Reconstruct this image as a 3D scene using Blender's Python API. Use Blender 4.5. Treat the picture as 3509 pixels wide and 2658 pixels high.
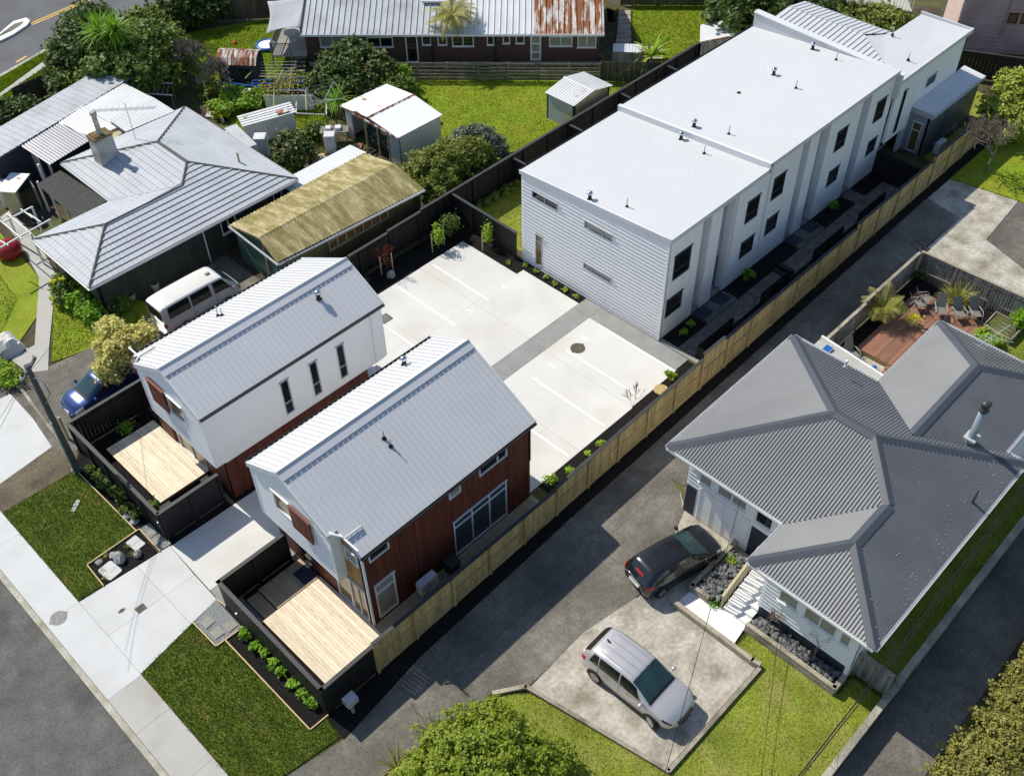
import bpy, math, random
import numpy as np
from mathutils import Vector, Matrix
for _o in list(bpy.data.objects): bpy.data.objects.remove(_o)
random.seed(7); RNG = np.random.default_rng(7)
S = bpy.context.scene; COL = S.collection; R = math.radians

# ------------------------------------------------------------------ camera
YAW, PITCH, ROLL, FPX = 0.784625, 0.797105, 0.0193456, 3562.05     # solved from the photograph's vanishing points
CAM = np.array([0.0, 0.0, 36.4])                                   # metres, scaled by bay width and a car's wheelbase
_fw = np.array([math.cos(YAW)*math.cos(PITCH), math.sin(YAW)*math.cos(PITCH), -math.sin(PITCH)])
_r = np.array([math.sin(YAW), -math.cos(YAW), 0.0]); _d = np.cross(_fw, _r)
_r2 = math.cos(ROLL)*_r + math.sin(ROLL)*_d; _d2 = -math.sin(ROLL)*_r + math.cos(ROLL)*_d
RC = np.array([_r2, _d2, _fw])
cd = bpy.data.cameras.new('camera'); cam = bpy.data.objects.new('camera', cd); COL.objects.link(cam)
cd.sensor_fit = 'HORIZONTAL'; cd.sensor_width = 36.0; cd.lens = FPX/3509*36.0; cd.clip_start = 0.5; cd.clip_end = 800
cam.matrix_world = Matrix(((_r2[0], -_d2[0], -_fw[0], CAM[0]), (_r2[1], -_d2[1], -_fw[1], CAM[1]), (_r2[2], -_d2[2], -_fw[2], CAM[2]), (0, 0, 0, 1)))
S.camera = cam
def g(fx, fy, z=0.0):
    "photo position (2212 px wide scale) -> point at height z on that line of sight"
    x, y = fx*3509/2212, fy*3509/2212
    v = RC.T @ np.array([(x-1754.5)/FPX, (y-1329)/FPX, 1.0])
    return CAM + v*((z-CAM[2])/v[2])
def gx(fx, fy, z=0.0):
    p = g(fx, fy, z); return (float(p[0]), float(p[1]))

# ------------------------------------------------------------------ light
SUNV = Vector((-0.55, 4.42, 4.85)).normalized()
W = bpy.data.worlds.new('World'); S.world = W; W.use_nodes = True
nt = W.node_tree; bg = nt.nodes['Background']; sky = nt.nodes.new('ShaderNodeTexSky')
sky.sky_type = 'NISHITA'; sky.sun_disc = False
sky.sun_elevation = math.asin(SUNV.z); sky.sun_rotation = math.atan2(SUNV.x, SUNV.y)
sky.air_density = 1.0; sky.dust_density = 0.4; sky.ozone_density = 1.0
nt.links.new(sky.outputs[0], bg.inputs[0]); bg.inputs[1].default_value = 0.12
sd = bpy.data.lights.new('sun', 'SUN'); sd.energy = 4.3; sd.angle = R(0.53); sd.color = (1.0, 0.94, 0.82)
sun = bpy.data.objects.new('sun', sd); COL.objects.link(sun); sun.location = (0, 60, 60)
sun.rotation_euler = SUNV.to_track_quat('Z', 'Y').to_euler()
S.view_settings.view_transform = 'Standard'; S.view_settings.look = 'None'
S.view_settings.exposure = 0.14; S.view_settings.gamma = 1.0; S.view_settings.use_curve_mapping = False

# ------------------------------------------------------------------ materials
MATS = {}
def M(name, col, rough=.7, var=.12, scale=2.0, stain=None, stain_at=.55, stain_w=.12, stain_scale=.8, fine=.0, fscale=25., bump=0., bscale=40., bdist=.02, spec=.4, metal=0., coat=0., stretch=None, trans=0., rnd=0., rot=None):
    m = bpy.data.materials.new(name); m.use_nodes = True; MATS[name] = m
    n = m.node_tree.nodes; l = m.node_tree.links; b = n['Principled BSDF']
    b.inputs['Roughness'].default_value = rough; b.inputs['Metallic'].default_value = metal
    b.inputs['Specular IOR Level'].default_value = spec; b.inputs['Coat Weight'].default_value = coat; b.inputs['Coat Roughness'].default_value = .06
    geo = n.new('ShaderNodeNewGeometry'); pos = geo.outputs['Position']
    if stretch:
        mp = n.new('ShaderNodeMapping'); mp.inputs['Scale'].default_value = stretch
        if rot is not None: mp.vector_type = 'TEXTURE'; mp.inputs['Rotation'].default_value = (0, 0, rot); mp.inputs['Scale'].default_value = tuple(1/q for q in stretch)
        l.new(pos, mp.inputs[0]); pos = mp.outputs[0]
    def noise(sc, det=5., src=pos):
        t = n.new('ShaderNodeTexNoise'); t.inputs['Scale'].default_value = sc; t.inputs['Detail'].default_value = det; l.new(src, t.inputs['Vector']); return t.outputs['Fac']
    def ramp(f, a, c, lo, hi):
        r = n.new('ShaderNodeValToRGB'); r.color_ramp.elements[0].position = lo; r.color_ramp.elements[1].position = hi
        r.color_ramp.elements[0].color = (*a, 1); r.color_ramp.elements[1].color = (*c, 1); l.new(f, r.inputs[0]); return r.outputs[0]
    def mix(f, a, c):
        x = n.new('ShaderNodeMix'); x.data_type = 'RGBA'; l.new(f, x.inputs[0]); l.new(a, x.inputs[6])
        if isinstance(c, tuple): x.inputs[7].default_value = (*c, 1)
        else: l.new(c, x.inputs[7])
        return x.outputs[2]
    lo = tuple(max(0, c*(1-var)) for c in col); hi = tuple(min(1, c*(1+var)) for c in col)
    c = ramp(noise(scale), lo, hi, .3, .7)
    if stain:
        f = ramp(noise(stain_scale, 8.), (0, 0, 0), (1, 1, 1), stain_at-stain_w, stain_at+stain_w)
        c = mix(f, c, stain)
    if fine:
        f = ramp(noise(fscale, 3.), (1-fine,)*3, (1+fine,)*3, .25, .75)
        x = n.new('ShaderNodeMix'); x.data_type = 'RGBA'; x.blend_type = 'MULTIPLY'; x.inputs[0].default_value = 1; l.new(c, x.inputs[6]); l.new(f, x.inputs[7]); c = x.outputs[2]
    if rnd:
        oi = n.new('ShaderNodeObjectInfo'); mr = n.new('ShaderNodeMapRange'); mr.inputs[3].default_value = 1-rnd; mr.inputs[4].default_value = 1+rnd; l.new(oi.outputs['Random'], mr.inputs[0])
        x = n.new('ShaderNodeVectorMath'); x.operation = 'SCALE'; l.new(c, x.inputs[0]); l.new(mr.outputs[0], x.inputs['Scale']); c = x.outputs[0]
    l.new(c, b.inputs['Base Color'])
    if bump:
        bp = n.new('ShaderNodeBump'); bp.inputs['Strength'].default_value = bump; bp.inputs['Distance'].default_value = bdist
        l.new(noise(bscale, 4.), bp.inputs['Height']); l.new(bp.outputs[0], b.inputs['Normal'])
    if trans:
        tr = n.new('ShaderNodeBsdfTranslucent'); l.new(c, tr.inputs[0]); ms = n.new('ShaderNodeMixShader'); ms.inputs[0].default_value = trans
        l.new(b.outputs[0], ms.inputs[1]); l.new(tr.outputs[0], ms.inputs[2]); l.new(ms.outputs[0], n['Material Output'].inputs[0])
    return m
M('road', (.125, .122, .115), .9, .2, 1.1, stain=(.085, .085, .083), stain_at=.6, stain_w=.06, stain_scale=.45, fine=.3, fscale=14, bump=.6, bscale=60)
M('far_road', (.12, .125, .135), .85, .15, .25, stain=(.10, .10, .11), stain_scale=.3, fine=.15, fscale=25, bump=.3)
M('concrete_new', (.60, .605, .60), .85, .06, .6, stain=(.51, .51, .505), stain_at=.64, stain_scale=.45, fine=.06, fscale=18, bump=.25, bscale=50, rnd=0.03)
M('concrete_park', (.65, .645, .62), .85, .06, .5, stain=(.60, .56, .49), stain_at=.64, stain_w=.12, stain_scale=.4, fine=.06, fscale=16, bump=.2, bscale=50, rnd=0.025)
M('concrete_strip', (.29, .29, .285), .85, .12, 1.2, fine=.12, fscale=22, bump=.3)
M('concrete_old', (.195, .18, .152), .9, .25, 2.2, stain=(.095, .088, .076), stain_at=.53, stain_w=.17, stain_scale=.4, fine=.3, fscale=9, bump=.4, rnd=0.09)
M('concrete_pad', (.50, .465, .40), .9, .12, 1.2, stain=(.23, .205, .15), stain_at=.57, stain_w=.16, stain_scale=.9, fine=.25, fscale=6, bump=.4)
M('concrete_path', (.48, .47, .44), .9, .08, .6, stain=(.40, .38, .34), stain_scale=.6, fine=.1, fscale=18, bump=.3)
M('kerbstone', (.45, .43, .36), .9, .2, 1.5, stain=(.28, .26, .16), stain_at=.58, stain_scale=1.2, fine=.2, fscale=14, bump=.5)
M('line_paint', (.82, .82, .80), .7, .04, 2, fine=.06)
M('yellow_paint', (.75, .45, .08), .7, .1, 2, fine=.15)
M('white_paint', (.80, .80, .79), .55, .03, 1)
M('soil', (.075, .055, .035), .95, .3, 1.5, stain=(.11, .12, .035), stain_at=.52, stain_w=.08, stain_scale=.35, fine=.3, fscale=10, bump=.6, bdist=.05)
M('dirt_verge', (.17, .14, .095), .95, .25, 2, stain=(.09, .07, .045), stain_scale=1.0, fine=.35, fscale=9, bump=.7, bdist=.05)
M('mulch', (.011, .0105, .010), .9, .4, 9, fine=.6, fscale=14, bump=1.0, bscale=22, bdist=.08, spec=.25)
M('gravel', (.26, .27, .275), .9, .3, 12, fine=.5, fscale=22, bump=1, bscale=30, bdist=.05)
M('grass_bright', (.225, .30, .016), .8, .25, .7, stain=(.27, .29, .025), stain_at=.56, stain_scale=.5, fine=.3, fscale=9, bump=.8, bscale=20, bdist=.06, spec=.2)
M('grass_front', (.11, .155, .018), .8, .3, 1.0, stain=(.24, .21, .06), stain_at=.64, stain_w=.1, stain_scale=.9, fine=.4, fscale=5, bump=1, bscale=16, bdist=.08, spec=.2, stretch=(2.6, .7, 1))
M('grass_right', (.215, .255, .03), .8, .25, .6, stain=(.29, .28, .07), stain_at=.6, stain_scale=.7, fine=.3, fscale=10, bump=.8, bscale=18, bdist=.06, spec=.2)
for nm, c in (('blade_bright', (.235, .325, .016)), ('blade_front', (.125, .185, .02)), ('blade_right', (.235, .275, .03))):
    M(nm, c, .7, .35, 2.0, stain=tuple(min(1, x*1.5+.03) for x in c), stain_at=.62, stain_scale=3, trans=.25, spec=.2)
M('steel_white', (.61, .615, .628), .42, .02, .4, fine=.02, fscale=6, spec=.45)
M('steel_pale', (.70, .71, .73), .45, .03, .4, fine=.02, spec=.45)
M('steel_grey', (.125, .132, .146), .42, .08, .7, stain=(.145, .152, .165), stain_scale=.5, fine=.06, fscale=20, spec=.5)
M('steel_grey_flash', (.07, .078, .093), .4, .06, .7, spec=.5)
M('roof_tile', (.46, .48, .51), .6, .05, .8, fine=.06, fscale=12, spec=.3, rnd=0.05)
M('tile_cap', (.10, .115, .11), .8, .2, 3)
M('iron_grey', (.48, .50, .52), .55, .08, .5, stain=(.36, .37, .38), stain_at=.6, stain_scale=.7, fine=.08, fscale=9)
M('iron_white', (.66, .67, .68), .6, .06, .6, stain=(.45, .40, .34), stain_at=.72, stain_w=.06, stain_scale=1.3, fine=.06)
M('iron_white_rust', (.82, .82, .81), .6, .04, 1, stain=(.26, .10, .035), stain_at=.66, stain_w=.03, stain_scale=1.5, stretch=(1, .35, 1))
M('iron_rust', (.27, .10, .035), .85, .3, 2, stain=(.60, .57, .53), stain_at=.53, stain_w=.07, stain_scale=1.0, fine=.2, fscale=4, stretch=(.55, 3.2, 1), rot=.73)
M('iron_moss', (.42, .36, .19), .9, .25, 1.0, stain=(.25, .21, .075), stain_at=.5, stain_w=.1, stain_scale=.9, fine=.3, fscale=4, stretch=(3.5, .8, 1), rnd=.05)
M('polycarb', (.40, .40, .48), .3, .12, .8, stain=(.36, .36, .43), stain_scale=.7, spec=.5, trans=.35)
M('polycarb_clear', (.80, .81, .83), .3, .05, .8, spec=.5, trans=.3)
M('dark_polycarb', (.075, .068, .06), .6, .3, 5, fine=.3, fscale=20)
M('weatherboard', (.83, .835, .84), .55, .02, 1)
M('wall_white', (.84, .845, .85), .6, .02, .7, bump=.08, bscale=30)
M('brick_white', (.80, .81, .82), .7, .05, 2, bump=.3, bscale=14)
M('wall_cool', (.33, .345, .37), .6, .04, 1)
M('annex_clad', (.13, .15, .17), .5, .05, 1)
M('cedar', (.115, .028, .016), .6, .25, 1.5, fine=.2, fscale=12, stretch=(5, 5, .6), rnd=0.22)
M('cedar_screen', (.17, .048, .028), .6, .25, 1.5, fine=.2, fscale=12, stretch=(5, 5, .6))
M('cedar_pale', (.34, .19, .055), .6, .2, 1.5, fine=.2, fscale=12, stretch=(5, 5, .6), rnd=0.15)
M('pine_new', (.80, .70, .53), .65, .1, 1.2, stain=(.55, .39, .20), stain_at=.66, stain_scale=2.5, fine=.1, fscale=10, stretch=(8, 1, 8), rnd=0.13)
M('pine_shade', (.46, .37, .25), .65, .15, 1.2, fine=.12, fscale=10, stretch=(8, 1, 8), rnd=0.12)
M('pine_fence', (.47, .35, .155), .7, .22, 1.4, fine=.22, fscale=8, stretch=(6, 6, .8), rnd=0.2)
M('pine_edge', (.62, .46, .25), .7, .12, 2)
M('deck_red', (.28, .135, .085), .6, .15, 1.5, fine=.2, fscale=9, stretch=(1, 8, 8), rnd=0.18)
M('fence_black', (.013, .013, .014), .6, .3, 2, fine=.3, fscale=9, stretch=(5, 5, .7), spec=.35, rnd=0.25)
M('fence_black_cap', (.045, .045, .047), .6, .2, 2)
M('fence_grey', (.27, .255, .225), .85, .3, 1.6, stain=(.14, .13, .115), stain_at=.55, stain_scale=1.2, fine=.25, fscale=8, stretch=(5, 5, .6), rnd=0.28)
M('fence_brown', (.10, .082, .06), .85, .35, 1.6, fine=.3, fscale=8, stretch=(5, 5, .6), rnd=0.3)
M('rail_wood', (.20, .18, .145), .9, .35, 2, fine=.3, fscale=8, rnd=0.25)
M('sleeper', (.42, .37, .29), .85, .2, 1.5, stain=(.22, .19, .15), stain_scale=1.5, fine=.25, fscale=10, rnd=0.15)
M('block_wall', (.38, .35, .28), .9, .2, 1.5, stain=(.20, .19, .14), stain_scale=.9, fine=.22, fscale=10, bump=.4)
M('glass', (.012, .016, .018), .04, .2, .8, spec=.8)
M('glass_teal', (.02, .05, .055), .05, .3, 1.2, spec=.8)
M('glass_blind', (.30, .29, .26), .12, .15, 1.5, spec=.6)
M('glass_warm', (.20, .125, .05), .1, .35, 1.0, spec=.7)
M('alu', (.45, .47, .48), .4, .03, 1, spec=.5)
M('alu_dark', (.05, .052, .055), .4, .05, 1)
M('alu_white', (.78, .78, .78), .45, .03, 1)
M('black', (.012, .012, .013), .5, .2, 3)
M('rubber', (.016, .016, .017), .85, .2, 6)
M('steel', (.55, .55, .56), .3, .05, 2, metal=.8)
M('flue', (.30, .34, .38), .35, .06, 2, metal=.3)
M('chrome', (.7, .7, .72), .12, .02, 2, metal=1)
M('wall_green', (.045, .062, .052), .7, .15, 1, fine=.1, rnd=0.12)
M('wall_olive', (.13, .115, .045), .8, .25, 1, fine=.2)
M('wall_garage', (.055, .12, .085), .6, .15, 1)
M('wall_navy', (.03, .036, .05), .6, .15, 1)
M('timber_tan', (.46, .36, .20), .7, .2, 2)
M('plaster', (.48, .47, .44), .9, .15, 1.5, stain=(.24, .23, .19), stain_at=.56, stain_scale=1.2, fine=.2)
M('lichen', (.16, .12, .05), .95, .4, 5, fine=.3)
M('white_ware', (.70, .71, .70), .4, .06, 1, stain=(.50, .46, .38), stain_at=.72, stain_scale=1.5, rnd=0.06)
M('tin_ribbed', (.42, .47, .50), .55, .12, 1, stain=(.50, .44, .28), stain_at=.58, stain_scale=.7)
M('tin_cream', (.52, .45, .27), .6, .15, 1, fine=.1)
M('paper', (.62, .58, .50), .9, .15, 3)
M('blue_plastic', (.02, .12, .42), .35, .1, 2)
M('teal_plastic', (.03, .20, .35), .4, .1, 2)
M('orange_plastic', (.70, .12, .015), .4, .1, 2)
M('yellow_plastic', (.80, .50, .02), .4, .06, 2)
M('red_plastic', (.32, .012, .022), .35, .2, 2)
M('pool_white', (.8, .85, .9), .4, .03, 2)
M('canvas_grey', (.36, .37, .40), .8, .06, 1)
M('canvas_white', (.66, .65, .61), .8, .06, 1)
M('sling', (.20, .185, .16), .7, .1, 2)
M('stone_dark', (.115, .118, .12), .7, .35, 2.5, fine=.2, fscale=14, rnd=0.4)
M('rock', (.38, .38, .37), .85, .3, 2, stain=(.20, .20, .20), stain_scale=2, fine=.25, fscale=9, bump=.6)
M('stepping', (.58, .58, .57), .85, .06, 2, fine=.1, bump=.3)
M('stepping_grey', (.30, .29, .25), .85, .12, 2, fine=.15)
M('paver', (.20, .185, .17), .85, .3, 2.2, fine=.2, fscale=9, rnd=0.3)
M('doormat', (.04, .05, .07), .95, .2, 5)
M('iron_cover', (.10, .085, .065), .7, .3, 6, fine=.4, fscale=20, bump=.8)
M('steel_cover', (.24, .24, .23), .6, .2, 6, fine=.3, fscale=20, bump=.8)
M('pole_wood', (.075, .08, .078), .8, .25, 2, fine=.25, fscale=9, stretch=(6, 6, .5))
M('porcelain', (.6, .55, .5), .3, .1, 3)
M('bark', (.16, .125, .09), .9, .3, 4, fine=.3, fscale=18)
M('bark_grey', (.30, .27, .235), .9, .25, 4, fine=.3, fscale=18)
M('twig', (.22, .17, .145), .9, .2, 6)
def leaf(name, c, var=.35, alt=None, rough=.5):
    c = tuple(min(.8, x*2.3) for x in c); alt = tuple(min(.85, x*1.9) for x in alt) if alt else None
    M(name, c, rough, var, 2.2, stain=alt or tuple(min(1, x*1.9+.01) for x in c), stain_at=.6, stain_w=.1, stain_scale=5, fine=.3, fscale=30, trans=.38, spec=.35)
leaf('leaf_dark', (.036, .06, .012), alt=(.10, .13, .03)); leaf('leaf_mid', (.058, .092, .015), alt=(.14, .18, .04)); leaf('leaf_olive', (.085, .105, .017), alt=(.18, .19, .035))
leaf('leaf_round', (.115, .15, .014), alt=(.22, .24, .025)); leaf('leaf_lime', (.17, .20, .03), alt=(.28, .28, .06)); leaf('leaf_varieg', (.30, .28, .09), alt=(.42, .40, .19))
leaf('leaf_fresh', (.10, .19, .014), alt=(.18, .26, .02)); leaf('leaf_bright', (.14, .22, .02), alt=(.26, .30, .02)); leaf('leaf_hedge', (.14, .135, .03), alt=(.27, .25, .08)); leaf('leaf_flax', (.15, .15, .03), alt=(.30, .27, .09))
leaf('leaf_grey', (.085, .095, .07), alt=(.15, .15, .11)); leaf('flower_yellow', (.60, .36, .01), alt=(.70, .50, .03)); leaf('leaf_red', (.10, .02, .012)); leaf('leaf_camellia', (.03, .05, .008), alt=(.30, .27, .12))
M('twig_grey', (.20, .175, .15), .9, .2, 4)
M('brown_clad', (.44, .31, .305), .6, .12, 1.2, stain=(.37, .24, .235), stain_scale=.5, rnd=0.08)
M('pink_wall', (.62, .47, .42), .7, .05, 1)
M('cream_wall', (.56, .50, .42), .7, .05, 1)
def brick_mat():
    m = M('brick', (.05, .022, .016), .85); n = m.node_tree.nodes; l = m.node_tree.links
    b = n.new('ShaderNodeTexBrick'); b.inputs['Scale'].default_value = 1; b.inputs['Brick Width'].default_value = .24; b.inputs['Row Height'].default_value = .086; b.inputs['Mortar Size'].default_value = .007
    b.inputs['Color1'].default_value = (.10, .042, .032, 1); b.inputs['Color2'].default_value = (.065, .03, .025, 1); b.inputs['Mortar'].default_value = (.15, .13, .12, 1)
    geo = n.new('ShaderNodeNewGeometry'); mp = n.new('ShaderNodeMapping'); mp.vector_type = 'POINT'
    mp.inputs['Rotation'].default_value = (R(-90), 0, 0)
    m2 = n.new('ShaderNodeMapping'); m2.inputs['Rotation'].default_value = (0, 0, math.atan2(15.8, 14.2))
    l.new(geo.outputs['Position'], m2.inputs[0]); l.new(m2.outputs[0], mp.inputs[0]); l.new(mp.outputs[0], b.inputs['Vector'])
    l.new(b.outputs[0], n['Principled BSDF'].inputs['Base Color'])
brick_mat()
def paint(name, c, metal=.5, rough=.3):
    m = M(name, c, rough, .02, 1, metal=metal, coat=.8); return m
paint('paint_silver', (.58, .56, .56), .45, .32); paint('paint_black', (.012, .012, .014), .2, .25); paint('paint_blue', (.012, .035, .15), .4, .28); paint('paint_white', (.82, .80, .75), 0, .4)
M('tail_red', (.45, .01, .012), .15, .1, 5, spec=.6); M('lamp_clear', (.55, .56, .55), .1, .1, 5, spec=.7)
M('lens_orange', (.6, .2, .02), .2, .1, 5)

# ------------------------------------------------------------------ objects
ROOT = {}
def P3(p): return (float(p[0]), float(p[1]), float(p[2]))
def tag(o, label=None, cat=None, group=None, kind=None):
    if label: o['label'] = label
    if cat: o['category'] = cat
    if group: o['group'] = group
    if kind: o['kind'] = kind
    return o
def thing(name, label, cat, loc=(0, 0, 0), group=None, rotz=0, local=False):
    o = bpy.data.objects.new(name, None); COL.objects.link(o); o.empty_display_size = .2
    o.location = loc; o.rotation_euler = (0, 0, rotz); tag(o, label, cat, group)
    ROOT[o] = Vector((0, 0, 0)) if local else Vector(loc)
    return o
def off(parent): return ROOT.get(parent, Vector((0, 0, 0))) if parent else Vector((0, 0, 0))
def link(name, me, mat, parent=None):
    o = bpy.data.objects.new(name, me); COL.objects.link(o)
    if mat and not me.materials: me.materials.append(MATS[mat])
    if parent: o.parent = parent; ROOT[o] = off(parent)
    return o
def npmesh(name, V, F, mat, parent=None, smooth=False):
    V = np.asarray(V, dtype=np.float32); F = np.asarray(F, dtype=np.int32); k = F.shape[1]
    if parent is not None: V = V - np.array(off(parent), dtype=np.float32)
    me = bpy.data.meshes.new(name); me.vertices.add(len(V)); me.vertices.foreach_set('co', V.ravel())
    me.loops.add(F.size); me.loops.foreach_set('vertex_index', F.ravel())
    me.polygons.add(len(F)); me.polygons.foreach_set('loop_start', np.arange(0, F.size, k, dtype=np.int32)); me.polygons.foreach_set('loop_total', np.full(len(F), k, dtype=np.int32))
    me.polygons.foreach_set('use_smooth', np.full(len(F), smooth)); me.update(calc_edges=True)
    return link(name, me, mat, parent)
class MB:
    def __init__(s): s.v = []; s.f = []
    def poly(s, pts):
        i = len(s.v); s.v += [P3(p) for p in pts]; s.f.append(tuple(range(i, i+len(pts)))); return s
    def hexa(s, p):
        i = len(s.v); s.v += [P3(q) for q in p]
        s.f += [tuple(i+k for k in q) for q in ((3, 2, 1, 0), (4, 5, 6, 7), (0, 1, 5, 4), (1, 2, 6, 5), (2, 3, 7, 6), (3, 0, 4, 7))]; return s
    def box(s, x0, x1, y0, y1, z0, z1):
        return s.hexa([(x0, y0, z0), (x1, y0, z0), (x1, y1, z0), (x0, y1, z0), (x0, y0, z1), (x1, y0, z1), (x1, y1, z1), (x0, y1, z1)])
    def obox(s, c, U, V, Wd, hu, hv, hw):
        c, U, V, Wd = (np.array(a, float) for a in (c, U, V, Wd)); q = []
        for w in (-hw, hw):
            for a, b in ((-hu, -hv), (hu, -hv), (hu, hv), (-hu, hv)): q.append(c+U*a+V*b+Wd*w)
        return s.hexa(q)
    def prism(s, poly, z0, z1):
        n = len(poly); i = len(s.v); a = sum(poly[k][0]*poly[(k+1) % n][1]-poly[(k+1) % n][0]*poly[k][1] for k in range(n))
        if a < 0: poly = poly[::-1]
        s.v += [(p[0], p[1], z0) for p in poly]+[(p[0], p[1], z1) for p in poly]
        s.f += [tuple(range(i+n-1, i-1, -1)), tuple(range(i+n, i+2*n))]+[(i+k, i+(k+1) % n, i+n+(k+1) % n, i+n+k) for k in range(n)]; return s
    def tube(s, pts, r, n=6, r1=None, caps=True):
        pts = [np.array(p, float) for p in pts]; m = len(pts); i0 = len(s.v)
        for k, p in enumerate(pts):
            t = pts[min(k+1, m-1)]-pts[max(k-1, 0)]; t = t/(np.linalg.norm(t)+1e-9)
            a = np.array([0, 0, 1.]) if abs(t[2]) < .9 else np.array([1., 0, 0])
            u = np.cross(t, a); u /= np.linalg.norm(u); w = np.cross(t, u); rr = r if r1 is None else r+(r1-r)*k/max(1, m-1)
            for j in range(n):
                an = 2*math.pi*j/n; s.v.append(P3(p+u*rr*math.cos(an)+w*rr*math.sin(an)))
        for k in range(m-1):
            for j in range(n): s.f.append((i0+k*n+j, i0+k*n+(j+1) % n, i0+(k+1)*n+(j+1) % n, i0+(k+1)*n+j))
        if caps: s.f += [tuple(range(i0+n-1, i0-1, -1)), tuple(range(i0+(m-1)*n, i0+m*n))]
        return s
    def lathe(s, c, prof, n=16, axis='z'):
        i0 = len(s.v); m = len(prof)
        for r, h in prof:
            for j in range(n):
                a = 2*math.pi*j/n; x, y = r*math.cos(a), r*math.sin(a)
                s.v.append((c[0]+x, c[1]+y, c[2]+h) if axis == 'z' else (c[0]+x, c[1]+h, c[2]+y) if axis == 'y' else (c[0]+h, c[1]+x, c[2]+y))
        for k in range(m-1):
            for j in range(n): s.f.append((i0+k*n+j, i0+k*n+(j+1) % n, i0+(k+1)*n+(j+1) % n, i0+(k+1)*n+j))
        s.f += [tuple(range(i0+n-1, i0-1, -1)), tuple(range(i0+(m-1)*n, i0+m*n))]; return s
    def obj(s, name, mat, parent=None, smooth=False):
        o = off(parent); me = bpy.data.meshes.new(name)
        me.from_pydata([(a-o.x, b-o.y, c-o.z) for a, b, c in s.v], [], s.f)
        if smooth: me.polygons.foreach_set('use_smooth', [True]*len(me.polygons))
        me.update(); return link(name, me, mat, parent)
def box(name, a, mat, parent=None): return MB().box(*a).obj(name, mat, parent)
_PIECE = {}
def piece(name, key, make, mat, parent, loc, rot=None, scale=None):
    "one object of a shared mesh (alike pieces)"
    k = (key, mat)
    if k not in _PIECE:
        mb = make(); me = bpy.data.meshes.new(name); me.from_pydata(mb.v, [], mb.f); me.update(); me.materials.append(MATS[mat]); _PIECE[k] = me
    o = bpy.data.objects.new(name, _PIECE[k]); COL.objects.link(o); o.parent = parent; ROOT[o] = off(parent); o.location = Vector(loc)-off(parent)
    if rot: o.rotation_euler = rot
    if scale: o.scale = scale
    return o
def copy_tree(o, parent=None):
    c = o.copy(); COL.objects.link(c); c.parent = parent
    for ch in list(o.children): copy_tree(ch, c)
    return c
def struct(name, mb, mat, label, cat='ground', z=None):
    o = mb.obj(name, mat); return tag(o, label, cat, kind='structure')
def slab(name, poly, z, mat, label, cat, bottom=-.15):
    return struct(name, MB().prism([(float(a), float(b)) for a, b in poly], bottom, z), mat, label, cat)

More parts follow.
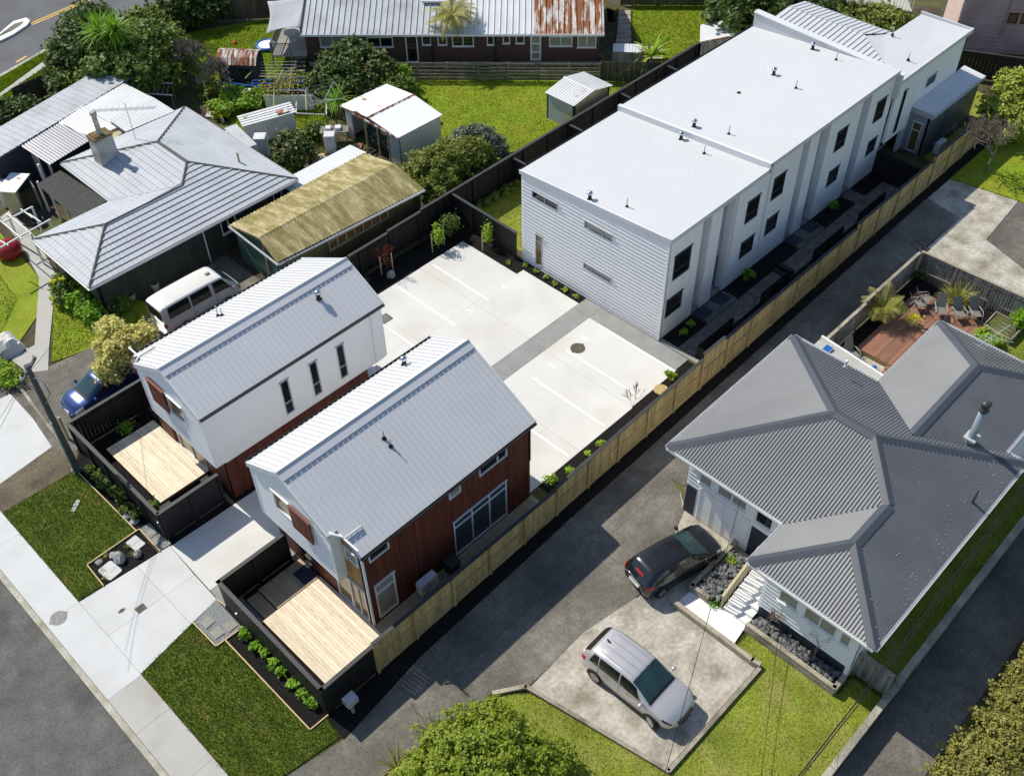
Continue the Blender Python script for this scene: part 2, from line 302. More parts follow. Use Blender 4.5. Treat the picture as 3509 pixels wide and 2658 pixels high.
# ------------------------------------------------------------------ building helpers
def topat(top, u):
    if not isinstance(top, (list, tuple)): return top
    return float(np.interp(u, [t[0] for t in top], [t[1] for t in top]))
class Wall:
    "a vertical wall: u along U from O, height z, N outwards; holes for windows and doors"
    def __init__(s, root, O, U, N, L, z0, top, holes=(), style='plain', mat='wall_white', name='wall', thk=.16, pitch=.17, core=None, board='weatherboard', u0=0.):
        s.root, s.O, s.U, s.N, s.L = root, np.array([O[0], O[1], 0.]), np.array([U[0], U[1], 0.]), np.array([N[0], N[1], 0.]), L
        d0 = 0. if style == 'plain' else -.03
        us = {u0, L}
        if isinstance(top, (list, tuple)): us |= {t[0] for t in top if u0 < t[0] < L}
        for h in holes: us |= {h[0], h[1]}
        us = sorted(u for u in us if u0-1e-6 <= u <= L+1e-6); mb = MB()
        for a, b in zip(us[:-1], us[1:]):
            if b-a < 1e-4: continue
            m = (a+b)/2; hs = sorted((h[2], h[3]) for h in holes if h[0] <= m <= h[1]); z = z0; cells = []
            for h0, h1 in hs:
                if h0 > z+1e-4: cells.append((z, z, h0, h0))
                z = max(z, h1)
            ta, tb = topat(top, a), topat(top, b)
            if max(ta, tb) > z+1e-3: cells.append((z, z, max(z, ta), max(z, tb)))
            for c in cells:
                mb.hexa([s.p(a, c[0], d0), s.p(b, c[1], d0), s.p(b, c[1], -thk), s.p(a, c[0], -thk), s.p(a, c[2], d0), s.p(b, c[3], d0), s.p(b, c[3], -thk), s.p(a, c[2], -thk)])
        s.part = mb.obj(name, core or mat, root); ang = math.atan2(U[1], U[0]); flip = (U[0]*N[1]-U[1]*N[0]) > 0
        sg = 1 if flip else -1
        if style == 'h':
            z = z0; maxz = max(t[1] for t in top) if isinstance(top, (list, tuple)) else top
            while z < maxz-.02:
                z1 = min(z+pitch, maxz); zm = (z+z1)/2; iv = [(u0, L)]
                if isinstance(top, (list, tuple)):
                    ug = np.linspace(u0, L, 400); ok = np.array([topat(top, u) for u in ug]) > zm
                    iv = [(ug[ok][0], ug[ok][-1])] if ok.any() else []
                for h in holes:
                    if min(z1, h[3])-max(z, h[2]) > .35*pitch:
                        iv = [q for (a, b) in iv for q in ((a, min(b, h[0])), (max(a, h[1]), b)) if q[1]-q[0] > .03]
                for a, b in iv:
                    ln = round(b-a, 3); hh = round(z1-z, 3)
                    def mk(ln=ln, hh=hh): return MB().hexa([(0, sg*.022, 0), (ln, sg*.022, 0), (ln, -sg*.028, 0), (0, -sg*.028, 0), (0, -sg*.0275, hh), (ln, -sg*.0275, hh), (ln, -sg*.028, hh), (0, -sg*.028, hh)])
                    piece('weatherboard', ('h', ln, hh, sg), mk, board, s.part, s.p(a, z, 0), (0, 0, ang))
                z = z1
        if style == 'v':
            nb = max(1, int(round((L-u0)/pitch))); w = (L-u0)/nb
            for k in range(nb):
                a = u0+k*w; b = a+w-.014; m = (a+b)/2; tp = min(topat(top, a), topat(top, b)); zz = z0; iv = []
                for h0, h1 in sorted((h[2], h[3]) for h in holes if h[0]-.02 < m < h[1]+.02):
                    if h0-zz > .05: iv.append((zz, h0))
                    zz = max(zz, h1)
                if tp-zz > .05: iv.append((zz, tp))
                for c, d in iv:
                    hh = round(d-c, 3); ww = round(b-a, 3)
                    def mk(ww=ww, hh=hh): return MB().box(0, ww, min(0, -sg*.028), max(0, -sg*.028), 0, hh)
                    piece('cladding_board', ('v', ww, hh, sg), mk, board, s.part, s.p(a, c, 0), (0, 0, ang))
    def p(s, u, z, d): return s.O+s.U*u+s.N*d+np.array([0, 0, z])
    def bar(s, mb, u0, u1, z0, z1, d0, d1):
        return mb.hexa([s.p(u0, z0, d1), s.p(u1, z0, d1), s.p(u1, z0, d0), s.p(u0, z0, d0), s.p(u0, z1, d1), s.p(u1, z1, d1), s.p(u1, z1, d0), s.p(u0, z1, d0)])
    def window(s, h, mull=(), frame='alu', glass='glass', fw=.05, proud=.025, deep=.07, name='window', sill=False, head=True):
        u0, u1, z0, z1 = h[:4]; mb = MB()
        for q in ((u0, u1, z0, z0+fw), (u0, u1, z1-fw, z1), (u0, u0+fw, z0+fw, z1-fw), (u1-fw, u1, z0+fw, z1-fw)): s.bar(mb, *q, -deep, proud)
        us, zs = [u0+fw, u1-fw], [z0+fw, z1-fw]
        for k, f in mull:
            if k == 'v': x = u0+(u1-u0)*f; us.append(x); s.bar(mb, x-fw*.45, x+fw*.45, z0+fw, z1-fw, -deep, proud-.006)
            else: x = z0+(z1-z0)*f; zs.append(x); s.bar(mb, u0+fw, u1-fw, x-fw*.45, x+fw*.45, -deep, proud-.009)
        if head: s.bar(mb, u0-.04, u1+.04, z1, z1+.025, -.02, proud+.05)
        if sill: s.bar(mb, u0-.04, u1+.04, z0-.03, z0, -.02, proud+.05)
        w = mb.obj(name, frame, s.root); us.sort(); zs.sort()
        for a, b in zip(us[:-1], us[1:]):
            for c, d in zip(zs[:-1], zs[1:]): s.bar(MB(), a, b, c, d, -deep*.75, -deep*.45).obj('pane', glass, w)
        return w
PROF_CORR = [(k/6, .5-.5*math.cos(2*math.pi*k/6)) for k in range(6)]
PROF_RIB = [(0, 0), (.80, 0), (.86, 1), (.94, 1)]
PROF_TRAP = [(0, 0), (.55, 0), (.65, 1), (.9, 1)]
PROF_FLAT = [(0, 0), (.5, 0)]
def frame_of(poly, down):
    p = [np.array(q, float) for q in poly]; n = np.zeros(3)
    for a, b in zip(p, p[1:]+p[:1]): n += np.cross(a, b)
    n /= np.linalg.norm(n)
    if n[2] < 0: n = -n
    d = np.array([down[0], down[1], 0.]); s = d-n*(d@n); s /= np.linalg.norm(s); u = np.cross(n, s)
    return p, n, s, u
def section(P, a):
    vs = []
    for (u0, v0), (u1, v1) in zip(P, P[1:]+P[:1]):
        if abs(u1-u0) > 1e-9 and min(u0, u1) <= a <= max(u0, u1): vs.append(v0+(v1-v0)*(a-u0)/(u1-u0))
    return (min(vs), max(vs)) if len(vs) >= 2 else None
def sheet(mb, poly, down, pitch, height, prof):
    "ribbed metal over one roof plane, ribs running down the slope"
    p, n, s, u = frame_of(poly, down); o = p[0]; P = [((q-o)@u, (q-o)@s) for q in p]
    lo, hi = min(a for a, b in P), max(a for a, b in P); pts = {}
    fr = [f for f, h in prof]+[1.0]; hs = [h for f, h in prof]+[prof[0][1]]
    def H(a): return height*float(np.interp(((a-lo)/pitch) % 1.0, fr, hs))
    k = 0
    while lo+k*pitch < hi:
        for f, h in prof:
            a = lo+(k+f)*pitch
            if a < hi: pts[round(a, 5)] = height*h
        k += 1
    for a, b in P: pts.setdefault(round(a, 5), H(a))
    xs = sorted(pts)
    for a, b in zip(xs[:-1], xs[1:]):
        if b-a < 1e-4: continue
        sa, sb = section(P, a+1e-5), section(P, b-1e-5)
        if not sa or not sb: continue
        mb.poly([o+u*a+s*sa[0]+n*pts[a], o+u*b+s*sb[0]+n*pts[b], o+u*b+s*sb[1]+n*pts[b], o+u*a+s*sa[1]+n*pts[a]])
    return mb
def roof_plane(root, poly, down, mat, pitch=.2, height=.028, prof=PROF_RIB, name='roof_plane', under=None):
    mb = MB(); sheet(mb, poly, down, pitch, height, prof)
    if under: mb.poly([(a, b, c-under) for a, b, c in poly][::-1])
    return mb.obj(name, mat, root)
def strip(root, name, a, b, w, h, mat, lift=.02):
    "a folded cap along a ridge or hip"
    a, b = np.array(a, float), np.array(b, float); t = (b-a)/np.linalg.norm(b-a); u = np.cross(t, [0, 0, 1.]); u /= np.linalg.norm(u); up = np.cross(u, t); up = up if up[2] > 0 else -up
    mb = MB(); prof = [(-w, -h), (-w*.25, lift), (0, lift+.025), (w*.25, lift), (w, -h)]
    for (x0, z0), (x1, z1) in zip(prof[:-1], prof[1:]): mb.poly([a+u*x0+up*z0, a+u*x1+up*z1, b+u*x1+up*z1, b+u*x0+up*z0])
    return mb.obj(name, mat, root)
def gutter(root, a, b, mat='alu_white', w=.11, h=.1, side=None, name='gutter'):
    a, b = np.array(a, float), np.array(b, float); t = (b-a)/np.linalg.norm(b-a); n = np.array(side, float)
    mb = MB()
    for o0, o1, z0, z1 in ((0, w, -h, -h+.012), (0, .012, -h, 0), (w-.012, w, -h, .012)):
        mb.hexa([a+n*o0+[0, 0, z0], b+n*o0+[0, 0, z0], b+n*o1+[0, 0, z0], a+n*o1+[0, 0, z0], a+n*o0+[0, 0, z1], b+n*o0+[0, 0, z1], b+n*o1+[0, 0, z1], a+n*o1+[0, 0, z1]])
    return mb.obj(name, mat, root)
# ================================================================== the setting
struct('ground', MB().poly([(-150, -150, -.16), (250, -150, -.16), (250, 250, -.16), (-150, 250, -.16)]), 'soil', 'bare ground under the whole neighbourhood', 'ground')
slab('street', [(-60, -60), (2.42, -60), (2.42, 140), (-60, 140)], -.115, 'road', 'dark asphalt street in the lower left corner', 'road', -.159)
slab('yard_ground', [(2.68, -60), (160, -60), (160, 160), (2.68, 160)], -.035, 'soil', 'patchy earth and weeds between the houses', 'ground', -.15)
kb = slab('kerb', [(2.43, -60), (2.66, -60), (2.66, 140), (2.43, 140)], -.015, 'kerbstone', 'worn concrete kerb along the street edge', 'kerb', -.14)
def panels(name, label, cat, mat, cells, z, gap=.012, pn='panel', base='concrete_old'):
    "a paved piece of the setting, split along its joints; every cell is a convex outline"
    xs = [p[0] for c in cells for p in c]; ys = [p[1] for c in cells for p in c]
    o = MB()
    for c in cells: o.prism(c, -.12, z-.02)
    o = struct(name, o, base, label, cat)
    for c in cells:
        cx, cy = sum(p[0] for p in c)/len(c), sum(p[1] for p in c)/len(c); q = []
        for x, y in c:
            dx, dy = x-cx, y-cy; q.append((x-math.copysign(gap, dx)*.5, y-math.copysign(gap, dy)*.5))
        MB().prism(q, z-.08, z+random.uniform(-.001, .001)).obj(pn, mat, o)
    return o
def rect(x0, x1, y0, y1): return [(x0, y0), (x1, y0), (x1, y1), (x0, y1)]
panels('footpath', 'pale concrete footpath running beside the street', 'footpath', 'concrete_new', [rect(2.67, 4.15, a, b) for a, b in ((29.5, 34.5), (34.5, 40), (40, 46), (46, 52))]+[rect(2.67, 4.15, 24.75, 29.5)], 0.0)
panels('footpath', 'older grey concrete footpath below the new vehicle crossing', 'footpath', 'concrete_path', [rect(2.67, 4.15, 22.75, 24.75), rect(2.67, 4.15, 19.9, 22.75), rect(2.67, 4.15, 17.5, 19.9), rect(2.67, 4.15, 13, 17.5)], 0.0)
panels('vehicle_crossing', 'white concrete vehicle crossing with sawn joints', 'driveway', 'concrete_new',
    [[(4.15, 27.2), (6.75, 27.2), (6.75, 29.3), (4.15, 29.5)], [(6.75, 27.2), (8.2, 27.2), (8.3, 29.2), (6.75, 29.3)], [(4.15, 24.8), (6.75, 25.26), (6.75, 27.2), (4.15, 27.2)], [(6.75, 25.26), (8.15, 25.5), (8.2, 27.2), (6.75, 27.2)]], 0.0)
panels('shared_driveway', 'cream concrete driveway between the two gabled houses', 'driveway', 'concrete_park',
    [[(8.2, 26.05), (14, 26.05), (14, 29.0), (8.3, 29.15)], rect(14, 20, 26.05, 29.0)], .002)
panels('drive_border', 'grey concrete border strip beside the black garden wall', 'driveway', 'concrete_strip', [[(8.15, 24.9), (11, 24.9), (11, 26.04), (8.2, 26.04)], rect(11, 20, 24.95, 26.04)], .002)
panels('parking_court', 'cream concrete parking court with numbered bays', 'car park', 'concrete_park',
    [rect(20, 24.3, 31.4, 35.25), rect(24.3, 28.3, 31.0, 35.25), rect(28.3, 31.6, 31.0, 35.27), rect(20, 24.3, 26.91, 31.4), rect(24.3, 28.3, 26.91, 31.0), rect(28.3, 32.1, 26.91, 31.0),
     rect(20.0, 24.4, 20.0, 25.77), rect(24.4, 28.2, 20.0, 25.77), rect(28.2, 31.64, 20.05, 25.77)], .002, gap=.008)
panels('parking_strip', 'darker grey concrete strip crossing the parking court', 'path', 'concrete_strip', [rect(20, 25.6, 25.78, 26.9), rect(25.6, 28.3, 25.78, 26.9), rect(28.3, 31.65, 25.78, 26.9), rect(31.65, 32.68, 25.78, 26.9), rect(31.65, 32.68, 20.1, 25.78)], .002)
# painted bay lines and numbers
for a, b, c in ((31.53, 25.1, 20.21), (28.98, 25.0, 20.24), (26.36, 24.93, 20.18), (23.81, 24.9, 20.16), (29.0, 34.97, 30.57), (26.40, 35.03, 30.4), (23.85, 35.0, 30.4), (21.3, 35.0, 30.4)):
    lab = {31.53: 'white bay line nearest the weatherboard wall', 28.98: 'white bay line ending beside the rusty manhole cover', 26.36: 'white bay line third from the weatherboard wall, on the fence side', 23.81: 'white bay line nearest the red house on the fence side', 29.0: 'white bay line nearest the back corner saplings', 26.40: 'white bay line by the red twigged sapling', 23.85: 'white bay line just clear of the white house corner', 21.3: 'white bay line hidden behind the white house'}[a]
    tag(box('bay_line', (a-.06, a+.06, c, b, .004, .0075), 'line_paint'), lab, 'marking', 'painted bay lines')
def number(txt, x, y, rz):
    cu = bpy.data.curves.new('t', 'FONT'); cu.body = txt; cu.size = .62; cu.align_x = 'CENTER'; cu.align_y = 'CENTER'; cu.offset = .018; cu.extrude = .0015
    t = bpy.data.objects.new('t', cu); COL.objects.link(t); bpy.context.view_layer.update()
    me = bpy.data.meshes.new_from_object(t); bpy.data.objects.remove(t)
    o = link('bay_number', me, None); me.materials.clear(); me.materials.append(MATS['line_paint']); o.location = (x, y, .0065); o.rotation_euler = (0, 0, rz)
    tag(o, 'white painted digit %s on the parking court' % {'3': 'three', '4': 'four', '6': 'six', '7': 'seven', '8': 'eight'}[txt], 'marking', 'bay numbers')
for t, x, y, rz in (('4', 30.35*1, 30.75, 0), ('3', 27.69, 30.66, 0), ('8', 30.27, 24.89, math.pi), ('7', 27.67, 24.82, math.pi), ('6', 25.09, 24.77, math.pi)): number(t, x, y, rz)
# garden beds with black mulch
def tufts(name, label, polys, n, mat, h=(.04, .09), w=.018, z=.0, cat='grass', lean=.5):
    "many short blades over one or more outlines (stuff)"
    V = []; F = []
    for poly, m in zip(polys, n):
        poly = np.array(poly, float); lo, hi = poly.min(0), poly.max(0); pts = np.zeros((0, 2))
        while len(pts) < m:
            q = lo+RNG.random((m*2, 2))*(hi-lo); ins = np.zeros(len(q), bool); j = len(poly)-1
            for i in range(len(poly)):
                a, b = poly[i], poly[j]; c = ((a[1] > q[:, 1]) != (b[1] > q[:, 1])) & (q[:, 0] < (b[0]-a[0])*(q[:, 1]-a[1])/(b[1]-a[1]+1e-12)+a[0]); ins ^= c; j = i
            pts = np.vstack([pts, q[ins]])
        pts = pts[:m]; e = int(m*.06); ei = RNG.integers(0, len(poly), e); ef = RNG.random((e, 1)); pts[:e] = poly[ei]*(1-ef)+poly[(ei+1) % len(poly)]*ef+RNG.normal(size=(e, 2))*.035; an = RNG.random(m)*6.283; L = h[0]+RNG.random(m)*(h[1]-h[0]); d = np.stack([np.cos(an), np.sin(an)], 1)
        b2 = RNG.random(m)*6.283; t = np.stack([np.cos(b2), np.sin(b2)], 1)*(L*lean)[:, None]
        A = np.c_[pts-d*w, np.full(m, z)]; B = np.c_[pts+d*w, np.full(m, z)]; T = np.c_[pts+t, z+L]
        i = len(V)*0+sum(len(x) for x in V); V += [A, B, T]; k = np.arange(m); F.append(np.stack([i+k, i+m+k, i+2*m+k], 1))
    o = npmesh(name, np.vstack(V), np.vstack(F), mat); return tag(o, label, cat, kind='stuff')
def bed(poly, z, label):
    o = slab('garden_bed', poly, z, 'mulch', label, 'garden bed'); return o
bed([(19.9, 35.26), (31.6, 35.29), (31.6, 31.2), (32.1, 31.0), (32.1, 26.92), (32.7, 26.92), (32.7, 36.95), (19.9, 36.9)], -.005, 'black mulch bed along the back fence and the weatherboard wall')
bed([(21.6, 18.5), (32.6, 18.65), (32.6, 20.08), (31.6, 20.03), (21.6, 19.98)], -.005, 'narrow black mulch bed between parking court and timber fence')
bed([(8.4, 29.13), (20, 28.98), (20, 29.45), (11.3, 29.55), (8.4, 29.55)], -.004, 'thin black planting strip beside the upper red house')
bed([(7.7, 30.95), (8.4, 30.95), (8.4, 36.9), (7.66, 35.95)], .012, 'narrow black bed with shrubs outside the upper garden wall')
bed([(5.3, 29.45), (7.75, 29.28), (7.82, 30.87), (5.35, 30.83)], .012, 'black mulch bed with rocks beside the vehicle crossing')
bed([(7.3, 18.22), (8.1, 18.22), (8.12, 23.58), (7.33, 23.58)], .012, 'long black bed with clipped shrubs below the lower garden wall')
bed([(8.42, 29.42), (12, 29.42), (12, 37.05), (8.42, 37.05)], .0, 'black mulch bed round the upper timber deck')
bed([(8.1, 18.12), (11.75, 18.12), (11.75, 24.95), (8.1, 24.95)], .0, 'black mulch bed round the lower timber deck')
bed([(7.9, 16.95), (10.6, 17.05), (12, 17.45), (21, 17.7), (33, 17.9), (61, 18.3), (61, 18.9), (33, 18.45), (10.6, 18.2), (8.0, 18.1)], -.008, 'strip of bare black soil along the foot of the timber fence')
slab('gravel_patch', [(6.88, 23.68), (8.1, 23.62), (8.13, 25.5), (6.86, 25.24)], .006, 'gravel', 'grey gravel square with pavers before the lower gate', 'gravel')
slab('gravel_patch', [(7.86, 29.27), (8.36, 29.25), (8.38, 30.9), (7.88, 30.92)], .006, 'gravel', 'grey gravel strip with pavers before the upper gate', 'gravel')
# lawns
L1 = [(4.17, 29.55), (5.27, 29.5), (5.32, 30.86), (7.7, 30.95), (7.62, 35.95), (4.17, 36.1)]
L2 = [(4.17, 24.78), (6.83, 25.24), (6.84, 23.64), (7.27, 23.6), (7.27, 18.18), (8.02, 18.16), (7.85, 17.2), (5.6, 17.5), (4.17, 17.95)]
slab('lawn', L1, .02, 'grass_front', 'deep green new lawn on the upper side of the crossing', 'lawn'); slab('lawn', L2, .02, 'grass_front', 'deep green new lawn on the lower side of the crossing', 'lawn')
tufts('grass', 'short dark grass on the two new street lawns', [L1, L2], [17000, 24000], 'blade_front', (.03, .075), .016, .02)
LR = [(4.17, 14.3), (8.6, 14.9), (13.0, 14.3), (14.0, 13.3), (15.15, 7.55), (20.95, 7.55), (20.95, 8.85), (22.0, 8.9), (22.0, 4.9), (23.0, 4.9), (23.0, 3.55), (10, 3.55), (4.17, 3.5)]
slab('lawn', LR, .02, 'grass_right', 'sunny lawn round the parking pad of the grey roofed house', 'lawn'); tufts('grass', 'mown grass in front of the grey roofed house', [LR], [42000], 'blade_right', (.025, .06), .016, .02)
# old driveway on the right
DR = [(2.68, 13.6), (8.4, 14.95), (13.1, 14.35), (14.1, 13.5), (20.5, 12.2), (24.7, 11.8), (24.95, 14.4), (25.6, 15.1), (35, 15.3), (46.2, 15.1), (48.6, 15.9), (52.8, 15.9), (53.2, 18.25), (33, 17.95), (21, 17.75), (12, 17.5), (8.0, 17.0), (5.5, 17.45), (2.68, 18.0)]
cells = [[(4.16, 14.2), (8.4, 14.95), (8.0, 17.0), (5.5, 17.45), (4.16, 17.9)], [(8.4, 14.95), (13.1, 14.35), (13.1, 15.9), (12.2, 17.5), (8.0, 17.0)], [(13.1, 14.35), (14.1, 13.55), (17.4, 13.55), (17.4, 15.9), (13.1, 15.9)], [(17.4, 13.55), (20.9, 12.9), (20.9, 15.9), (17.4, 15.9)],
    [(12.2, 15.9), (17.4, 15.9), (17.4, 17.62), (12.2, 17.5)], [(17.4, 15.9), (21, 15.9), (21, 17.75), (17.4, 17.62)], [(21, 15.9), (26, 15.9), (26, 17.8), (21, 17.75)], [(20.9, 12.9), (24.95, 14.4), (25.6, 15.15), (26, 15.9), (20.9, 15.9)],
    [(26, 15.3), (31, 15.3), (31, 17.9), (26, 17.8)], [(31, 15.3), (36.5, 15.35), (36.5, 17.98), (31, 17.9)], [(36.5, 15.35), (42, 15.4), (42, 18.06), (36.5, 17.98)], [(42, 15.4), (46.3, 15.3), (48.6, 15.9), (48.6, 18.16), (42, 18.06)], [(48.6, 16.0), (52.8, 15.9), (53.2, 18.24), (48.6, 18.16)]]
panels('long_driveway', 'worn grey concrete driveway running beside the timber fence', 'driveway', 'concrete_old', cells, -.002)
slab('forecourt', [(20.5, 11.75), (21.9, 11.75), (24.95, 11.0), (25.0, 14.4), (25.7, 15.2), (20.85, 13.0)], -.004, 'concrete_pad', 'pale concrete apron under the black hatchback', 'driveway')
slab('parking_pad', [(14.15, 13.5), (15.25, 7.75), (20.8, 7.75), (20.8, 12.1), (20.95, 12.95), (17.4, 13.6)], -.001, 'concrete_pad', 'blotchy pale concrete parking pad under the silver car', 'parking pad')
panels('turning_area', 'pale concrete turning area at the end of the long driveway', 'driveway', 'concrete_pad', [[(53.2, 18.2), (52.8, 15.9), (56.4, 16.15), (55.9, 18.2)], [(48.6, 15.9), (51.9, 13.85), (56.6, 14.2), (56.4, 16.15), (52.8, 15.9)], [(47.2, 15.0), (46.3, 12.0), (47.0, 7), (50.6, 10.5), (51.9, 13.85), (48.6, 15.9)]], .001)
panels('turning_area', 'dark old concrete patch beside the turning area', 'driveway', 'concrete_old', [[(51.9, 13.83), (50.65, 10.5), (52.5, 8.0), (56.6, 9), (56.6, 14.18)]], .002)
# neighbour's drive at the lower right
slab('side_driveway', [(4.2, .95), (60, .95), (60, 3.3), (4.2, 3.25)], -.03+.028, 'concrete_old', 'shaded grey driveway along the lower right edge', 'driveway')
LS = [(26.5, 3.6), (45.5, 3.6), (45.5, 5.0), (26.5, 5.0)]
slab('lawn', [(23.2, 3.6), (46, 3.6), (46, 10.4), (39, 10.4), (39, 5.0), (23.2, 5.0)], .01, 'grass_right', 'shaded grass strip behind the grey roofed house', 'lawn')
tufts('grass', 'grass along the back of the grey roofed house', [LS, [(39.2, 5), (45.8, 5), (45.8, 10.3), (39.2, 10.3)]], [4000, 8000], 'blade_right', (.03, .07), .018, .01)
LF = [(55.95, 18.2), (56.6, 14.2), (56.6, 9), (52.5, 8), (50.6, 10.4), (47, 6.6), (47, -6), (80, -6), (80, 18.3)]
slab('lawn', LF, .015, 'grass_bright', 'bright lawn beyond the turning area on the right edge', 'lawn'); tufts('grass', 'bright grass on the far right lawn', [LF], [45000], 'blade_bright', (.03, .07), .022, .015)
LTH = [(56.5, 18.95), (66.5, 18.9), (66.5, 22.8), (63.4, 22.8), (63.4, 20.4), (57, 20.5)]
slab('lawn', LTH, .012, 'grass_right', 'small lawn behind the last white unit', 'lawn')
# lawns, drive and path of the tiled-roof house on the left
LL = [gx(*p) for p in ((0, 545), (60, 510), (118, 590), (80, 712), (0, 745))]
LL2 = [gx(*p) for p in ((118, 600), (196, 640), (300, 700), (210, 725), (112, 783))]
slab('lawn', [(2.7, 46.0), (6.4, 45.6), (9.2, 45.3), (13.2, 48.2), (14, 58), (2.7, 58)], .012, 'grass_bright', 'sunny lawn left of the garden path', 'lawn')
slab('lawn', [gx(118, 588), gx(170, 600), gx(330, 660), gx(300, 712), gx(112, 783)], .012, 'grass_bright', 'wedge of lawn between garden path and old driveway', 'lawn')
tufts('grass', 'clover grass in the garden of the tiled-roof house', [[(4, 46.4), (8.6, 46.1), (11.6, 49.2), (12.4, 56), (4, 56)], [gx(118, 588), gx(170, 605), gx(300, 680), gx(290, 705), gx(112, 783)]], [14000, 6000], 'blade_bright', (.04, .09), .022, .012)
slab('garden_path', [gx(85, 600), gx(122, 590), gx(106, 750), gx(104, 800), gx(60, 805), gx(22, 775), gx(75, 745)], .016, 'concrete_path', 'narrow concrete path leading to the tiled-roof house', 'path')
slab('garden_path', [gx(121, 592), gx(86, 602), gx(40, 520), gx(0, 470), gx(20, 455), gx(75, 510)], .017, 'concrete_path', 'concrete path round the front of the tiled-roof house', 'path')
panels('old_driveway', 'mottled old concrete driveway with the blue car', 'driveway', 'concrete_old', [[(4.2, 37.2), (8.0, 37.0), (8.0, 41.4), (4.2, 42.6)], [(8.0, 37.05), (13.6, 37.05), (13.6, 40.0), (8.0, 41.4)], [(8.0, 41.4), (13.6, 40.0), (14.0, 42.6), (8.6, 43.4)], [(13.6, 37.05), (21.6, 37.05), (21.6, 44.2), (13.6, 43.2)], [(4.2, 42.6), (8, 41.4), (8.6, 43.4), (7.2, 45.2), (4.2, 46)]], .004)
slab('white_driveway', [gx(-40, 900), gx(0, 862), gx(22, 850), gx(72, 905), gx(112, 965), gx(0, 1045), gx(-60, 1080)], .012, 'concrete_new', 'new white concrete driveway cut by the left edge', 'driveway')
slab('verge', [(4.17, 36.12), (7.66, 35.98), (8.35, 36.95), (7.0, 38.6), (5.2, 38.6), (4.17, 40.5)], .006, 'dirt_verge', 'scuffed brown earth verge round the power pole', 'verge')
# back yards
LB = [(33.2, 37.6), (56.5, 37.6), (52.4, 41.6), (40.2, 52.8), (37.8, 49.4), (37.8, 42.6), (34, 41.5)]
slab('lawn', LB, .012, 'grass_bright', 'bright back lawn between the rail fence and the tin shed', 'lawn'); tufts('grass', 'bright grass in the back yard', [LB], [60000], 'blade_bright', (.03, .065), .02, .012)
LC = [(29.5, 54.5), (33.8, 50.2), (35.5, 52.5), (34.2, 56.5), (31, 58)]
slab('lawn', LC, .008, 'grass_bright', 'overgrown patch of lawn in the cluttered yard', 'lawn'); tufts('grass', 'long grass in the cluttered yard', [LC, [(27.5, 44.5), (33.5, 44), (33.5, 50), (27.5, 56)]], [5000, 3000], 'blade_bright', (.08, .22), .03, .0)
LD = [gx(330, 160), gx(560, 150), gx(640, 150), gx(640, 20), gx(420, 60)]
slab('lawn', [gx(380, 75), gx(610, 35), gx(640, 130), gx(600, 165), gx(470, 190), gx(390, 150)], .012, 'grass_bright', 'sunny lawn with the blue paddling pool', 'lawn')
tufts('grass', 'bright grass round the paddling pool', [[gx(390, 80), gx(605, 40), gx(630, 130), gx(600, 160), gx(470, 185), gx(400, 145)]], [30000], 'blade_bright', (.04, .08), .024, .012)
LE = [gx(1365, -10), gx(1620, -10), gx(1600, 40), gx(1500, 110), gx(1430, 140), gx(1390, 130), gx(1365, 60)]
slab('lawn', LE, .012, 'grass_bright', 'bright sloping lawn behind the brick house', 'lawn'); tufts('grass', 'bright grass behind the brick house', [LE], [26000], 'blade_bright', (.04, .08), .025, .012)
slab('lawn', [(33.2, 32.2), (53, 32.2), (53, 37.1), (33.2, 37.1)], -.002, 'grass_right', 'strip of turf behind the white townhouses', 'lawn'); tufts('grass', 'fresh turf behind the white townhouses', [[(33.4, 32.4), (38, 32.4), (38, 36.2), (33.4, 36.2)]], [5000], 'blade_right', (.03, .07), .016, 0)
# the far road
def fpoly(*p): return [gx(*q) for q in p]
slab('far_road', fpoly((-120, 225), (0, 162), (118, 95), (190, 58), (330, 28), (420, -40), (-140, -60)), .0, 'far_road', 'wide grey road in the upper left corner', 'road')
slab('far_kerb', fpoly((-120, 232), (0, 168), (119, 100), (118, 95), (0, 162), (-120, 226)), .035, 'kerbstone', 'pale kerb of the far road', 'kerb')
V1 = fpoly((-60, 208), (0, 170), (119, 101), (112, 118), (0, 200), (-60, 245))
slab('verge', V1, .02, 'grass_bright', 'bright grass verge between far road and footpath', 'verge')
slab('far_footpath', fpoly((-60, 246), (0, 202), (112, 120), (135, 122), (0, 210), (-60, 252)), .028, 'concrete_path', 'narrow footpath beside the far road', 'footpath')
V2 = fpoly((-60, 256), (0, 212), (120, 132), (150, 140), (130, 175), (0, 222), (-60, 280))
slab('lawn', V2, .02, 'grass_bright', 'strip of bright grass inside the far footpath', 'lawn')
slab('far_footpath', fpoly((240, 45), (420, -20), (470, -30), (330, 55), (255, 78)), .006, 'concrete_path', 'pale concrete drive beside the far bare tree', 'driveway')
tufts('grass', 'bright grass beside the far road', [V1, V2], [6000, 8000], 'blade_bright', (.08, .14), .045, .02)
isl = struct('traffic_island', MB().prism(fpoly((-60, 92), (0, 76), (30, 50), (58, 42), (66, 48), (60, 58), (30, 78), (-60, 122)), -.05, .14), 'white_paint', 'white kerbed traffic island on the far road', 'traffic island')
MB().prism(fpoly((-60, 100), (0, 80), (32, 56), (52, 50), (48, 57), (28, 70), (-60, 112)), .1, .155).obj('island_top', 'concrete_old', isl)
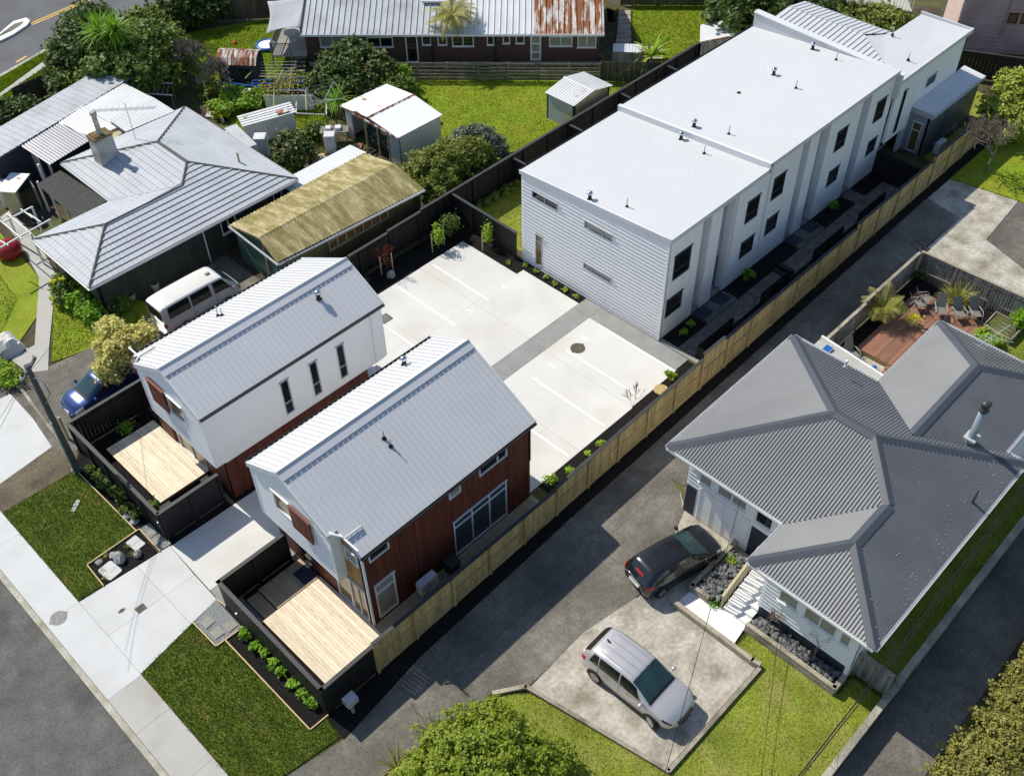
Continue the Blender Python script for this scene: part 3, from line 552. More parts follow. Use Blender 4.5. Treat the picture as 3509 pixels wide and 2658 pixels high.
for k, (a, b) in enumerate((((64, 52), (260, -32)), ((70, 54), (266, -30)))):
    p, q = np.array(g(*a)), np.array(g(*b)); d = (q-p)/np.linalg.norm(q-p); n = np.array([-d[1], d[0], 0])*.07
    tag(MB().hexa([*(p-n+[0, 0, .002], q-n+[0, 0, .002], q+n+[0, 0, .002], p+n+[0, 0, .002]), *(p-n+[0, 0, .008], q-n+[0, 0, .008], q+n+[0, 0, .008], p+n+[0, 0, .008])]).obj('centre_line', 'yellow_paint'), ('yellow centre line of the far road, upper of the pair', 'yellow centre line of the far road, lower of the pair')[k], 'marking', 'yellow centre lines')
for k, (a, b) in enumerate((((146/3.16, 158/3.16*1), (181/3.16*1, 140/3.16)),)): pass
for k, (a, b) in enumerate((((35, 135), (57, 122)), ((92, 102), (115, 89)))):
    p, q = np.array(g(*a)), np.array(g(*b)); d = (q-p)/np.linalg.norm(q-p); n = np.array([-d[1], d[0], 0])*.09
    tag(MB().hexa([*(p-n+[0, 0, .002], q-n+[0, 0, .002], q+n+[0, 0, .002], p+n+[0, 0, .002]), *(p-n+[0, 0, .008], q-n+[0, 0, .008], q+n+[0, 0, .008], p+n+[0, 0, .008])]).obj('edge_dash', 'yellow_paint'), ('yellow kerbside dash further from the green cabbage tree', 'yellow kerbside dash nearer the green cabbage tree')[k], 'marking', 'yellow edge dashes')
# timber garden edging
def edging(pts, label):
    mb = MB()
    for a, b in zip(pts[:-1], pts[1:]):
        a, b = np.array([*a, .03]), np.array([*b, .03]); d = b-a; L = np.linalg.norm(d); d /= L; mb.obox((a+b)/2, d, (-d[1], d[0], 0), (0, 0, 1), L/2+.02, .022, .05)
    tag(mb.obj('timber_edging', 'pine_edge'), label, 'edging')
edging([(7.66, 35.95), (7.72, 30.95)], 'pale timber edging along the upper shrub bed')
edging([(7.85, 29.26), (7.87, 30.9), (5.32, 30.86), (5.26, 29.45)], 'pale timber edging round the rock bed')
edging([(6.84, 25.25), (6.86, 23.65), (8.1, 23.6)], 'pale timber edging round the lower gravel square')
edging([(7.28, 23.62), (7.27, 18.19), (8.1, 18.17)], 'pale timber edging round the clipped shrub bed')
edging([(8.13, 25.5), (8.2, 24.95)], 'short pale timber edging at the lower gate post')
edging([(8.36, 29.25), (8.44, 29.6)], 'short pale timber edging at the upper gate post')
# covers and stepping stones
def cover(name, x, y, r, mat, label, cat, n=28):
    mb = MB().lathe((x, y, 0), [(r, -.02), (r, .008), (r*.93, .011), (r*.9, .007), (0.001, .009)], n); mb.box(x-r-.06, x-r+.02, y-.05, y+.05, -.02, .009); mb.box(x+r-.02, x+r+.06, y-.05, y+.05, -.02, .009)
    tag(mb.obj(name, mat), label, cat)
cover('manhole_cover', 29.48, 24.66, .38, 'iron_cover', 'rusty round manhole cover beside bay number 8', 'manhole')
cover('manhole_cover', 3.19, 29.41, .34, 'steel_cover', 'grey round manhole cover on the footpath', 'manhole')
cover('drain_cover', 5.15, 27.85, .09, 'iron_cover', 'small round drain cover on the vehicle crossing', 'drain')
tag(MB().prism([gx(420/1.586*1, 0)]*0 or [(5.55, 27.2), (5.95, 27.2), (5.95, 27.55), (5.55, 27.55)], 0, .006).obj('toby_box', 'iron_cover'), 'small square meter box lid on the vehicle crossing', 'lid')
gr = thing('drain_grate', 'black drain grate at the corner of the white house', 'grate', (24.2, 33.5, 0)); box('frame', (23.85, 24.55, 33.2, 33.8, -.02, .006), 'alu_dark', gr)
for k in range(6): box('bar', (23.9+k*.1, 23.96+k*.1, 33.25, 33.75, .006, .02), 'steel_cover', gr)
gr = thing('drain_grate', 'rusty drain grate beside the turning area', 'grate', (48.65, 16.0, 0)); box('frame', (48.3, 49.0, 15.7, 16.3, -.02, .006), 'alu_dark', gr)
for k in range(6): box('bar', (48.35+k*.1, 48.41+k*.1, 15.75, 16.25, .006, .02), 'iron_rust', gr)
for x, y, a, lab in ((7.25, 24.85, .1, 'square paver in the lower gravel nearest the driveway'), (7.25, 24.15, -.05, 'square paver in the lower gravel nearest the lawn'), (7.8, 24.05, .05, 'square paver in the lower gravel against the gate')):
    o = MB().obox((0, 0, .02), (1, 0, 0), (0, 1, 0), (0, 0, 1), .22, .22, .02).obj('paver', 'stepping_grey'); o.location = (x, y, 0); o.rotation_euler = (0, 0, a); tag(o, lab, 'paver')
for x, y, lab in ((8.12, 30.35, 'upper of two pavers before the upper gate'), (8.12, 29.85, 'lower of two pavers before the upper gate')): tag(box('paver', (x-.2, x+.2, y-.2, y+.2, 0, .03), 'stepping_grey'), lab, 'paver')
def rounded(x, y, hx, hy, r, z0, z1, a):
    p = []
    for k in range(20):
        t = 2*math.pi*k/20; c, s_ = math.cos(t), math.sin(t); p.append((math.copysign(hx-r, c)+r*c, math.copysign(hy-r, s_)+r*s_))
    return MB().prism([(x+q[0]*math.cos(a)-q[1]*math.sin(a), y+q[0]*math.sin(a)+q[1]*math.cos(a)) for q in p], z0, z1)
tag(rounded(5.85, 29.9, .34, .42, .12, 0, .06, .1).obj('slab_cover', 'stepping'), 'large white rounded concrete lid in the rock bed', 'lid')
tag(rounded(7.35, 30.35, .26, .36, .06, 0, .06, .1).obj('slab_cover', 'stepping'), 'smaller white concrete lid in the rock bed', 'lid')
tag(rounded(6.6, 34.1, .1, .33, .09, 0, .035, -.9).obj('slab_cover', 'stepping'), 'small oblong white lid sunk in the upper lawn', 'lid')
def rock(x, y, r, h, label, seed, mat='rock'):
    rg = np.random.default_rng(seed); mb = MB(); import bmesh
    bm = bmesh.new(); bmesh.ops.create_icosphere(bm, subdivisions=2, radius=1)
    for v in bm.verts: v.co = Vector((v.co.x*r*(1+rg.normal()*.12), v.co.y*r*.8*(1+rg.normal()*.12), max(-.1, v.co.z*h*(1+rg.normal()*.1)+h*.3)))
    me = bpy.data.meshes.new('rock'); bm.to_mesh(me); bm.free(); o = link('rock', me, mat); o.location = (x, y, 0); o.rotation_euler = (0, 0, rg.random()*6); tag(o, label, 'rock')
rock(6.45, 30.1, .3, .32, 'largest grey boulder in the rock bed', 1); rock(6.35, 30.45, .22, .15, 'flat pale stone beside the largest boulder', 2); rock(7.1, 29.75, .2, .25, 'grey rock near the driveway edge of the rock bed', 3); rock(5.75, 30.6, .18, .12, 'low pale stone behind the white lid', 4)
rock(7.95, 31.9, .28, .14, 'low grey stone in the upper shrub bed', 5); rock(7.95, 31.4, .24, .12, 'flat round stone at the lower end of the upper shrub bed', 6); rock(7.7, 36.0, .25, .12, 'flat stone at the foot of the power pole', 7)
rock(26.75, 35.9, .26, .3, 'pale boulder in the bed by the staked saplings', 8)
tag(MB().lathe((30.05, 19.75, 0), [(.36, -.02), (.36, .05), (.33, .06), (.001, .06)], 20).obj('tree_stump', 'pine_fence'), 'flat round timber stump beside the timber fence', 'stump')
# ================================================================== fences
def paling_fence(name, label, line, tops, mat, cap=None, side=1, posts=2.1, pal=.15, rails=(.35, .95), rail_mat=None, z0=.05, zb=None, post_mat=None, kick=None, gap=.009, thk=.02, visible=None):
    "posts, rails and one board after another along a line; side +1 puts rails on the left of the line's direction"
    a, b = np.array([*line[0], 0.]), np.array([*line[1], 0.]); d = b-a; L = float(np.linalg.norm(d)); d /= L; n = np.array([-d[1], d[0], 0])*side
    root = thing(name, label, 'fence', (float(a[0]), float(a[1]), 0)); ang = math.atan2(d[1], d[0]); rail_mat = rail_mat or mat
    T = lambda u: float(np.interp(u, [t[0] for t in tops], [t[1] for t in tops]))
    k = 0; u = 0.
    while u < L-.02:
        w = min(pal, L-u); h = round(T(u+w/2)-z0, 2)
        def mk(w=round(w-gap, 3), h=h): return MB().box(0, w, -thk, 0, 0, h)
        o = piece('paling', ('pal', round(w-gap, 3), h), mk, mat, root, a+d*u+n*(0.0 if side > 0 else 0)+np.array([0, 0, z0]), (0, 0, ang)); u += pal; k += 1
    m = max(1, int(round(L/posts)))
    for i in range(m+1):
        u = L*i/m; c = a+d*min(max(u, .05), L-.05)+n*.075; t = T(min(max(u, .05), L-.05))-.04
        MB().obox(c+[0, 0, t/2-.1], d, n, (0, 0, 1), .05, .05, t/2+.1).obj('post', post_mat or rail_mat, root)
    for rz in rails:
        for i in range(m):
            u0, u1 = L*i/m+.06, L*(i+1)/m-.06; c = a+d*(u0+u1)/2+n*.05
            MB().obox(c+[0, 0, rz*T((u0+u1)/2)], d, n, (0, 0, 1), (u1-u0)/2, .022, .042).obj('rail', rail_mat, root)
    if kick:
        for i in range(m): 
            c = a+d*(L*(i+.5)/m)+n*.045; MB().obox(c+[0, 0, .08], d, n, (0, 0, 1), L/m/2-.02, .02, .09).obj('kickboard', kick, root)
    if cap:
        us = sorted({0., L} | {t[0] for t in tops if 0 < t[0] < L})
        for u0, u1 in zip(us[:-1], us[1:]):
            if u1-u0 < .05: continue
            p, q = a+d*u0, a+d*u1; zt0, zt1 = T(u0+1e-3), T(u1-1e-3); s = n*.0
            mb = MB(); w0, w1 = -.06, .10
            mb.hexa([p+n*w0+[0, 0, zt0], q+n*w0+[0, 0, zt1], q+n*w1+[0, 0, zt1], p+n*w1+[0, 0, zt0], p+n*w0+[0, 0, zt0+.035], q+n*w0+[0, 0, zt1+.035], q+n*w1+[0, 0, zt1+.035], p+n*w1+[0, 0, zt0+.035]]).obj('cap', cap, root)
    return root
def stepped(*s): 
    out = []
    for u0, u1, h0, h1 in s: out += [(u0+1e-3, h0), (u1-1e-3, h1)]
    return out
# long pale timber fence: seen from its rail side
X0 = 10.55
def fyy(x): return 18.24+(x-12)*.0142
paling_fence('timber_fence', 'long new pale timber paling fence between both driveways', ((X0, fyy(X0)), (60.5, fyy(60.5))), stepped(*[(a-X0, b-X0, h0, h1) for a, b, h0, h1 in ((10.55, 20.85, 2.02, 1.74), (20.85, 31.4, 1.88, 1.95), (31.4, 33.2, 2.28, 2.22), (33.2, 45.5, 2.05, 1.78), (45.5, 54.05, 2.08, 1.88), (54.05, 60.5, 2.15, 1.97))]),
    'pine_fence', cap='fence_black_cap', side=-1, posts=2.12, pal=.17, rails=(.52,), kick='pine_fence')
# black boundary fence along the back
paling_fence('black_fence', 'tall black stained fence along the back boundary of the new homes', ((8.45, 36.93), (58.0, 37.45)), stepped((0, 4.2, 1.85, 1.85), (4.2, 16.5, 1.6, 1.6), (16.5, 19.3, 1.75, 1.75), (19.3, 21.8, 1.85, 1.85), (21.8, 49.6, 1.95, 1.95)), 'fence_black', cap='fence_black_cap', side=-1, posts=2.2, pal=.19, rails=(.15, .85))
paling_fence('black_fence', 'black fence closing the turf strip beside the staked sapling bed', ((32.62, 37.2), (32.55, 31.9)), [(0, 1.85), (5.3, 1.8)], 'fence_black', cap='fence_black_cap', side=-1, posts=1.8, pal=.15, rails=())
for k, x in enumerate((37.6, 42.6, 47.6, 52.4)):
    paling_fence('black_divider', ('black garden divider nearest the near end of the townhouse roof', 'second black garden divider behind the townhouse roof', 'third black garden divider behind the townhouse roof', 'farthest black garden divider behind the townhouse roof')[k], ((x, 37.3), (x, 32.0)), [(0, 1.8), (5.3, 1.8)], 'fence_black', cap='fence_black_cap', side=1, posts=1.8, pal=.15, rails=(.5,))
# black garden walls of the two gabled houses: wide boards on a frame
def black_wall(label, pts, h, gate=None, slats=None):
    root = thing('black_garden_wall', label, 'fence', (*pts[0], 0))
    for a, b in zip(pts[:-1], pts[1:]):
        a, b = np.array([*a, 0.]), np.array([*b, 0.]); d = b-a; L = float(np.linalg.norm(d)); d /= L; n = np.array([-d[1], d[0], 0]); m = max(1, int(round(L/1.5)))
        for i in range(m):
            c = a+d*(L*(i+.5)/m); MB().obox(c+[0, 0, h/2+.02], d, n, (0, 0, 1), L/m/2-.006, .02, h/2-.03).obj('panel', 'fence_black', root)
        for i in range(m+1): MB().obox(a+d*min(max(L*i/m, .04), L-.04)+[0, 0, h/2]+n*.06, d, n, (0, 0, 1), .045, .04, h/2).obj('post', 'fence_black', root)
        MB().obox((a+b)/2+[0, 0, h+.015]+n*.03, d, n, (0, 0, 1), L/2+.05, .085, .02).obj('cap', 'fence_black_cap', root)
    return root
w = black_wall('black garden wall round the lower deck with the gate', [(11.5, 24.87), (8.22, 24.87), (8.12, 18.2), (10.55, 18.22)], 1.82)
box('gate_latch', (8.03, 8.1, 23.62, 23.7, .95, 1.05), 'steel', w)
w = black_wall('black garden wall round the upper deck', [(11.4, 29.52), (8.45, 29.52), (8.45, 36.9)], 1.82)
box('gate_latch', (8.36, 8.42, 29.75, 29.82, .95, 1.05), 'steel', w)

# ================================================================== the white townhouse block
TH = thing('townhouse_block', 'long white two storey townhouse block with a pale metal roof', 'building', (32.74, 22.06, 0))
WN = Wall(TH, (32.74, 22.06), (0, 1), (-1, 0), 9.62, 0.0, [(0, 6.2), (9.62, 5.6)], [(7.07, 8.89, 4.53, 5.0), (3.4, 5.25, 4.45, 4.93), (8.11, 8.62, .25, 2.35), (3.3, 5.2, 1.88, 2.28)], 'h', 'weatherboard', pitch=.224)
WN.window((7.07, 8.89, 4.53, 5.0), (('v', .5),), 'alu', 'glass'); WN.window((3.4, 5.25, 4.45, 4.93), (('v', .36),), 'alu', 'glass_blind')
WN.window((8.11, 8.62, .25, 2.35), (('h', .78),), 'alu', 'glass_warm'); WN.window((3.3, 5.2, 1.88, 2.28), (('v', .72),), 'alu', 'glass_blind')
WN.bar(MB(), -.04, .06, 0, 6.2, -.06, .03).obj('corner_board', 'weatherboard', TH)
holes = []
HW = [(33.3, 34.65, 3.55, 5.08), (33.05, 34.35, 1.28, 2.45), (39.28, 40.4, 3.7, 5.09), (39.35, 40.55, 1.36, 2.46), (41.55, 42.65, 3.96, 5.38), (41.6, 42.7, 1.65, 2.75), (47.6, 48.7, 4.04, 5.37), (47.7, 48.8, 1.71, 2.77), (51.72, 52.8, 4.03, 5.42), (51.9, 52.9, 1.74, 2.75)]
secs = [(32.80, 35.42, 6.25), (36.15, 37.05, 6.25), (38.1, 40.75, 6.25), (40.75, 43.95, 6.5), (44.7, 45.6, 6.5), (46.65, 49.9, 6.5), (50.85, 53.5, 6.5)]
for a, b, t in secs:
    hs = [(h[0]-32.74, h[1]-32.74, h[2], h[3]) for h in HW if a <= h[0] < b]
    w = Wall(TH, (32.74, 22.06), (1, 0), (0, -1), b-32.74, 0, t, hs, 'plain', 'brick_white', u0=a-32.74, name='brick_wall')
    for h in hs: w.window(h, (('h', .34),), 'alu_dark', 'glass', fw=.06)
    # shallow courses of the painted brick
    for k in range(int(t/.25)): pass
for a, b in ((35.42, 36.15), (37.05, 38.1), (43.95, 44.7), (45.6, 46.65), (49.9, 50.85)):
    t = 6.25 if a < 40 else 6.5
    w = Wall(TH, (a, 22.5), (1, 0), (0, -1), b-a, 0, t, [(.06, b-a-.06, .2, 2.25)], 'plain', 'wall_cool', name='porch_wall')
    MB().box(a-.1, a-.003, 22.225, 22.66, 0, t-.02).box(b+.003, b+.1, 22.225, 22.66, 0, t-.02).obj('porch_side', 'brick_white', TH)
    d = w.bar(MB(), .07, b-a-.07, .2, 2.24, -.08, -.03).obj('door', 'annex_clad', TH); w.bar(MB(), b-a-.18, b-a-.15, .9, 1.4, -.03, .03).obj('handle', 'steel', d)
    box('doormat_step', (a+.02, b-.02, 22.1, 22.48, -.02, .12), 'concrete_strip', TH)
Wall(TH, (32.74, 31.7), (1, 0), (0, 1), 20.8, 0, 5.6, style='plain', mat='weatherboard', name='rear_wall'); Wall(TH, (53.5, 22.3), (0, 1), (1, 0), 9.4, 0, 5.6, style='plain', mat='weatherboard')
def th_roof(x0, x1, zr, zl):
    roof_plane(TH, [(x0, 21.96, zr), (x1, 21.96, zr), (x1, 31.78, zl), (x0, 31.78, zl)], (0, 1), 'steel_white', .26, .02, PROF_RIB, under=.1)
    MB().hexa([(x0, 21.93, zr-.2), (x0, 31.8, zl-.2), (x0+.05, 31.8, zl-.2), (x0+.05, 21.93, zr-.2), (x0-.02, 21.93, zr+.035), (x0-.02, 31.8, zl+.035), (x0+.06, 31.8, zl+.035), (x0+.06, 21.93, zr+.035)]).obj('barge_flashing', 'steel_pale', TH)
    MB().box(x0, x1, 21.9, 21.99, zr-.22, zr+.04).obj('fascia', 'steel_white', TH); MB().hexa([(x0, 21.9, zr+.03), (x1, 21.9, zr+.03), (x1, 22.3, zr+.005), (x0, 22.3, zr+.005), (x0, 21.9, zr+.045), (x1, 21.9, zr+.045), (x1, 22.3, zr+.025), (x0, 22.3, zr+.025)]).obj('ridge_flashing', 'steel_white', TH)
    gutter(TH, (x0, 31.8, zl+.01), (x1, 31.8, zl+.01), 'alu_dark', side=(0, 1, 0))
th_roof(32.68, 40.72, 6.45, 5.8); th_roof(40.72, 53.4, 6.75, 6.06)
MB().hexa([(40.62, 21.9, 6.3), (40.62, 31.85, 5.6), (40.82, 31.85, 5.6), (40.82, 21.9, 6.3), (40.6, 21.9, 6.81), (40.6, 31.85, 6.13), (40.82, 31.85, 6.13), (40.82, 21.9, 6.81)]).obj('step_flashing', 'steel_pale', TH)
MB().hexa([(53.35, 21.75, 5.0), (53.35, 31.8, 5.0), (53.62, 31.8, 5.0), (53.62, 21.75, 5.0), (53.35, 21.75, 6.45), (53.35, 31.8, 6.95), (53.62, 31.8, 6.95), (53.62, 21.75, 6.45)]).obj('parapet', 'steel_white', TH)
MB().hexa([(53.3, 21.7, 6.45), (53.3, 31.85, 6.95), (53.8, 31.85, 6.95), (53.8, 21.7, 6.45), (53.3, 21.7, 6.5), (53.3, 31.85, 7.0), (53.8, 31.85, 7.0), (53.8, 21.7, 6.5)]).obj('parapet_cap', 'steel_pale', TH)
def roofz(y, x): return (6.45+(5.8-6.45)*(y-21.96)/9.82) if x < 40.72 else (6.75+(6.06-6.75)*(y-21.96)/9.82)
def roof_vent(root, x, y, z, big=True):
    v = MB().lathe((x, y, z), [(.15, -.02), (.1, .05), (.09, .08), (.09, .30)], 14).obj('vent_pipe', 'black', root, True)
    MB().lathe((x, y, z), [(.08, .28), (.155, .31), (.165, .36), (.12, .43), (.05, .46)], 16).obj('cowl', 'chrome', v, True)
def stink_pipe(root, x, y, z, h=.5):
    v = MB().lathe((x, y, z), [(.11, -.03), (.06, .08), (.05, .1)], 12).obj('pipe_boot', 'black', root, True); MB().lathe((x, y, z), [(.028, 0), (.028, h)], 8).obj('pipe', 'alu', v, True)
def onroof(fx, fy):
    z = 6.3
    for _ in range(6): p = g(fx, fy, z); z = roofz(p[1], p[0])
    return p[0], p[1], z
for fx, fy in ((1274, 430), (1471, 301), (1499, 274), (1671, 162), (1755, 107)): roof_vent(TH, *onroof(fx, fy))
for fx, fy in ((1354, 447), (1521, 332), (1574, 290), (1719, 191), (1806, 130)): stink_pipe(TH, *onroof(fx, fy))
for fx, fy in ((1596, 201),): 
    x, y, z = onroof(fx, fy); MB().lathe((x, y, z), [(.12, 0), (.1, .05), (.02, .06)], 10).obj('roof_boot', 'black', TH)
# downpipes and meter details on the shaded side
for x in (41.1, 38.2):
    MB().box(x, x+.06, 21.96, 22.03, .2, 6.3).obj('downpipe', 'alu_white', TH)
# far unit of the block
FU = thing('end_unit', 'white end unit of the townhouse row with grey clad annex', 'building', (53.7, 22.06, 0))
Wall(FU, (56.3, 22.1), (1, 0), (0, -1), 6.15, 0, 5.6, [(1.75, 2.95, 3.62, 4.3)], 'plain', 'wall_white').window((1.75, 2.95, 3.62, 4.3), (), 'alu', 'glass')
Wall(FU, (53.65, 21.88), (1, 0), (0, -1), 2.7, 1.9, 5.62, [(.9, 1.3, 2.2, 5.0)], 'plain', 'brick_white', name='brick_wall').window((.9, 1.3, 2.2, 5.0), (), 'alu_dark', 'glass')
MB().box(53.65, 56.35, 21.95, 22.9, 1.9, 2.0).box(56.25, 56.35, 21.9, 22.2, 1.9, 5.6).obj('soffit', 'brick_white', FU)
w = Wall(FU, (53.65, 22.9), (1, 0), (0, -1), 3.1, 0, 1.8, [(1.9, 2.7, .15, 1.75)], 'plain', 'wall_cool'); w.window((1.9, 2.7, .15, 1.75), (('h', .7),), 'alu_white', 'glass_warm', name='door')
Wall(FU, (62.45, 22.1), (0, 1), (1, 0), 3.2, 0, 5.6, style='plain', mat='wall_white')
Wall(FU, (53.7, 31.6), (1, 0), (0, 1), 5.2, 0, 5.6, style='plain', mat='wall_white'); Wall(FU, (58.9, 25.3), (0, 1), (1, 0), 6.3, 0, 5.6, style='plain', mat='wall_white'); Wall(FU, (58.9, 25.3), (1, 0), (0, 1), 3.5, 0, 5.6, style='plain', mat='wall_white')
roof_plane(FU, [(53.8, 22.0, 5.85), (62.5, 22.0, 5.85), (62.5, 25.35, 5.75), (59.0, 25.35, 5.75), (57.1, 26.3, 6.05), (54.6, 23.1, 5.88), (53.8, 22.6, 5.87)], (0, 1), 'steel_white', .24, .024, under=.08)
roof_plane(FU, [(57.1, 26.3, 6.05), (54.6, 23.1, 5.88), (53.8, 22.6, 5.75), (53.8, 31.7, 5.75), (57.1, 31.7, 6.05)], (-1, 0), 'steel_white', .36, .06, PROF_RIB)
roof_plane(FU, [(57.1, 26.3, 6.05), (57.1, 31.7, 6.05), (59.1, 31.7, 5.7), (59.1, 25.35, 5.7)], (1, 0), 'steel_white', .36, .05, PROF_RIB, under=.1)
MB().box(53.8, 62.55, 21.9, 22.02, 5.62, 5.9).box(62.45, 62.56, 22.0, 25.4, 5.55, 5.88).obj('fascia', 'steel_white', FU)
for fx, fy in ((1928, 75), (1962, 129)): p = g(fx, fy, 5.9); stink_pipe(FU, float(p[0]), float(p[1]), 5.88)
AN = thing('annex', 'grey ribbed metal lean-to on the side of the end unit', 'building', (56.9, 20.75, 0))
Wall(AN, (56.9, 20.75), (1, 0), (0, -1), 6.35, 0, 2.75, [(2.2, 2.32, .2, 2.4)], 'v', 'annex_clad', board='annex_clad', pitch=.3, core='annex_clad'); Wall(AN, (56.9, 20.78), (0, 1), (-1, 0), 1.3, 0, 2.8, [(.35, .95, .1, 2.1)], 'plain', 'wall_cool').window((.35, .95, .1, 2.1), (('h', .72),), 'alu_white', 'glass_warm', name='door')
Wall(AN, (63.25, 20.78), (0, 1), (1, 0), 1.3, 0, 2.8, style='plain', mat='annex_clad')
roof_plane(AN, [(56.75, 20.6, 2.85), (63.4, 20.6, 2.85), (63.4, 22.09, 3.02), (56.75, 22.09, 3.02)], (0, -1), 'steel_pale', .42, .04, PROF_RIB, under=.15)
MB().box(56.72, 63.4, 20.55, 20.62, 2.68, 2.88).box(56.7, 56.77, 20.6, 22.05, 2.7, 3.0).obj('fascia', 'alu', AN)
# courtyard in front of the units
panels('courtyard_edge', 'pale concrete lip between parking court and paved courtyard', 'path', 'concrete_strip', [rect(32.72, 33.0, 18.9, 22.0)], .004)
pv = struct('courtyard', MB().box(33.0, 53.4, 18.7, 22.05, -.1, -.012), 'mulch', 'shaded courtyard of brown pavers along the white units', 'courtyard')
cells = [(33.0, 53.0, 20.0, 21.02), (35.5, 38.2, 21.02, 22.02), (44.0, 46.7, 21.02, 22.02), (49.9, 50.9, 21.02, 22.02)]
nb = 0; rest = MB()
for x0, x1, y0, y1 in cells:
    r = 0; y = y0
    while y < y1-.05:
        x = x0+(.11 if r % 2 else 0)
        while x < x1-.1:
            q = (x, x+.212, y, y+.102, -.03, .0+random.uniform(-.003, .003))
            if nb < 300:
                piece('paver', 'pv', lambda: MB().box(0, .21, 0, .1, -.03, 0), 'paver', pv, (x, y, random.uniform(-.002, .003))); nb += 1
            else: rest.box(q[0], q[1]-.004, q[2], q[3]-.004, q[4], q[5])
            x += .22
        y += .11; r += 1
tag(rest.obj('paving', 'paver', pv), kind='stuff')
for x0, x1, lab in ((35.55, 36.45, 'dark blue doormat at the first townhouse entry'), (37.1, 38.0, 'dark blue doormat at the second townhouse entry'), (44.0, 44.9, 'dark blue doormat at the third townhouse entry'), (45.7, 46.6, 'dark blue doormat at the fourth townhouse entry')):
    tag(box('doormat', (x0, x1, 21.3, 22.0, .006, .022), 'doormat'), lab, 'doormat', 'doormats of the units')
for k, (x0, x1) in enumerate(((33.1, 36.0), (38.6, 41.2), (43.6, 46.5), (48.2, 51.0))):
    b = thing('bin_screen', ('first', 'second', 'third', 'fourth')[k]+' low black bin screen along the timber fence, counting from the parking court', 'screen', (x0, 19.4, 0), 'low black bin screens')
    for j in range(3): box('post', (x0+j*(x1-x0)/2-.04, x0+j*(x1-x0)/2+.04, 19.85, 19.92, -.05, .75), 'fence_black', b)
    for j in range(4): box('slat', (x0, x1, 19.93, 19.95, .06+j*.18, .2+j*.18), 'fence_black', b)
    box('end_panel', (x0-.03, x0+.01, 18.95, 19.9, -.02, .75), 'fence_black', b)
for k, x in enumerate((41.35, 41.75)): tag(box('step', (x, x+.3, 20.02, 21.0, 0, .1+.1*k), 'fence_black'), ('lower dark step in the paved courtyard', 'upper dark step in the paved courtyard')[k], 'step')
box_ = thing('black_screen', 'black timber screen across the courtyard before the end unit', 'fence', (53.0, 20, 0))
for k in range(14): piece('board', 'bsc', lambda: MB().box(0, .03, 0, .19, 0, 1.75), 'fence_black', box_, (53.05, 19.1+k*.2, 0))
hp = thing('heat_pump', 'white outdoor heat pump unit beside the grey annex', 'heat pump', (57.9, 20.0, 0)); box('casing', (57.6, 58.5, 19.95, 20.3, .1, .8), 'white_ware', hp); MB().lathe((58.0, 19.94, .45), [(.26, 0), (.26, .012), (.01, .014)], 18, 'y').obj('fan_guard', 'alu', hp); box('foot', (57.7, 57.78, 19.95, 20.3, -.02, .1), 'black', hp); box('foot', (58.3, 58.38, 19.95, 20.3, -.02, .1), 'black', hp)

# ================================================================== the two gabled houses
def gable_house(label, mirror, yr, screen_first):
    """ridge at yr; short side towards +s, long side towards -s, where s = +1 puts the short eave on the +Y side"""
    s = mirror; Y = lambda d: yr+s*d               # d > 0 towards the short eave
    ys, yl, zr, zs, zl, x0, x1 = Y(2.35), Y(-3.85), 6.86, 5.60, 4.79, 11.3, 21.1
    root = thing('gabled_house', label, 'house', (11.8, min(ys, yl), 0)); t = .538
    tb = lambda d: zr-abs(d)*t
    # upper gable end to the street: white boards, window and cedar screen
    dl, dr = (2.28, -2.65)
    lo, hi = (Y(dr), Y(dl)) if s > 0 else (Y(dl), Y(dr))
    O = (x0+.06, lo); L = hi-lo
    f = lambda u: tb((lo+u-yr))
    top = [(0, f(0)-.06), (abs(lo-yr), zr-.06), (L, f(L)-.06)]
    wu = sorted((lo_ - lo) for lo_ in (Y(.95), Y(-1.5))) if s > 0 else sorted((lo_-lo) for lo_ in (Y(.75), Y(-1.65)))
    hole = (wu[0], wu[1], 4.0, 5.15)
    G = Wall(root, O, (0, 1), (-1, 0), L, 2.5, top, [hole], 'h', 'weatherboard', pitch=.24)
    G.window(hole, (('v', .5),), 'alu_white', 'glass_warm', proud=.04)
    um = (wu[0]+wu[1])/2; ua, ub = (wu[0]-.05, um) if screen_first else (um, wu[1]+.05)
    sc = G.bar(MB(), ua, ub, 3.92, 5.25, .09, .12).obj('cedar_screen', 'cedar_screen', root); nbd = 11
    for k in range(nbd): G.bar(MB(), ua+(ub-ua)*k/nbd+.006, ua+(ub-ua)*(k+1)/nbd-.006, 3.93, 5.24, .12, .14).obj('slat', 'cedar_screen', sc)
    G.bar(MB(), ua-.03, ub+.03, 5.25, 5.29, .05, .17).obj('screen_head', 'cedar_screen', sc)
    G.bar(MB(), -.03, .05, 2.5, top[0][1], -.05, .03).obj('corner_board', 'weatherboard', root); G.bar(MB(), L-.05, L+.03, 2.5, top[2][1], -.05, .03).obj('corner_board', 'weatherboard', root)
    MB().box(x0+.55, x1-.3, min(lo, ys, yl+s*.1)+.05, max(hi, ys, yl+s*.1)-.05, 2.42, 2.48).box(x0+.1, x0+.54, lo+.05, hi-.05, 2.44, 2.49).obj('floor_slab', 'wall_white', root)
    # short side wall
    wa = ys-s*.1
    return dict(root=root, s=s, Y=Y, ys=ys, yl=yl, zr=zr, zs=zs, zl=zl, x0=x0, x1=x1, tb=tb, G=G, lo=lo, hi=hi, wa=wa)
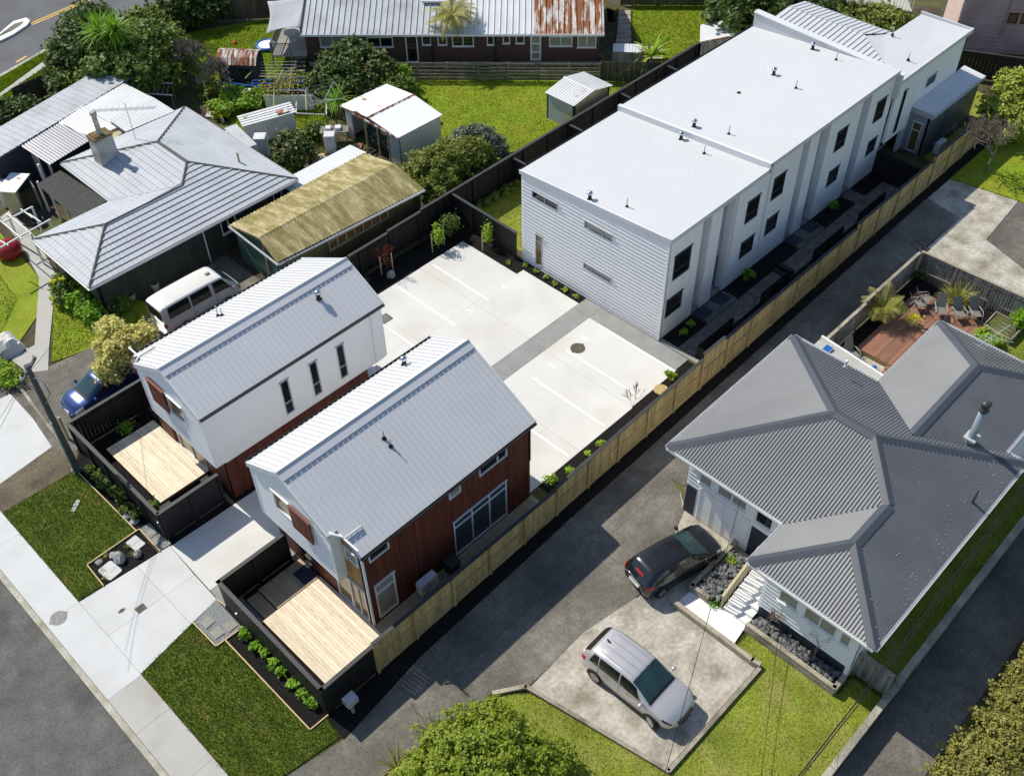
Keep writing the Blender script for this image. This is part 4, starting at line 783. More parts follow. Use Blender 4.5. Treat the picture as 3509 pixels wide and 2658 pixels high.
def house_roof(h, nx0, nd):
    root, Y, s = h['root'], h['Y'], h['s']; zr, zs, zl, x0, x1 = h['zr'], h['zs'], h['zl'], h['x0'], h['x1']; ry = Y(0)
    roof_plane(root, [(x0, ry, zr), (x1, ry, zr), (x1, h['ys'], zs), (x0, h['ys'], zs)], (0, s), 'steel_white', .25, .045, PROF_RIB, under=.07)
    zn = h['tb'](nd)
    roof_plane(root, [(x0, ry, zr), (x1, ry, zr), (x1, h['yl'], zl), (nx0, h['yl'], zl), (nx0, Y(nd), zn), (x0, Y(nd), zn)], (0, -s), 'steel_white', .25, .045, PROF_RIB, under=.07)
    # stepped ridge: the sunny side laps over and an apron lies on the ribs of the shaded side
    tt = .538; hy = .13
    MB().hexa([(x0-.04, ry-.02, zr+.03), (x1+.04, ry-.02, zr+.03), (x1+.04, ry+.3, zr+.03-.3*tt), (x0-.04, ry+.3, zr+.03-.3*tt), (x0-.04, ry-.02, zr+hy), (x1+.04, ry-.02, zr+hy), (x1+.04, ry+.3, zr+.07-.3*tt), (x0-.04, ry+.3, zr+.07-.3*tt)]).obj('ridge_cap', 'steel_white', root)
    MB().hexa([(x0-.03, ry-.36, zr+.05-.36*tt), (x1+.03, ry-.36, zr+.05-.36*tt), (x1+.03, ry-.021, zr+.05), (x0-.03, ry-.021, zr+.05), (x0-.03, ry-.36, zr+.075-.36*tt), (x1+.03, ry-.36, zr+.075-.36*tt), (x1+.03, ry-.021, zr+.07), (x0-.03, ry-.021, zr+.07)]).obj('ridge_apron', 'steel_white', root)
    # notched filler under the cap: small dark gaps between ribs
    # barges
    for xx in (x0, x1):
        d = -.02 if xx == x0 else .02
        for (ya, za, yb, zb) in ((ry, zr, h['ys'], zs), (ry, zr, Y(nd) if xx == x0 else h['yl'], zn if xx == x0 else zl)):
            MB().hexa([(xx+d-.03, ya, za-.2), (xx+d-.03, yb, zb-.2), (xx+d+.03, yb, zb-.2), (xx+d+.03, ya, za-.2), (xx+d-.03, ya, za+.05), (xx+d-.03, yb, zb+.05), (xx+d+.03, yb, zb+.05), (xx+d+.03, ya, za+.05)]).obj('barge_board', 'steel_pale', root)
    gutter(root, (x0, h['ys'], zs+.02), (x1, h['ys'], zs+.02), 'alu_dark', side=(0, s, 0)); gutter(root, (nx0, h['yl'], zl+.02), (x1, h['yl'], zl+.02), 'alu_dark', side=(0, -s, 0))
    # return gutter with white outlet over the notch
    MB().box(nx0-.05, nx0+.02, min(Y(nd), h['yl']), max(Y(nd), h['yl']), zn-.16, zn-.1).obj('notch_flashing', 'alu_white', root)
    pq = lambda x, d: (x, Y(d), h['tb'](d)+.09)
    MB().tube([pq(x0+.1, nd+.05), pq(nx0+.02, nd-.4), pq(nx0+.8, nd-.42)], .045, 8).obj('overflow_pipe', 'alu_white', root, True)
# lower house: long side to the timber fence (-Y), red boards
h2 = gable_house('lower white gabled house with red timber lower walls beside the timber fence', 1, 23.6, True); r2 = h2['root']
house_roof(h2, 11.72, -2.65)
HR = [(12.12, 13.1, 4.05, 4.72), (16.24, 16.85, 4.05, 4.68), (17.9, 19.48, 4.02, 4.70), (12.13, 13.12, .25, 2.5), (16.33, 19.4, .2, 2.5)]
hh = [(a-11.76, b-11.76, c, d) for a, b, c, d in HR]
wr = Wall(r2, (11.76, 19.82), (1, 0), (0, -1), 9.1, .1, 4.82, hh, 'v', 'cedar', board='cedar', pitch=.15, core='cedar', name='red_wall')
wr.window(hh[0], (), 'alu_white', 'glass'); wr.window(hh[1], (), 'alu_white', 'glass_blind'); wr.window(hh[2], (('v', .66),), 'alu_white', 'glass'); wr.window(hh[3], (('h', .72),), 'alu_white', 'glass_blind'); wr.window(hh[4], (('v', .34), ('v', .67), ('h', .8)), 'alu_white', 'glass_teal', name='sliding_door')
wr.bar(MB(), -.02, .07, .1, 4.8, .0, .08).obj('downpipe', 'alu_white', r2)
MB().box(11.3, 11.8, 20.93, 20.98, 2.5, 5.35).obj('return_wall', 'wall_white', r2)
wf = Wall(r2, (11.76, 19.82), (0, 1), (-1, 0), 1.15, .1, [(0, 4.75), (1.15, 5.35)], [(.2, 1.0, 3.9, 4.65), (.15, 1.14, .2, 2.4)], 'v', 'cedar_pale', board='cedar_pale', pitch=.14, core='cedar', name='timber_wall'); wf.window((.2, 1.0, 3.9, 4.65), (), 'alu_white', 'glass_blind'); wf.window((.15, 1.14, .2, 2.4), (('v', .5),), 'alu_white', 'glass_warm', name='sliding_door')
wl = Wall(r2, (11.78, 20.97), (0, 1), (-1, 0), 4.9, .1, 2.5, [(.02, .95, .2, 2.4), (2.5, 3.4, .2, 2.3)], 'v', 'cedar', board='cedar', pitch=.15, core='cedar', name='red_wall'); wl.window((.02, .95, .2, 2.4), (), 'alu_white', 'glass_warm', name='sliding_door'); wl.window((2.5, 3.4, .2, 2.3), (), 'alu_dark', 'glass', name='door')
Wall(r2, (11.36, 25.85), (1, 0), (0, 1), 9.6, 2.5, 5.55, style='plain', mat='wall_white'); Wall(r2, (11.78, 25.75), (1, 0), (0, 1), 8.1, .0, 2.5, style='v', board='cedar', core='cedar', pitch=.15, name='red_wall')
Wall(r2, (20.9, 19.82), (0, 1), (1, 0), 6.0, 2.5, [(0, 4.75), (3.78, 6.78), (6.0, 5.6)], style='v', board='cedar', core='cedar', pitch=.15, name='red_wall'); Wall(r2, (19.8, 19.9), (0, 1), (1, 0), 5.8, 0, 2.5, style='plain', mat='cedar', name='red_wall')
def roofz2(h, y): return h['tb'](y-h['Y'](0))+.01
roof_vent(r2, 18.9, 25.22, roofz2(h2, 25.22)); 
for x, y in ((15.46, 22.5), (15.47, 22.15)): stink_pipe(r2, x, y, roofz2(h2, y), .42)
# upper house: short side towards the lower one, white panel over red
h1 = gable_house('upper white gabled house behind the lower one, with slim upright windows', -1, 31.52, False); r1 = h1['root']
house_roof(h1, 11.75, -2.65)
HS = [(15.15, 15.6, 2.86, 4.86), (16.72, 17.15, 2.86, 4.86), (18.23, 18.66, 2.86, 4.86)]
ws = Wall(r1, (11.36, 29.2), (1, 0), (0, -1), 9.6, 2.5, 5.55, [(a-11.36, b-11.36, c, d) for a, b, c, d in HS], 'plain', 'wall_white')
for a, b, c, d in HS: ws.window((a-11.36, b-11.36, c, d), (('h', .34),), 'alu', 'glass', fw=.045)
ws.bar(MB(), 8.9, 8.97, 2.5, 5.5, 0, .06).obj('downpipe', 'alu_white', r1)
Wall(r1, (11.8, 29.3), (1, 0), (0, -1), 8.0, -.05, 2.5, style='v', board='cedar', core='cedar', pitch=.15, name='red_wall'); wq = Wall(r1, (11.8, 29.32), (0, 1), (-1, 0), 6.0, .1, 2.5, [(2.0, 5.2, .2, 2.3)], 'plain', 'cedar', name='red_wall'); wq.window((2.0, 5.2, .2, 2.3), (('v', .34), ('v', .67)), 'alu_white', 'glass_warm', name='sliding_door')
Wall(r1, (11.76, 35.2), (1, 0), (0, 1), 9.1, 0, 4.75, style='v', board='cedar', core='cedar', pitch=.3, name='red_wall'); Wall(r1, (20.95, 29.25), (0, 1), (1, 0), 5.95, 2.5, [(0, 5.5), (2.25, 6.78), (5.95, 4.78)], style='plain', mat='wall_white'); Wall(r1, (19.8, 29.35), (0, 1), (1, 0), 5.8, 0, 2.5, style='plain', mat='cedar', name='red_wall')
Wall(r1, (11.76, 33.9), (0, 1), (-1, 0), 1.3, .1, 4.7, style='plain', mat='cedar', name='red_wall')
roof_vent(r1, 18.8, 30.72, roofz2(h1, 30.72)); stink_pipe(r1, 15.52, 34.0, roofz2(h1, 34.0), .6); stink_pipe(r1, 15.6, 33.75, roofz2(h1, 33.75), .4)
# decks
def deck(label, x0, x1, y0, y1, z, mat='pine_new', w=.14, along='y'):
    d = thing('timber_deck', label, 'deck', (x0, y0, 0)); box('frame', (x0+.03, x1-.03, y0+.03, y1-.03, -.02, z-.03), 'pine_fence', d)
    a, b = (x0, x1) if along == 'y' else (y0, y1); n = int(round((b-a)/w)); w = (b-a)/n
    for k in range(n):
        p = a+k*w
        if along == 'y': piece('board', ('dky', round(w, 3), round(y1-y0, 3)), lambda: MB().box(0, w-.006, 0, y1-y0, -.03, 0), mat, d, (p, y0, z+random.uniform(-.001, .001)))
        else: piece('board', ('dkx', round(w, 3), round(x1-x0, 3)), lambda: MB().box(0, x1-x0, 0, w-.006, -.03, 0), mat, d, (x0, p, z+random.uniform(-.001, .001)))
    return d
deck('new pine deck below the upper gabled house', 9.25, 11.78, 31.35, 35.9, .2); deck('new pine deck in the sun below the lower gabled house', 8.8, 11.74, 18.95, 23.15, .2)
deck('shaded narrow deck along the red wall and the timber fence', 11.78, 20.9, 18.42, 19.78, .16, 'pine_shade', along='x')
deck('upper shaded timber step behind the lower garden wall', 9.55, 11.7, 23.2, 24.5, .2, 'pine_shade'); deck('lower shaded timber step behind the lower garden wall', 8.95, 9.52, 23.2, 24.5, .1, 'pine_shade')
tag(box('doormat', (11.0, 11.7, 23.3, 24.1, .204, .22), 'doormat'), 'black doormat at the door of the lower gabled house', 'doormat')
slab('gravel_patch', [(8.3, 23.2), (8.93, 23.2), (8.93, 24.8), (8.3, 24.8)], .008, 'gravel', 'shaded gravel inside the lower garden wall', 'gravel')
tag(MB().box(9.0, 9.6, 30.3, 31.2, 0, .18).box(11.2, 11.75, 30.5, 31.2, 0, .18).obj('planter_step', 'fence_black'), 'low black timber step at the corner of the upper deck', 'step')
hp = thing('heat_pump', 'pale heat pump unit on the deck by the red wall', 'heat pump', (14.3, 19.3, .16)); box('casing', (13.95, 14.85, 19.3, 19.65, .26, .95), 'white_ware', hp); MB().lathe((14.3, 19.29, .6), [(.27, 0), (.27, .012), (.01, .014)], 18, 'y').obj('fan_guard', 'alu', hp); box('foot', (14.02, 14.1, 19.3, 19.65, .165, .26), 'black', hp); box('foot', (14.7, 14.78, 19.3, 19.65, .165, .26), 'black', hp)
bq = thing('black_bin', 'black lidded box beside the heat pump', 'bin', (15.7, 19.3, .16)); box('body', (15.5, 16.0, 19.2, 19.65, .17, .75), 'black', bq); MB().box(15.47, 16.03, 19.17, 19.68, .75, .82).obj('lid', 'alu_dark', bq)
tag(MB().tube([(12.05+.16*math.cos(a), 18.95+.16*math.sin(a), .19+.002*k) for k, a in enumerate(np.linspace(0, 12.5, 40))], .014, 6).obj('hose', 'alu_white'), 'coiled pale hose on the deck corner of the red house', 'hose')
lb = thing('letterbox', 'pale blue metal letterbox on a short post by the driveway', 'letterbox', (8.85, 17.6, 0)); box('post', (8.8, 8.9, 17.55, 17.65, -.02, .75), 'sleeper', lb); MB().hexa([(8.62, 17.42, .75), (9.1, 17.42, .75), (9.1, 17.78, .75), (8.62, 17.78, .75), (8.62, 17.42, 1.05), (9.1, 17.42, 1.05), (9.1, 17.78, 1.12), (8.62, 17.78, 1.12)]).obj('box', 'alu', lb); box('slot', (8.608, 8.622, 17.5, 17.7, .95, .98), 'black', lb)
# ================================================================== the grey hip-roofed house on the right
RH = thing('hip_roof_house', 'white weatherboard house with a dark grey corrugated hip roof', 'house', (24.9, 5, 0))
e, t = 4.1, .4; z1, z2, z3 = e+4.6*t, e+2.63*t, e+2.87*t
A, B, Cc, D, E_, C2, RF, FR, FL, N_ = (24.3, 15.3, e), (33.5, 15.3, e), (33.5, 10.95, e), (38.9, 10.95, e), (38.9, 5.2, e), (33.5, 5.2, e), (33.5, 4.33, e), (21.9, 4.33, e), (21.9, 9.6, e), (24.3, 9.6, e)
P1, P2, Wv, Vv, Q, Sg = (28.9, 10.7, z1), (28.9, 8.93, z1), (26.93, 6.97, z2), (24.53, 6.97, z2), (30.63, 8.07, z3), (36.03, 8.07, z3)
for poly, dn in (((A, B, P1), (0, 1)), ((A, P1, P2, Wv, N_), (-1, 0)), ((N_, Wv, Vv, FL), (0, 1)), ((FL, Vv, FR), (-1, 0)), ((FR, Vv, Wv, P2, RF), (0, -1)), ((B, Cc, Q, C2, RF, P2, P1), (1, 0)), ((Cc, D, Sg, Q), (0, 1)), ((C2, Q, Sg, E_), (0, -1)), ((D, E_, Sg), (1, 0))):
    roof_plane(RH, poly, dn, 'steel_grey', .132, .034, PROF_CORR)
for a, b in ((A, P1), (B, P1), (P1, P2), (P2, RF), (P2, Wv), (Wv, Vv), (Vv, FL), (Vv, FR), (Sg, D), (Sg, E_), (Sg, Q)): strip(RH, 'ridge_cap', a, b, .24, .035, 'steel_grey_flash', .045)
for a, b in ((N_, Wv), (Cc, Q), (C2, Q)): strip(RH, 'valley', a, b, .12, -.01, 'steel_grey_flash', .0)
plan = [A, B, Cc, D, E_, C2, RF, FR, FL, N_]
MB().prism([(x, y) for x, y, z in plan], e-.16, e-.03).obj('soffit', 'white_paint', RH)
for a, b in zip(plan, plan[1:]+plan[:1]):
    d = np.array(b)-np.array(a); d /= np.linalg.norm(d); gutter(RH, a, b, 'alu_white', .12, .12, side=(-d[1], d[0], 0))
wa = Wall(RH, (25.02, 9.0), (0, 1), (-1, 0), 5.55, 0, 4.0, [(4.35, 5.0, 2.35, 3.5), (2.6, 4.1, 2.35, 3.5), (1.35, 2.2, 2.2, 3.5)], 'h', 'weatherboard', pitch=.23)
wa.window((4.35, 5.0, 2.35, 3.5), (), 'alu_white', 'glass_blind', fw=.07, sill=True); wa.window((2.6, 4.1, 2.35, 3.5), (('v', .5),), 'alu_white', 'glass_blind', fw=.07, sill=True); wa.window((1.35, 2.2, 2.2, 3.5), (), 'alu_white', 'glass', fw=.07, sill=True)
dg = wa.bar(MB(), 2.3, 4.9, .02, 2.05, .0, .035).obj('garage_door', 'wall_white', RH)
for k in range(5): wa.bar(MB(), 2.3+k*.62, 2.3+k*.62+.05, .02, 2.05, .035, .06).obj('batten', 'alu_white', dg)
wa.bar(MB(), 5.0, 5.52, .02, 1.75, .012, .04).obj('side_door', 'wall_navy', RH); wa.bar(MB(), 1.3, 2.2, .02, 1.85, .012, .04).obj('basement_door', 'wall_navy', RH)
wf = Wall(RH, (22.62, 5.0), (0, 1), (-1, 0), 4.1, 1.0, 4.0, [(2.55, 3.4, 2.1, 3.5), (.9, 2.3, 2.1, 3.5), (.3, .75, 2.1, 3.5)], 'h', 'weatherboard', pitch=.22)
for h, m in (((2.55, 3.4, 2.1, 3.5), ()), ((.9, 2.3, 2.1, 3.5), (('v', .5),)), ((.3, .75, 2.1, 3.5), ())): wf.window(h, m, 'alu_white', 'glass_blind', fw=.06, sill=True)
MB().box(22.66, 25, 5.04, 9.05, -.05, 1.0).obj('plinth', 'wall_navy', RH)
Wall(RH, (22.62, 9.1), (1, 0), (0, 1), 2.4, .9, 4.0, [(1.2, 2.1, 1.0, 3.05)], 'h', 'weatherboard', pitch=.22).window((1.2, 2.1, 1.0, 3.05), (), 'alu_white', 'glass', name='door')
Wall(RH, (25.02, 14.55), (1, 0), (0, 1), 7.9, 0, 4.0, style='h', board='weatherboard', pitch=.3); Wall(RH, (22.62, 5.0), (1, 0), (0, -1), 15.7, .0, 4.0, style='plain', mat='weatherboard'); Wall(RH, (32.9, 5.1), (0, 1), (1, 0), 9.4, 0, 4.0, style='plain', mat='weatherboard'); Wall(RH, (33, 10.4), (1, 0), (0, 1), 5.3, 0, 4.0, style='plain', mat='weatherboard'); Wall(RH, (38.3, 5.1), (0, 1), (1, 0), 5.3, 0, 4.0, style='plain', mat='weatherboard')
fl = MB().lathe((32.46, 6.4, 4.4), [(.19, 0), (.17, .3), (.15, .35), (.15, 2.1)], 18).obj('flue', 'flue', RH, True); MB().lathe((32.46, 6.4, 4.4), [(.17, 2.05), (.2, 2.1), (.2, 2.16), (.16, 2.2), (.17, 2.42), (.2, 2.44), (.2, 2.5), (.02, 2.56)], 18).obj('flue_cowl', 'alu_dark', fl, True); MB().box(32.2, 32.75, 6.15, 6.65, 4.88, 4.97).obj('flue_flashing', 'alu', fl)
MB().lathe((29.95, 4.9, 4.3), [(.12, 0), (.07, .08), (.06, .1), (.06, .75)], 12).obj('vent_pipe', 'alu_dark', RH, True); MB().lathe((32.2, 12.1, 5.2), [(.1, 0), (.05, .08), (.05, .32), (.08, .34), (.05, .4)], 12).obj('vent_pipe', 'alu_white', RH, True)
an = MB().tube([(38.0, 8.5, 4.5), (38.0, 8.5, 5.4)], .02, 6).tube([(37.0, 8.6, 5.35), (39.3, 8.2, 5.35)], .018, 6).tube([(37.6, 9.3, 5.3), (38.4, 7.6, 5.3)], .012, 5)
for k in range(9): x = 37.1+k*.26; an.tube([(x, 8.58-k*.045+.3, 5.36), (x, 8.58-k*.045-.3, 5.36)], .008, 4)
an.obj('aerial', 'alu', RH)
lr = np.random.default_rng(12); lm = MB()
for k in range(420):
    x = 22.3+lr.random()*11; v = abs(lr.normal())*.55 if k < 260 else lr.random()*3.2
    if v > min(x-21.9, 33.5-x, 4.4)-.15: continue
    q = .007+lr.random()**3*.03; y = 4.38+v; z = 4.1+(y-4.33)*.4+.04; lm.poly([(x-q, y, z), (x, y-q*.8, z-q*.32), (x+q, y, z), (x, y+q*.9, z+q*.36)])
tag(lm.obj('lichen_spots', 'plaster', RH), kind='stuff')
# flat concrete roof behind, with a small solar panel
fr = thing('flat_roof_porch', 'flat grey roofed porch between the grey hip roofs', 'porch', (34.5, 11, 0)); MB().prism([(33.6, 11.2), (35.6, 11.4), (36.0, 15.0), (33.6, 15.0)], 2.4, 2.55).obj('roof', 'concrete_path', fr); MB().box(33.7, 35.6, 11.5, 14.9, 0, 2.4).obj('wall', 'weatherboard', fr)
MB().prism([(35.52, 11.35), (35.64, 11.35), (36.04, 15.05), (35.92, 15.05)], 2.36, 2.6).obj('fascia', 'white_paint', fr)
sp = thing('solar_panel', 'small blue solar panel on the flat porch roof', 'solar panel', (35.3, 14.3, 2.55)); MB().obox((35.3, 14.35, 2.62), (1, 0, .1), (0, 1, 0), (-.1, 0, 1), .28, .2, .015).obj('frame', 'alu', sp); MB().obox((35.3, 14.35, 2.637), (1, 0, .1), (0, 1, 0), (-.1, 0, 1), .25, .17, .006).obj('cells', 'blue_plastic', sp)
# deck and furniture behind
deck('red brown timber deck behind the grey hip roofed house', 38.9, 45.0, 10.4, 14.35, .28, 'deck_red', along='x')
for k in range(3): tag(box('deck_step', (38.0+k*.3, 38.31+k*.3, 10.9, 12.6, 0, .08+.07*k), 'deck_red'), ('lowest', 'middle', 'highest')[k]+' red brown timber step down from the deck', 'step')
slab('patio', [(35.7, 11.0), (38.9, 11.0), (38.9, 15.0), (36.0, 15.0)], .01, 'concrete_pad', 'pale concrete patio at the foot of the deck', 'patio')
slab('garden_bed', [(38.95, 14.4), (45.1, 14.4), (45.1, 9.5), (46.2, 9.5), (46.2, 15.1), (38.95, 15.15)], .03, 'mulch', 'planted bed along the weathered deck fence', 'garden bed')
paling_fence('weathered_fence', 'weathered grey paling fence between the driveway and the deck', ((36.4, 15.25), (46.1, 15.22)), [(0, 1.4), (4.3, 1.45), (4.4, 1.65), (9.7, 1.65)], 'fence_grey', side=1, pal=.16, rails=(.3, .8), cap='sleeper')
paling_fence('weathered_fence', 'weathered grey paling fence beyond the deck and planter', ((46.3, 15.2), (46.6, 3.0)), [(0, 1.65), (12.2, 1.65)], 'fence_grey', side=-1, pal=.16, rails=(.3, .8), cap='sleeper')
def sling_chair(label, x, y, a, z=.31, rec=.45):
    c = thing('sling_chair', label, 'chair', (x, y, z), 'sling chairs on the deck', a, True); s, r_ = math.sin(rec), math.cos(rec)
    MB().hexa([(-.25, -.25, .38), (.3, -.25, .42), (.3, .25, .42), (-.25, .25, .38), (-.25, -.25, .4), (.3, -.25, .44), (.3, .25, .44), (-.25, .25, .4)]).obj('seat', 'sling', c)
    MB().hexa([(-.25, -.25, .38), (-.27, -.25, .4), (-.27, .25, .4), (-.25, .25, .38), (-.25-.75*s, -.25, .38+.75*r_), (-.27-.75*s, -.25, .4+.75*r_), (-.27-.75*s, .25, .4+.75*r_), (-.25-.75*s, .25, .38+.75*r_)]).obj('backrest', 'sling', c)
    for q in (-1, 1):
        y_ = q*.28; MB().tube([(.32, y_, 0), (.28, y_, .5), (.15, y_, .62), (-.2, y_, .6), (-.38, y_, .58)], .018, 6).obj('armrest', 'alu', c, True); MB().tube([(-.1, y_, .42), (-.42, y_, 0)], .018, 6).obj('leg', 'alu', c, True)
for lab, px, py, a in (('grey sling chair nearest the deck fence corner', 1262/3.516+1815.5, 0, 0),): pass
def dk(zx, zy, z=.3): return gx((2880+zx*629/2212)*2212/3509, (900+zy*629/2212)*2212/3509, z)
for lab, zx, zy, a in (('grey sling chair nearer the dark fence corner', 1000, 500, -.75), ('grey sling chair in front of the corner chair, by the palm', 925, 560, -.75), ('left of three grey sling chairs before the flax', 1180, 640, -2.6), ('middle of three grey sling chairs before the flax', 1410, 680, -2.2), ('right of three grey sling chairs before the flax', 1600, 680, -2.3)):
    x, y = dk(zx, zy); sling_chair(lab, x, y, a, .285)
x, y = dk(260, 1010, .1); sling_chair('grey sling chair beside the glass table', 38.2, 14.2, -2.0, .01)
gt = thing('glass_table', 'glass topped table against the weathered fence', 'table', (37.3, 14.2, 0)); MB().box(36.8, 37.9, 13.55, 14.75, .7, .72).obj('top', 'glass_teal', gt); MB().tube([(36.78, 13.53, .71), (37.92, 13.53, .71), (37.92, 14.77, .71), (36.78, 14.77, .71), (36.78, 13.53, .71)], .02, 6).obj('rim', 'alu', gt)
for x, y in ((36.9, 13.65), (37.8, 13.65), (36.9, 14.65), (37.8, 14.65)): MB().tube([(x, y, .01), (x, y, .7)], .02, 6).obj('leg', 'alu', gt)
lb = thing('laundry_basket', 'white plastic laundry basket on the patio', 'basket', (37.3, 12.75, 0)); mb = MB()
for k in range(16):
    a = 2*math.pi*k/16; mb.tube([(37.3+.26*math.cos(a), 12.75+.26*math.sin(a), .015), (37.3+.34*math.cos(a), 12.75+.34*math.sin(a), .5)], .018, 5)
for r_, z in ((.27, .03), (.29, .18), (.315, .33), (.345, .5)): mb.tube([(37.3+r_*math.cos(a), 12.75+r_*math.sin(a), z) for a in np.linspace(0, 2*math.pi, 25)], .016, 5)
mb.obj('lattice', 'alu_white', lb); MB().lathe((37.3, 12.75, .012), [(.26, 0), (.26, .01), (.01, .011)], 16).obj('base', 'alu_white', lb)
tag(MB().lathe((38.35, 13.0, .01), [(.12, 0), (.14, .08), (.1, .14), (.13, .2), (.02, .24)], 12).obj('ball_pot', 'blue_plastic'), 'small blue plastic toy at the deck step', 'toy')
pl = thing('planter_box', 'raised timber vegetable planter with seedlings', 'planter', (45.3, 9.7, 0))
for a, b in (((44.55, 9.0), (46.0, 9.0)), ((46.0, 9.0), (46.05, 10.5)), ((46.05, 10.5), (44.7, 10.5)), ((44.7, 10.5), (44.55, 9.0))):
    a, b = np.array([*a, .2]), np.array([*b, .2]); d = (b-a); L = np.linalg.norm(d); d /= L; MB().obox((a+b)/2, d, (-d[1], d[0], 0), (0, 0, 1), L/2, .03, .2).obj('board', 'sleeper', pl)
MB().prism([(44.58, 9.03), (45.98, 9.03), (46.02, 10.47), (44.73, 10.47)], 0, .33).obj('soil', 'soil', pl)
# front steps, stone beds, sleepers
ST = thing('front_steps', 'white painted steps rising to the house door', 'steps', (22.2, 9.5, 0))
for k in range(7): x = 22.05+k*.33; box('step', (x, x+.345 if k < 6 else 25.0, 9.08, 10.25, 0, .15+.14*k), 'white_paint', ST)
rl = thing('stair_railing', 'cream timber balustrade beside the white steps', 'railing', (22.1, 10.3, 0))
MB().hexa([(21.95, 10.27, .9), (24.2, 10.27, 1.95), (24.2, 10.37, 1.95), (21.95, 10.37, .9), (21.95, 10.27, 1.0), (24.2, 10.27, 2.05), (24.2, 10.37, 2.05), (21.95, 10.37, 1.0)]).obj('handrail', 'tin_cream', rl)
for k in range(16): x = 22.0+k*.145; box('baluster', (x, x+.045, 10.3, 10.34, .1+.43*(x-22), .92+.467*(x-21.95)), 'tin_cream', rl)
slab('white_path', [(20.9, 8.95), (22.05, 9.1), (22.05, 10.3), (21.9, 11.7), (20.9, 11.75)], .06, 'white_paint', 'white painted path between parking pad and steps', 'path')
def stonebed(label, poly, z, n, seed):
    b = thing('stone_bed', label, 'stone bed', (*poly[0], 0)); MB().prism(poly, -.05, z).obj('bedding', 'mulch', b); rg = np.random.default_rng(seed); P = np.array(poly); k = 0; done = []
    import bmesh
    while k < n:
        q = P.min(0)+.06+rg.random(2)*(P.max(0)-P.min(0)-.12); ins = False; j = len(P)-1
        for i in range(len(P)):
            if (P[i][1] > q[1]) != (P[j][1] > q[1]) and q[0] < (P[j][0]-P[i][0])*(q[1]-P[i][1])/(P[j][1]-P[i][1])+P[i][0]: ins = not ins
            j = i
        if not ins: continue
        r = .04+rg.random()**1.5*.075; m = int(rg.integers(5))
        def mk(m=m):
            r5 = np.random.default_rng(m); bm = bmesh.new(); bmesh.ops.create_icosphere(bm, subdivisions=2, radius=1); mb = MB(); mb.v = [tuple(v.co*(1+r5.normal()*.07)) for v in bm.verts]; mb.f = [tuple(v.index for v in f.verts) for f in bm.faces]; bm.free(); return mb
        o = piece('stone', ('st', m), mk, 'stone_dark', b, (q[0], q[1], z+r*.35), (rg.random()*.5, rg.random()*.5, rg.random()*6), (r*1.3, r*.9, r*.62)); k += 1
        if len(o.data.polygons) and not o.data.polygons[0].use_smooth: o.data.polygons.foreach_set('use_smooth', [True]*len(o.data.polygons))
    return b
stonebed('bed of dark round river stones below the front windows', [(22.2, 5.1), (22.75, 5.1), (22.6, 9.0), (22.2, 9.0)][:0] or [(22.0, 5.15), (22.62, 5.15), (22.62, 8.95), (22.0, 8.95)], .4, 300, 3)
stonebed('wedge of dark river stones beside the white steps', [(22.0, 10.4), (24.5, 10.4), (24.6, 11.6), (22.0, 11.6)], .3, 290, 4)
def sleepers(label, pts, h, w=.1, mat='sleeper', n=2, close=False):
    s = thing('sleeper_edging', label, 'retaining edge', (*pts[0], 0))
    for a, b in zip(pts[:-1], pts[1:]):
        a, b = np.array([*a, 0.]), np.array([*b, 0.]); d = b-a; L = np.linalg.norm(d); d /= L
        for k in range(n): MB().obox((a+b)/2+[0, 0, h*(k+.5)/n], d, (-d[1], d[0], 0), (0, 0, 1), L/2+w*.45, w-.006*k, h/n/2-.003).obj('sleeper', mat, s)
    return s
sleepers('weathered sleeper edge round the river stone bed by the lawn', [(21.9, 9.0), (21.9, 5.05), (22.6, 5.05)], .5); sleepers('weathered sleeper edge between apron and stone wedge', [(25.0, 11.72), (21.9, 11.72), (21.9, 10.9)], .4)
sleepers('weathered sleeper wall between white path and parking pad', [(20.85, 11.9), (20.85, 8.0), (20.9, 7.7)], .3); sleepers('low sleeper nib along the lower edge of the parking pad', [(20.85, 7.62), (15.22, 7.62)], .16, .08, n=1); sleepers('low mossy nib along the left edge of the parking pad', [(15.2, 7.62), (14.05, 13.6), (13.0, 14.3)], .16, .08, n=1)
paling_fence('side_gate_fence', 'mossy grey board fence between house corner and boundary wall', ((23.2, 5.0), (23.2, 3.55)), [(0, 1.5), (1.5, 1.45)], 'fence_grey', side=-1, pal=.18, rails=(), cap='sleeper', posts=1.4)
bw = thing('boundary_wall', 'mossy concrete block wall along the side driveway', 'wall', (10, 3.4, 0))
for k in range(18):
    x = 8+k*2.2; h = .75 if x < 22.5 else 1.05; MB().box(x, x+2.19, 3.3, 3.5, -.05, h).obj('wall_panel', 'block_wall', bw); MB().box(x-.02, x+2.2, 3.27, 3.53, h, h+.06).obj('coping', 'block_wall', bw)

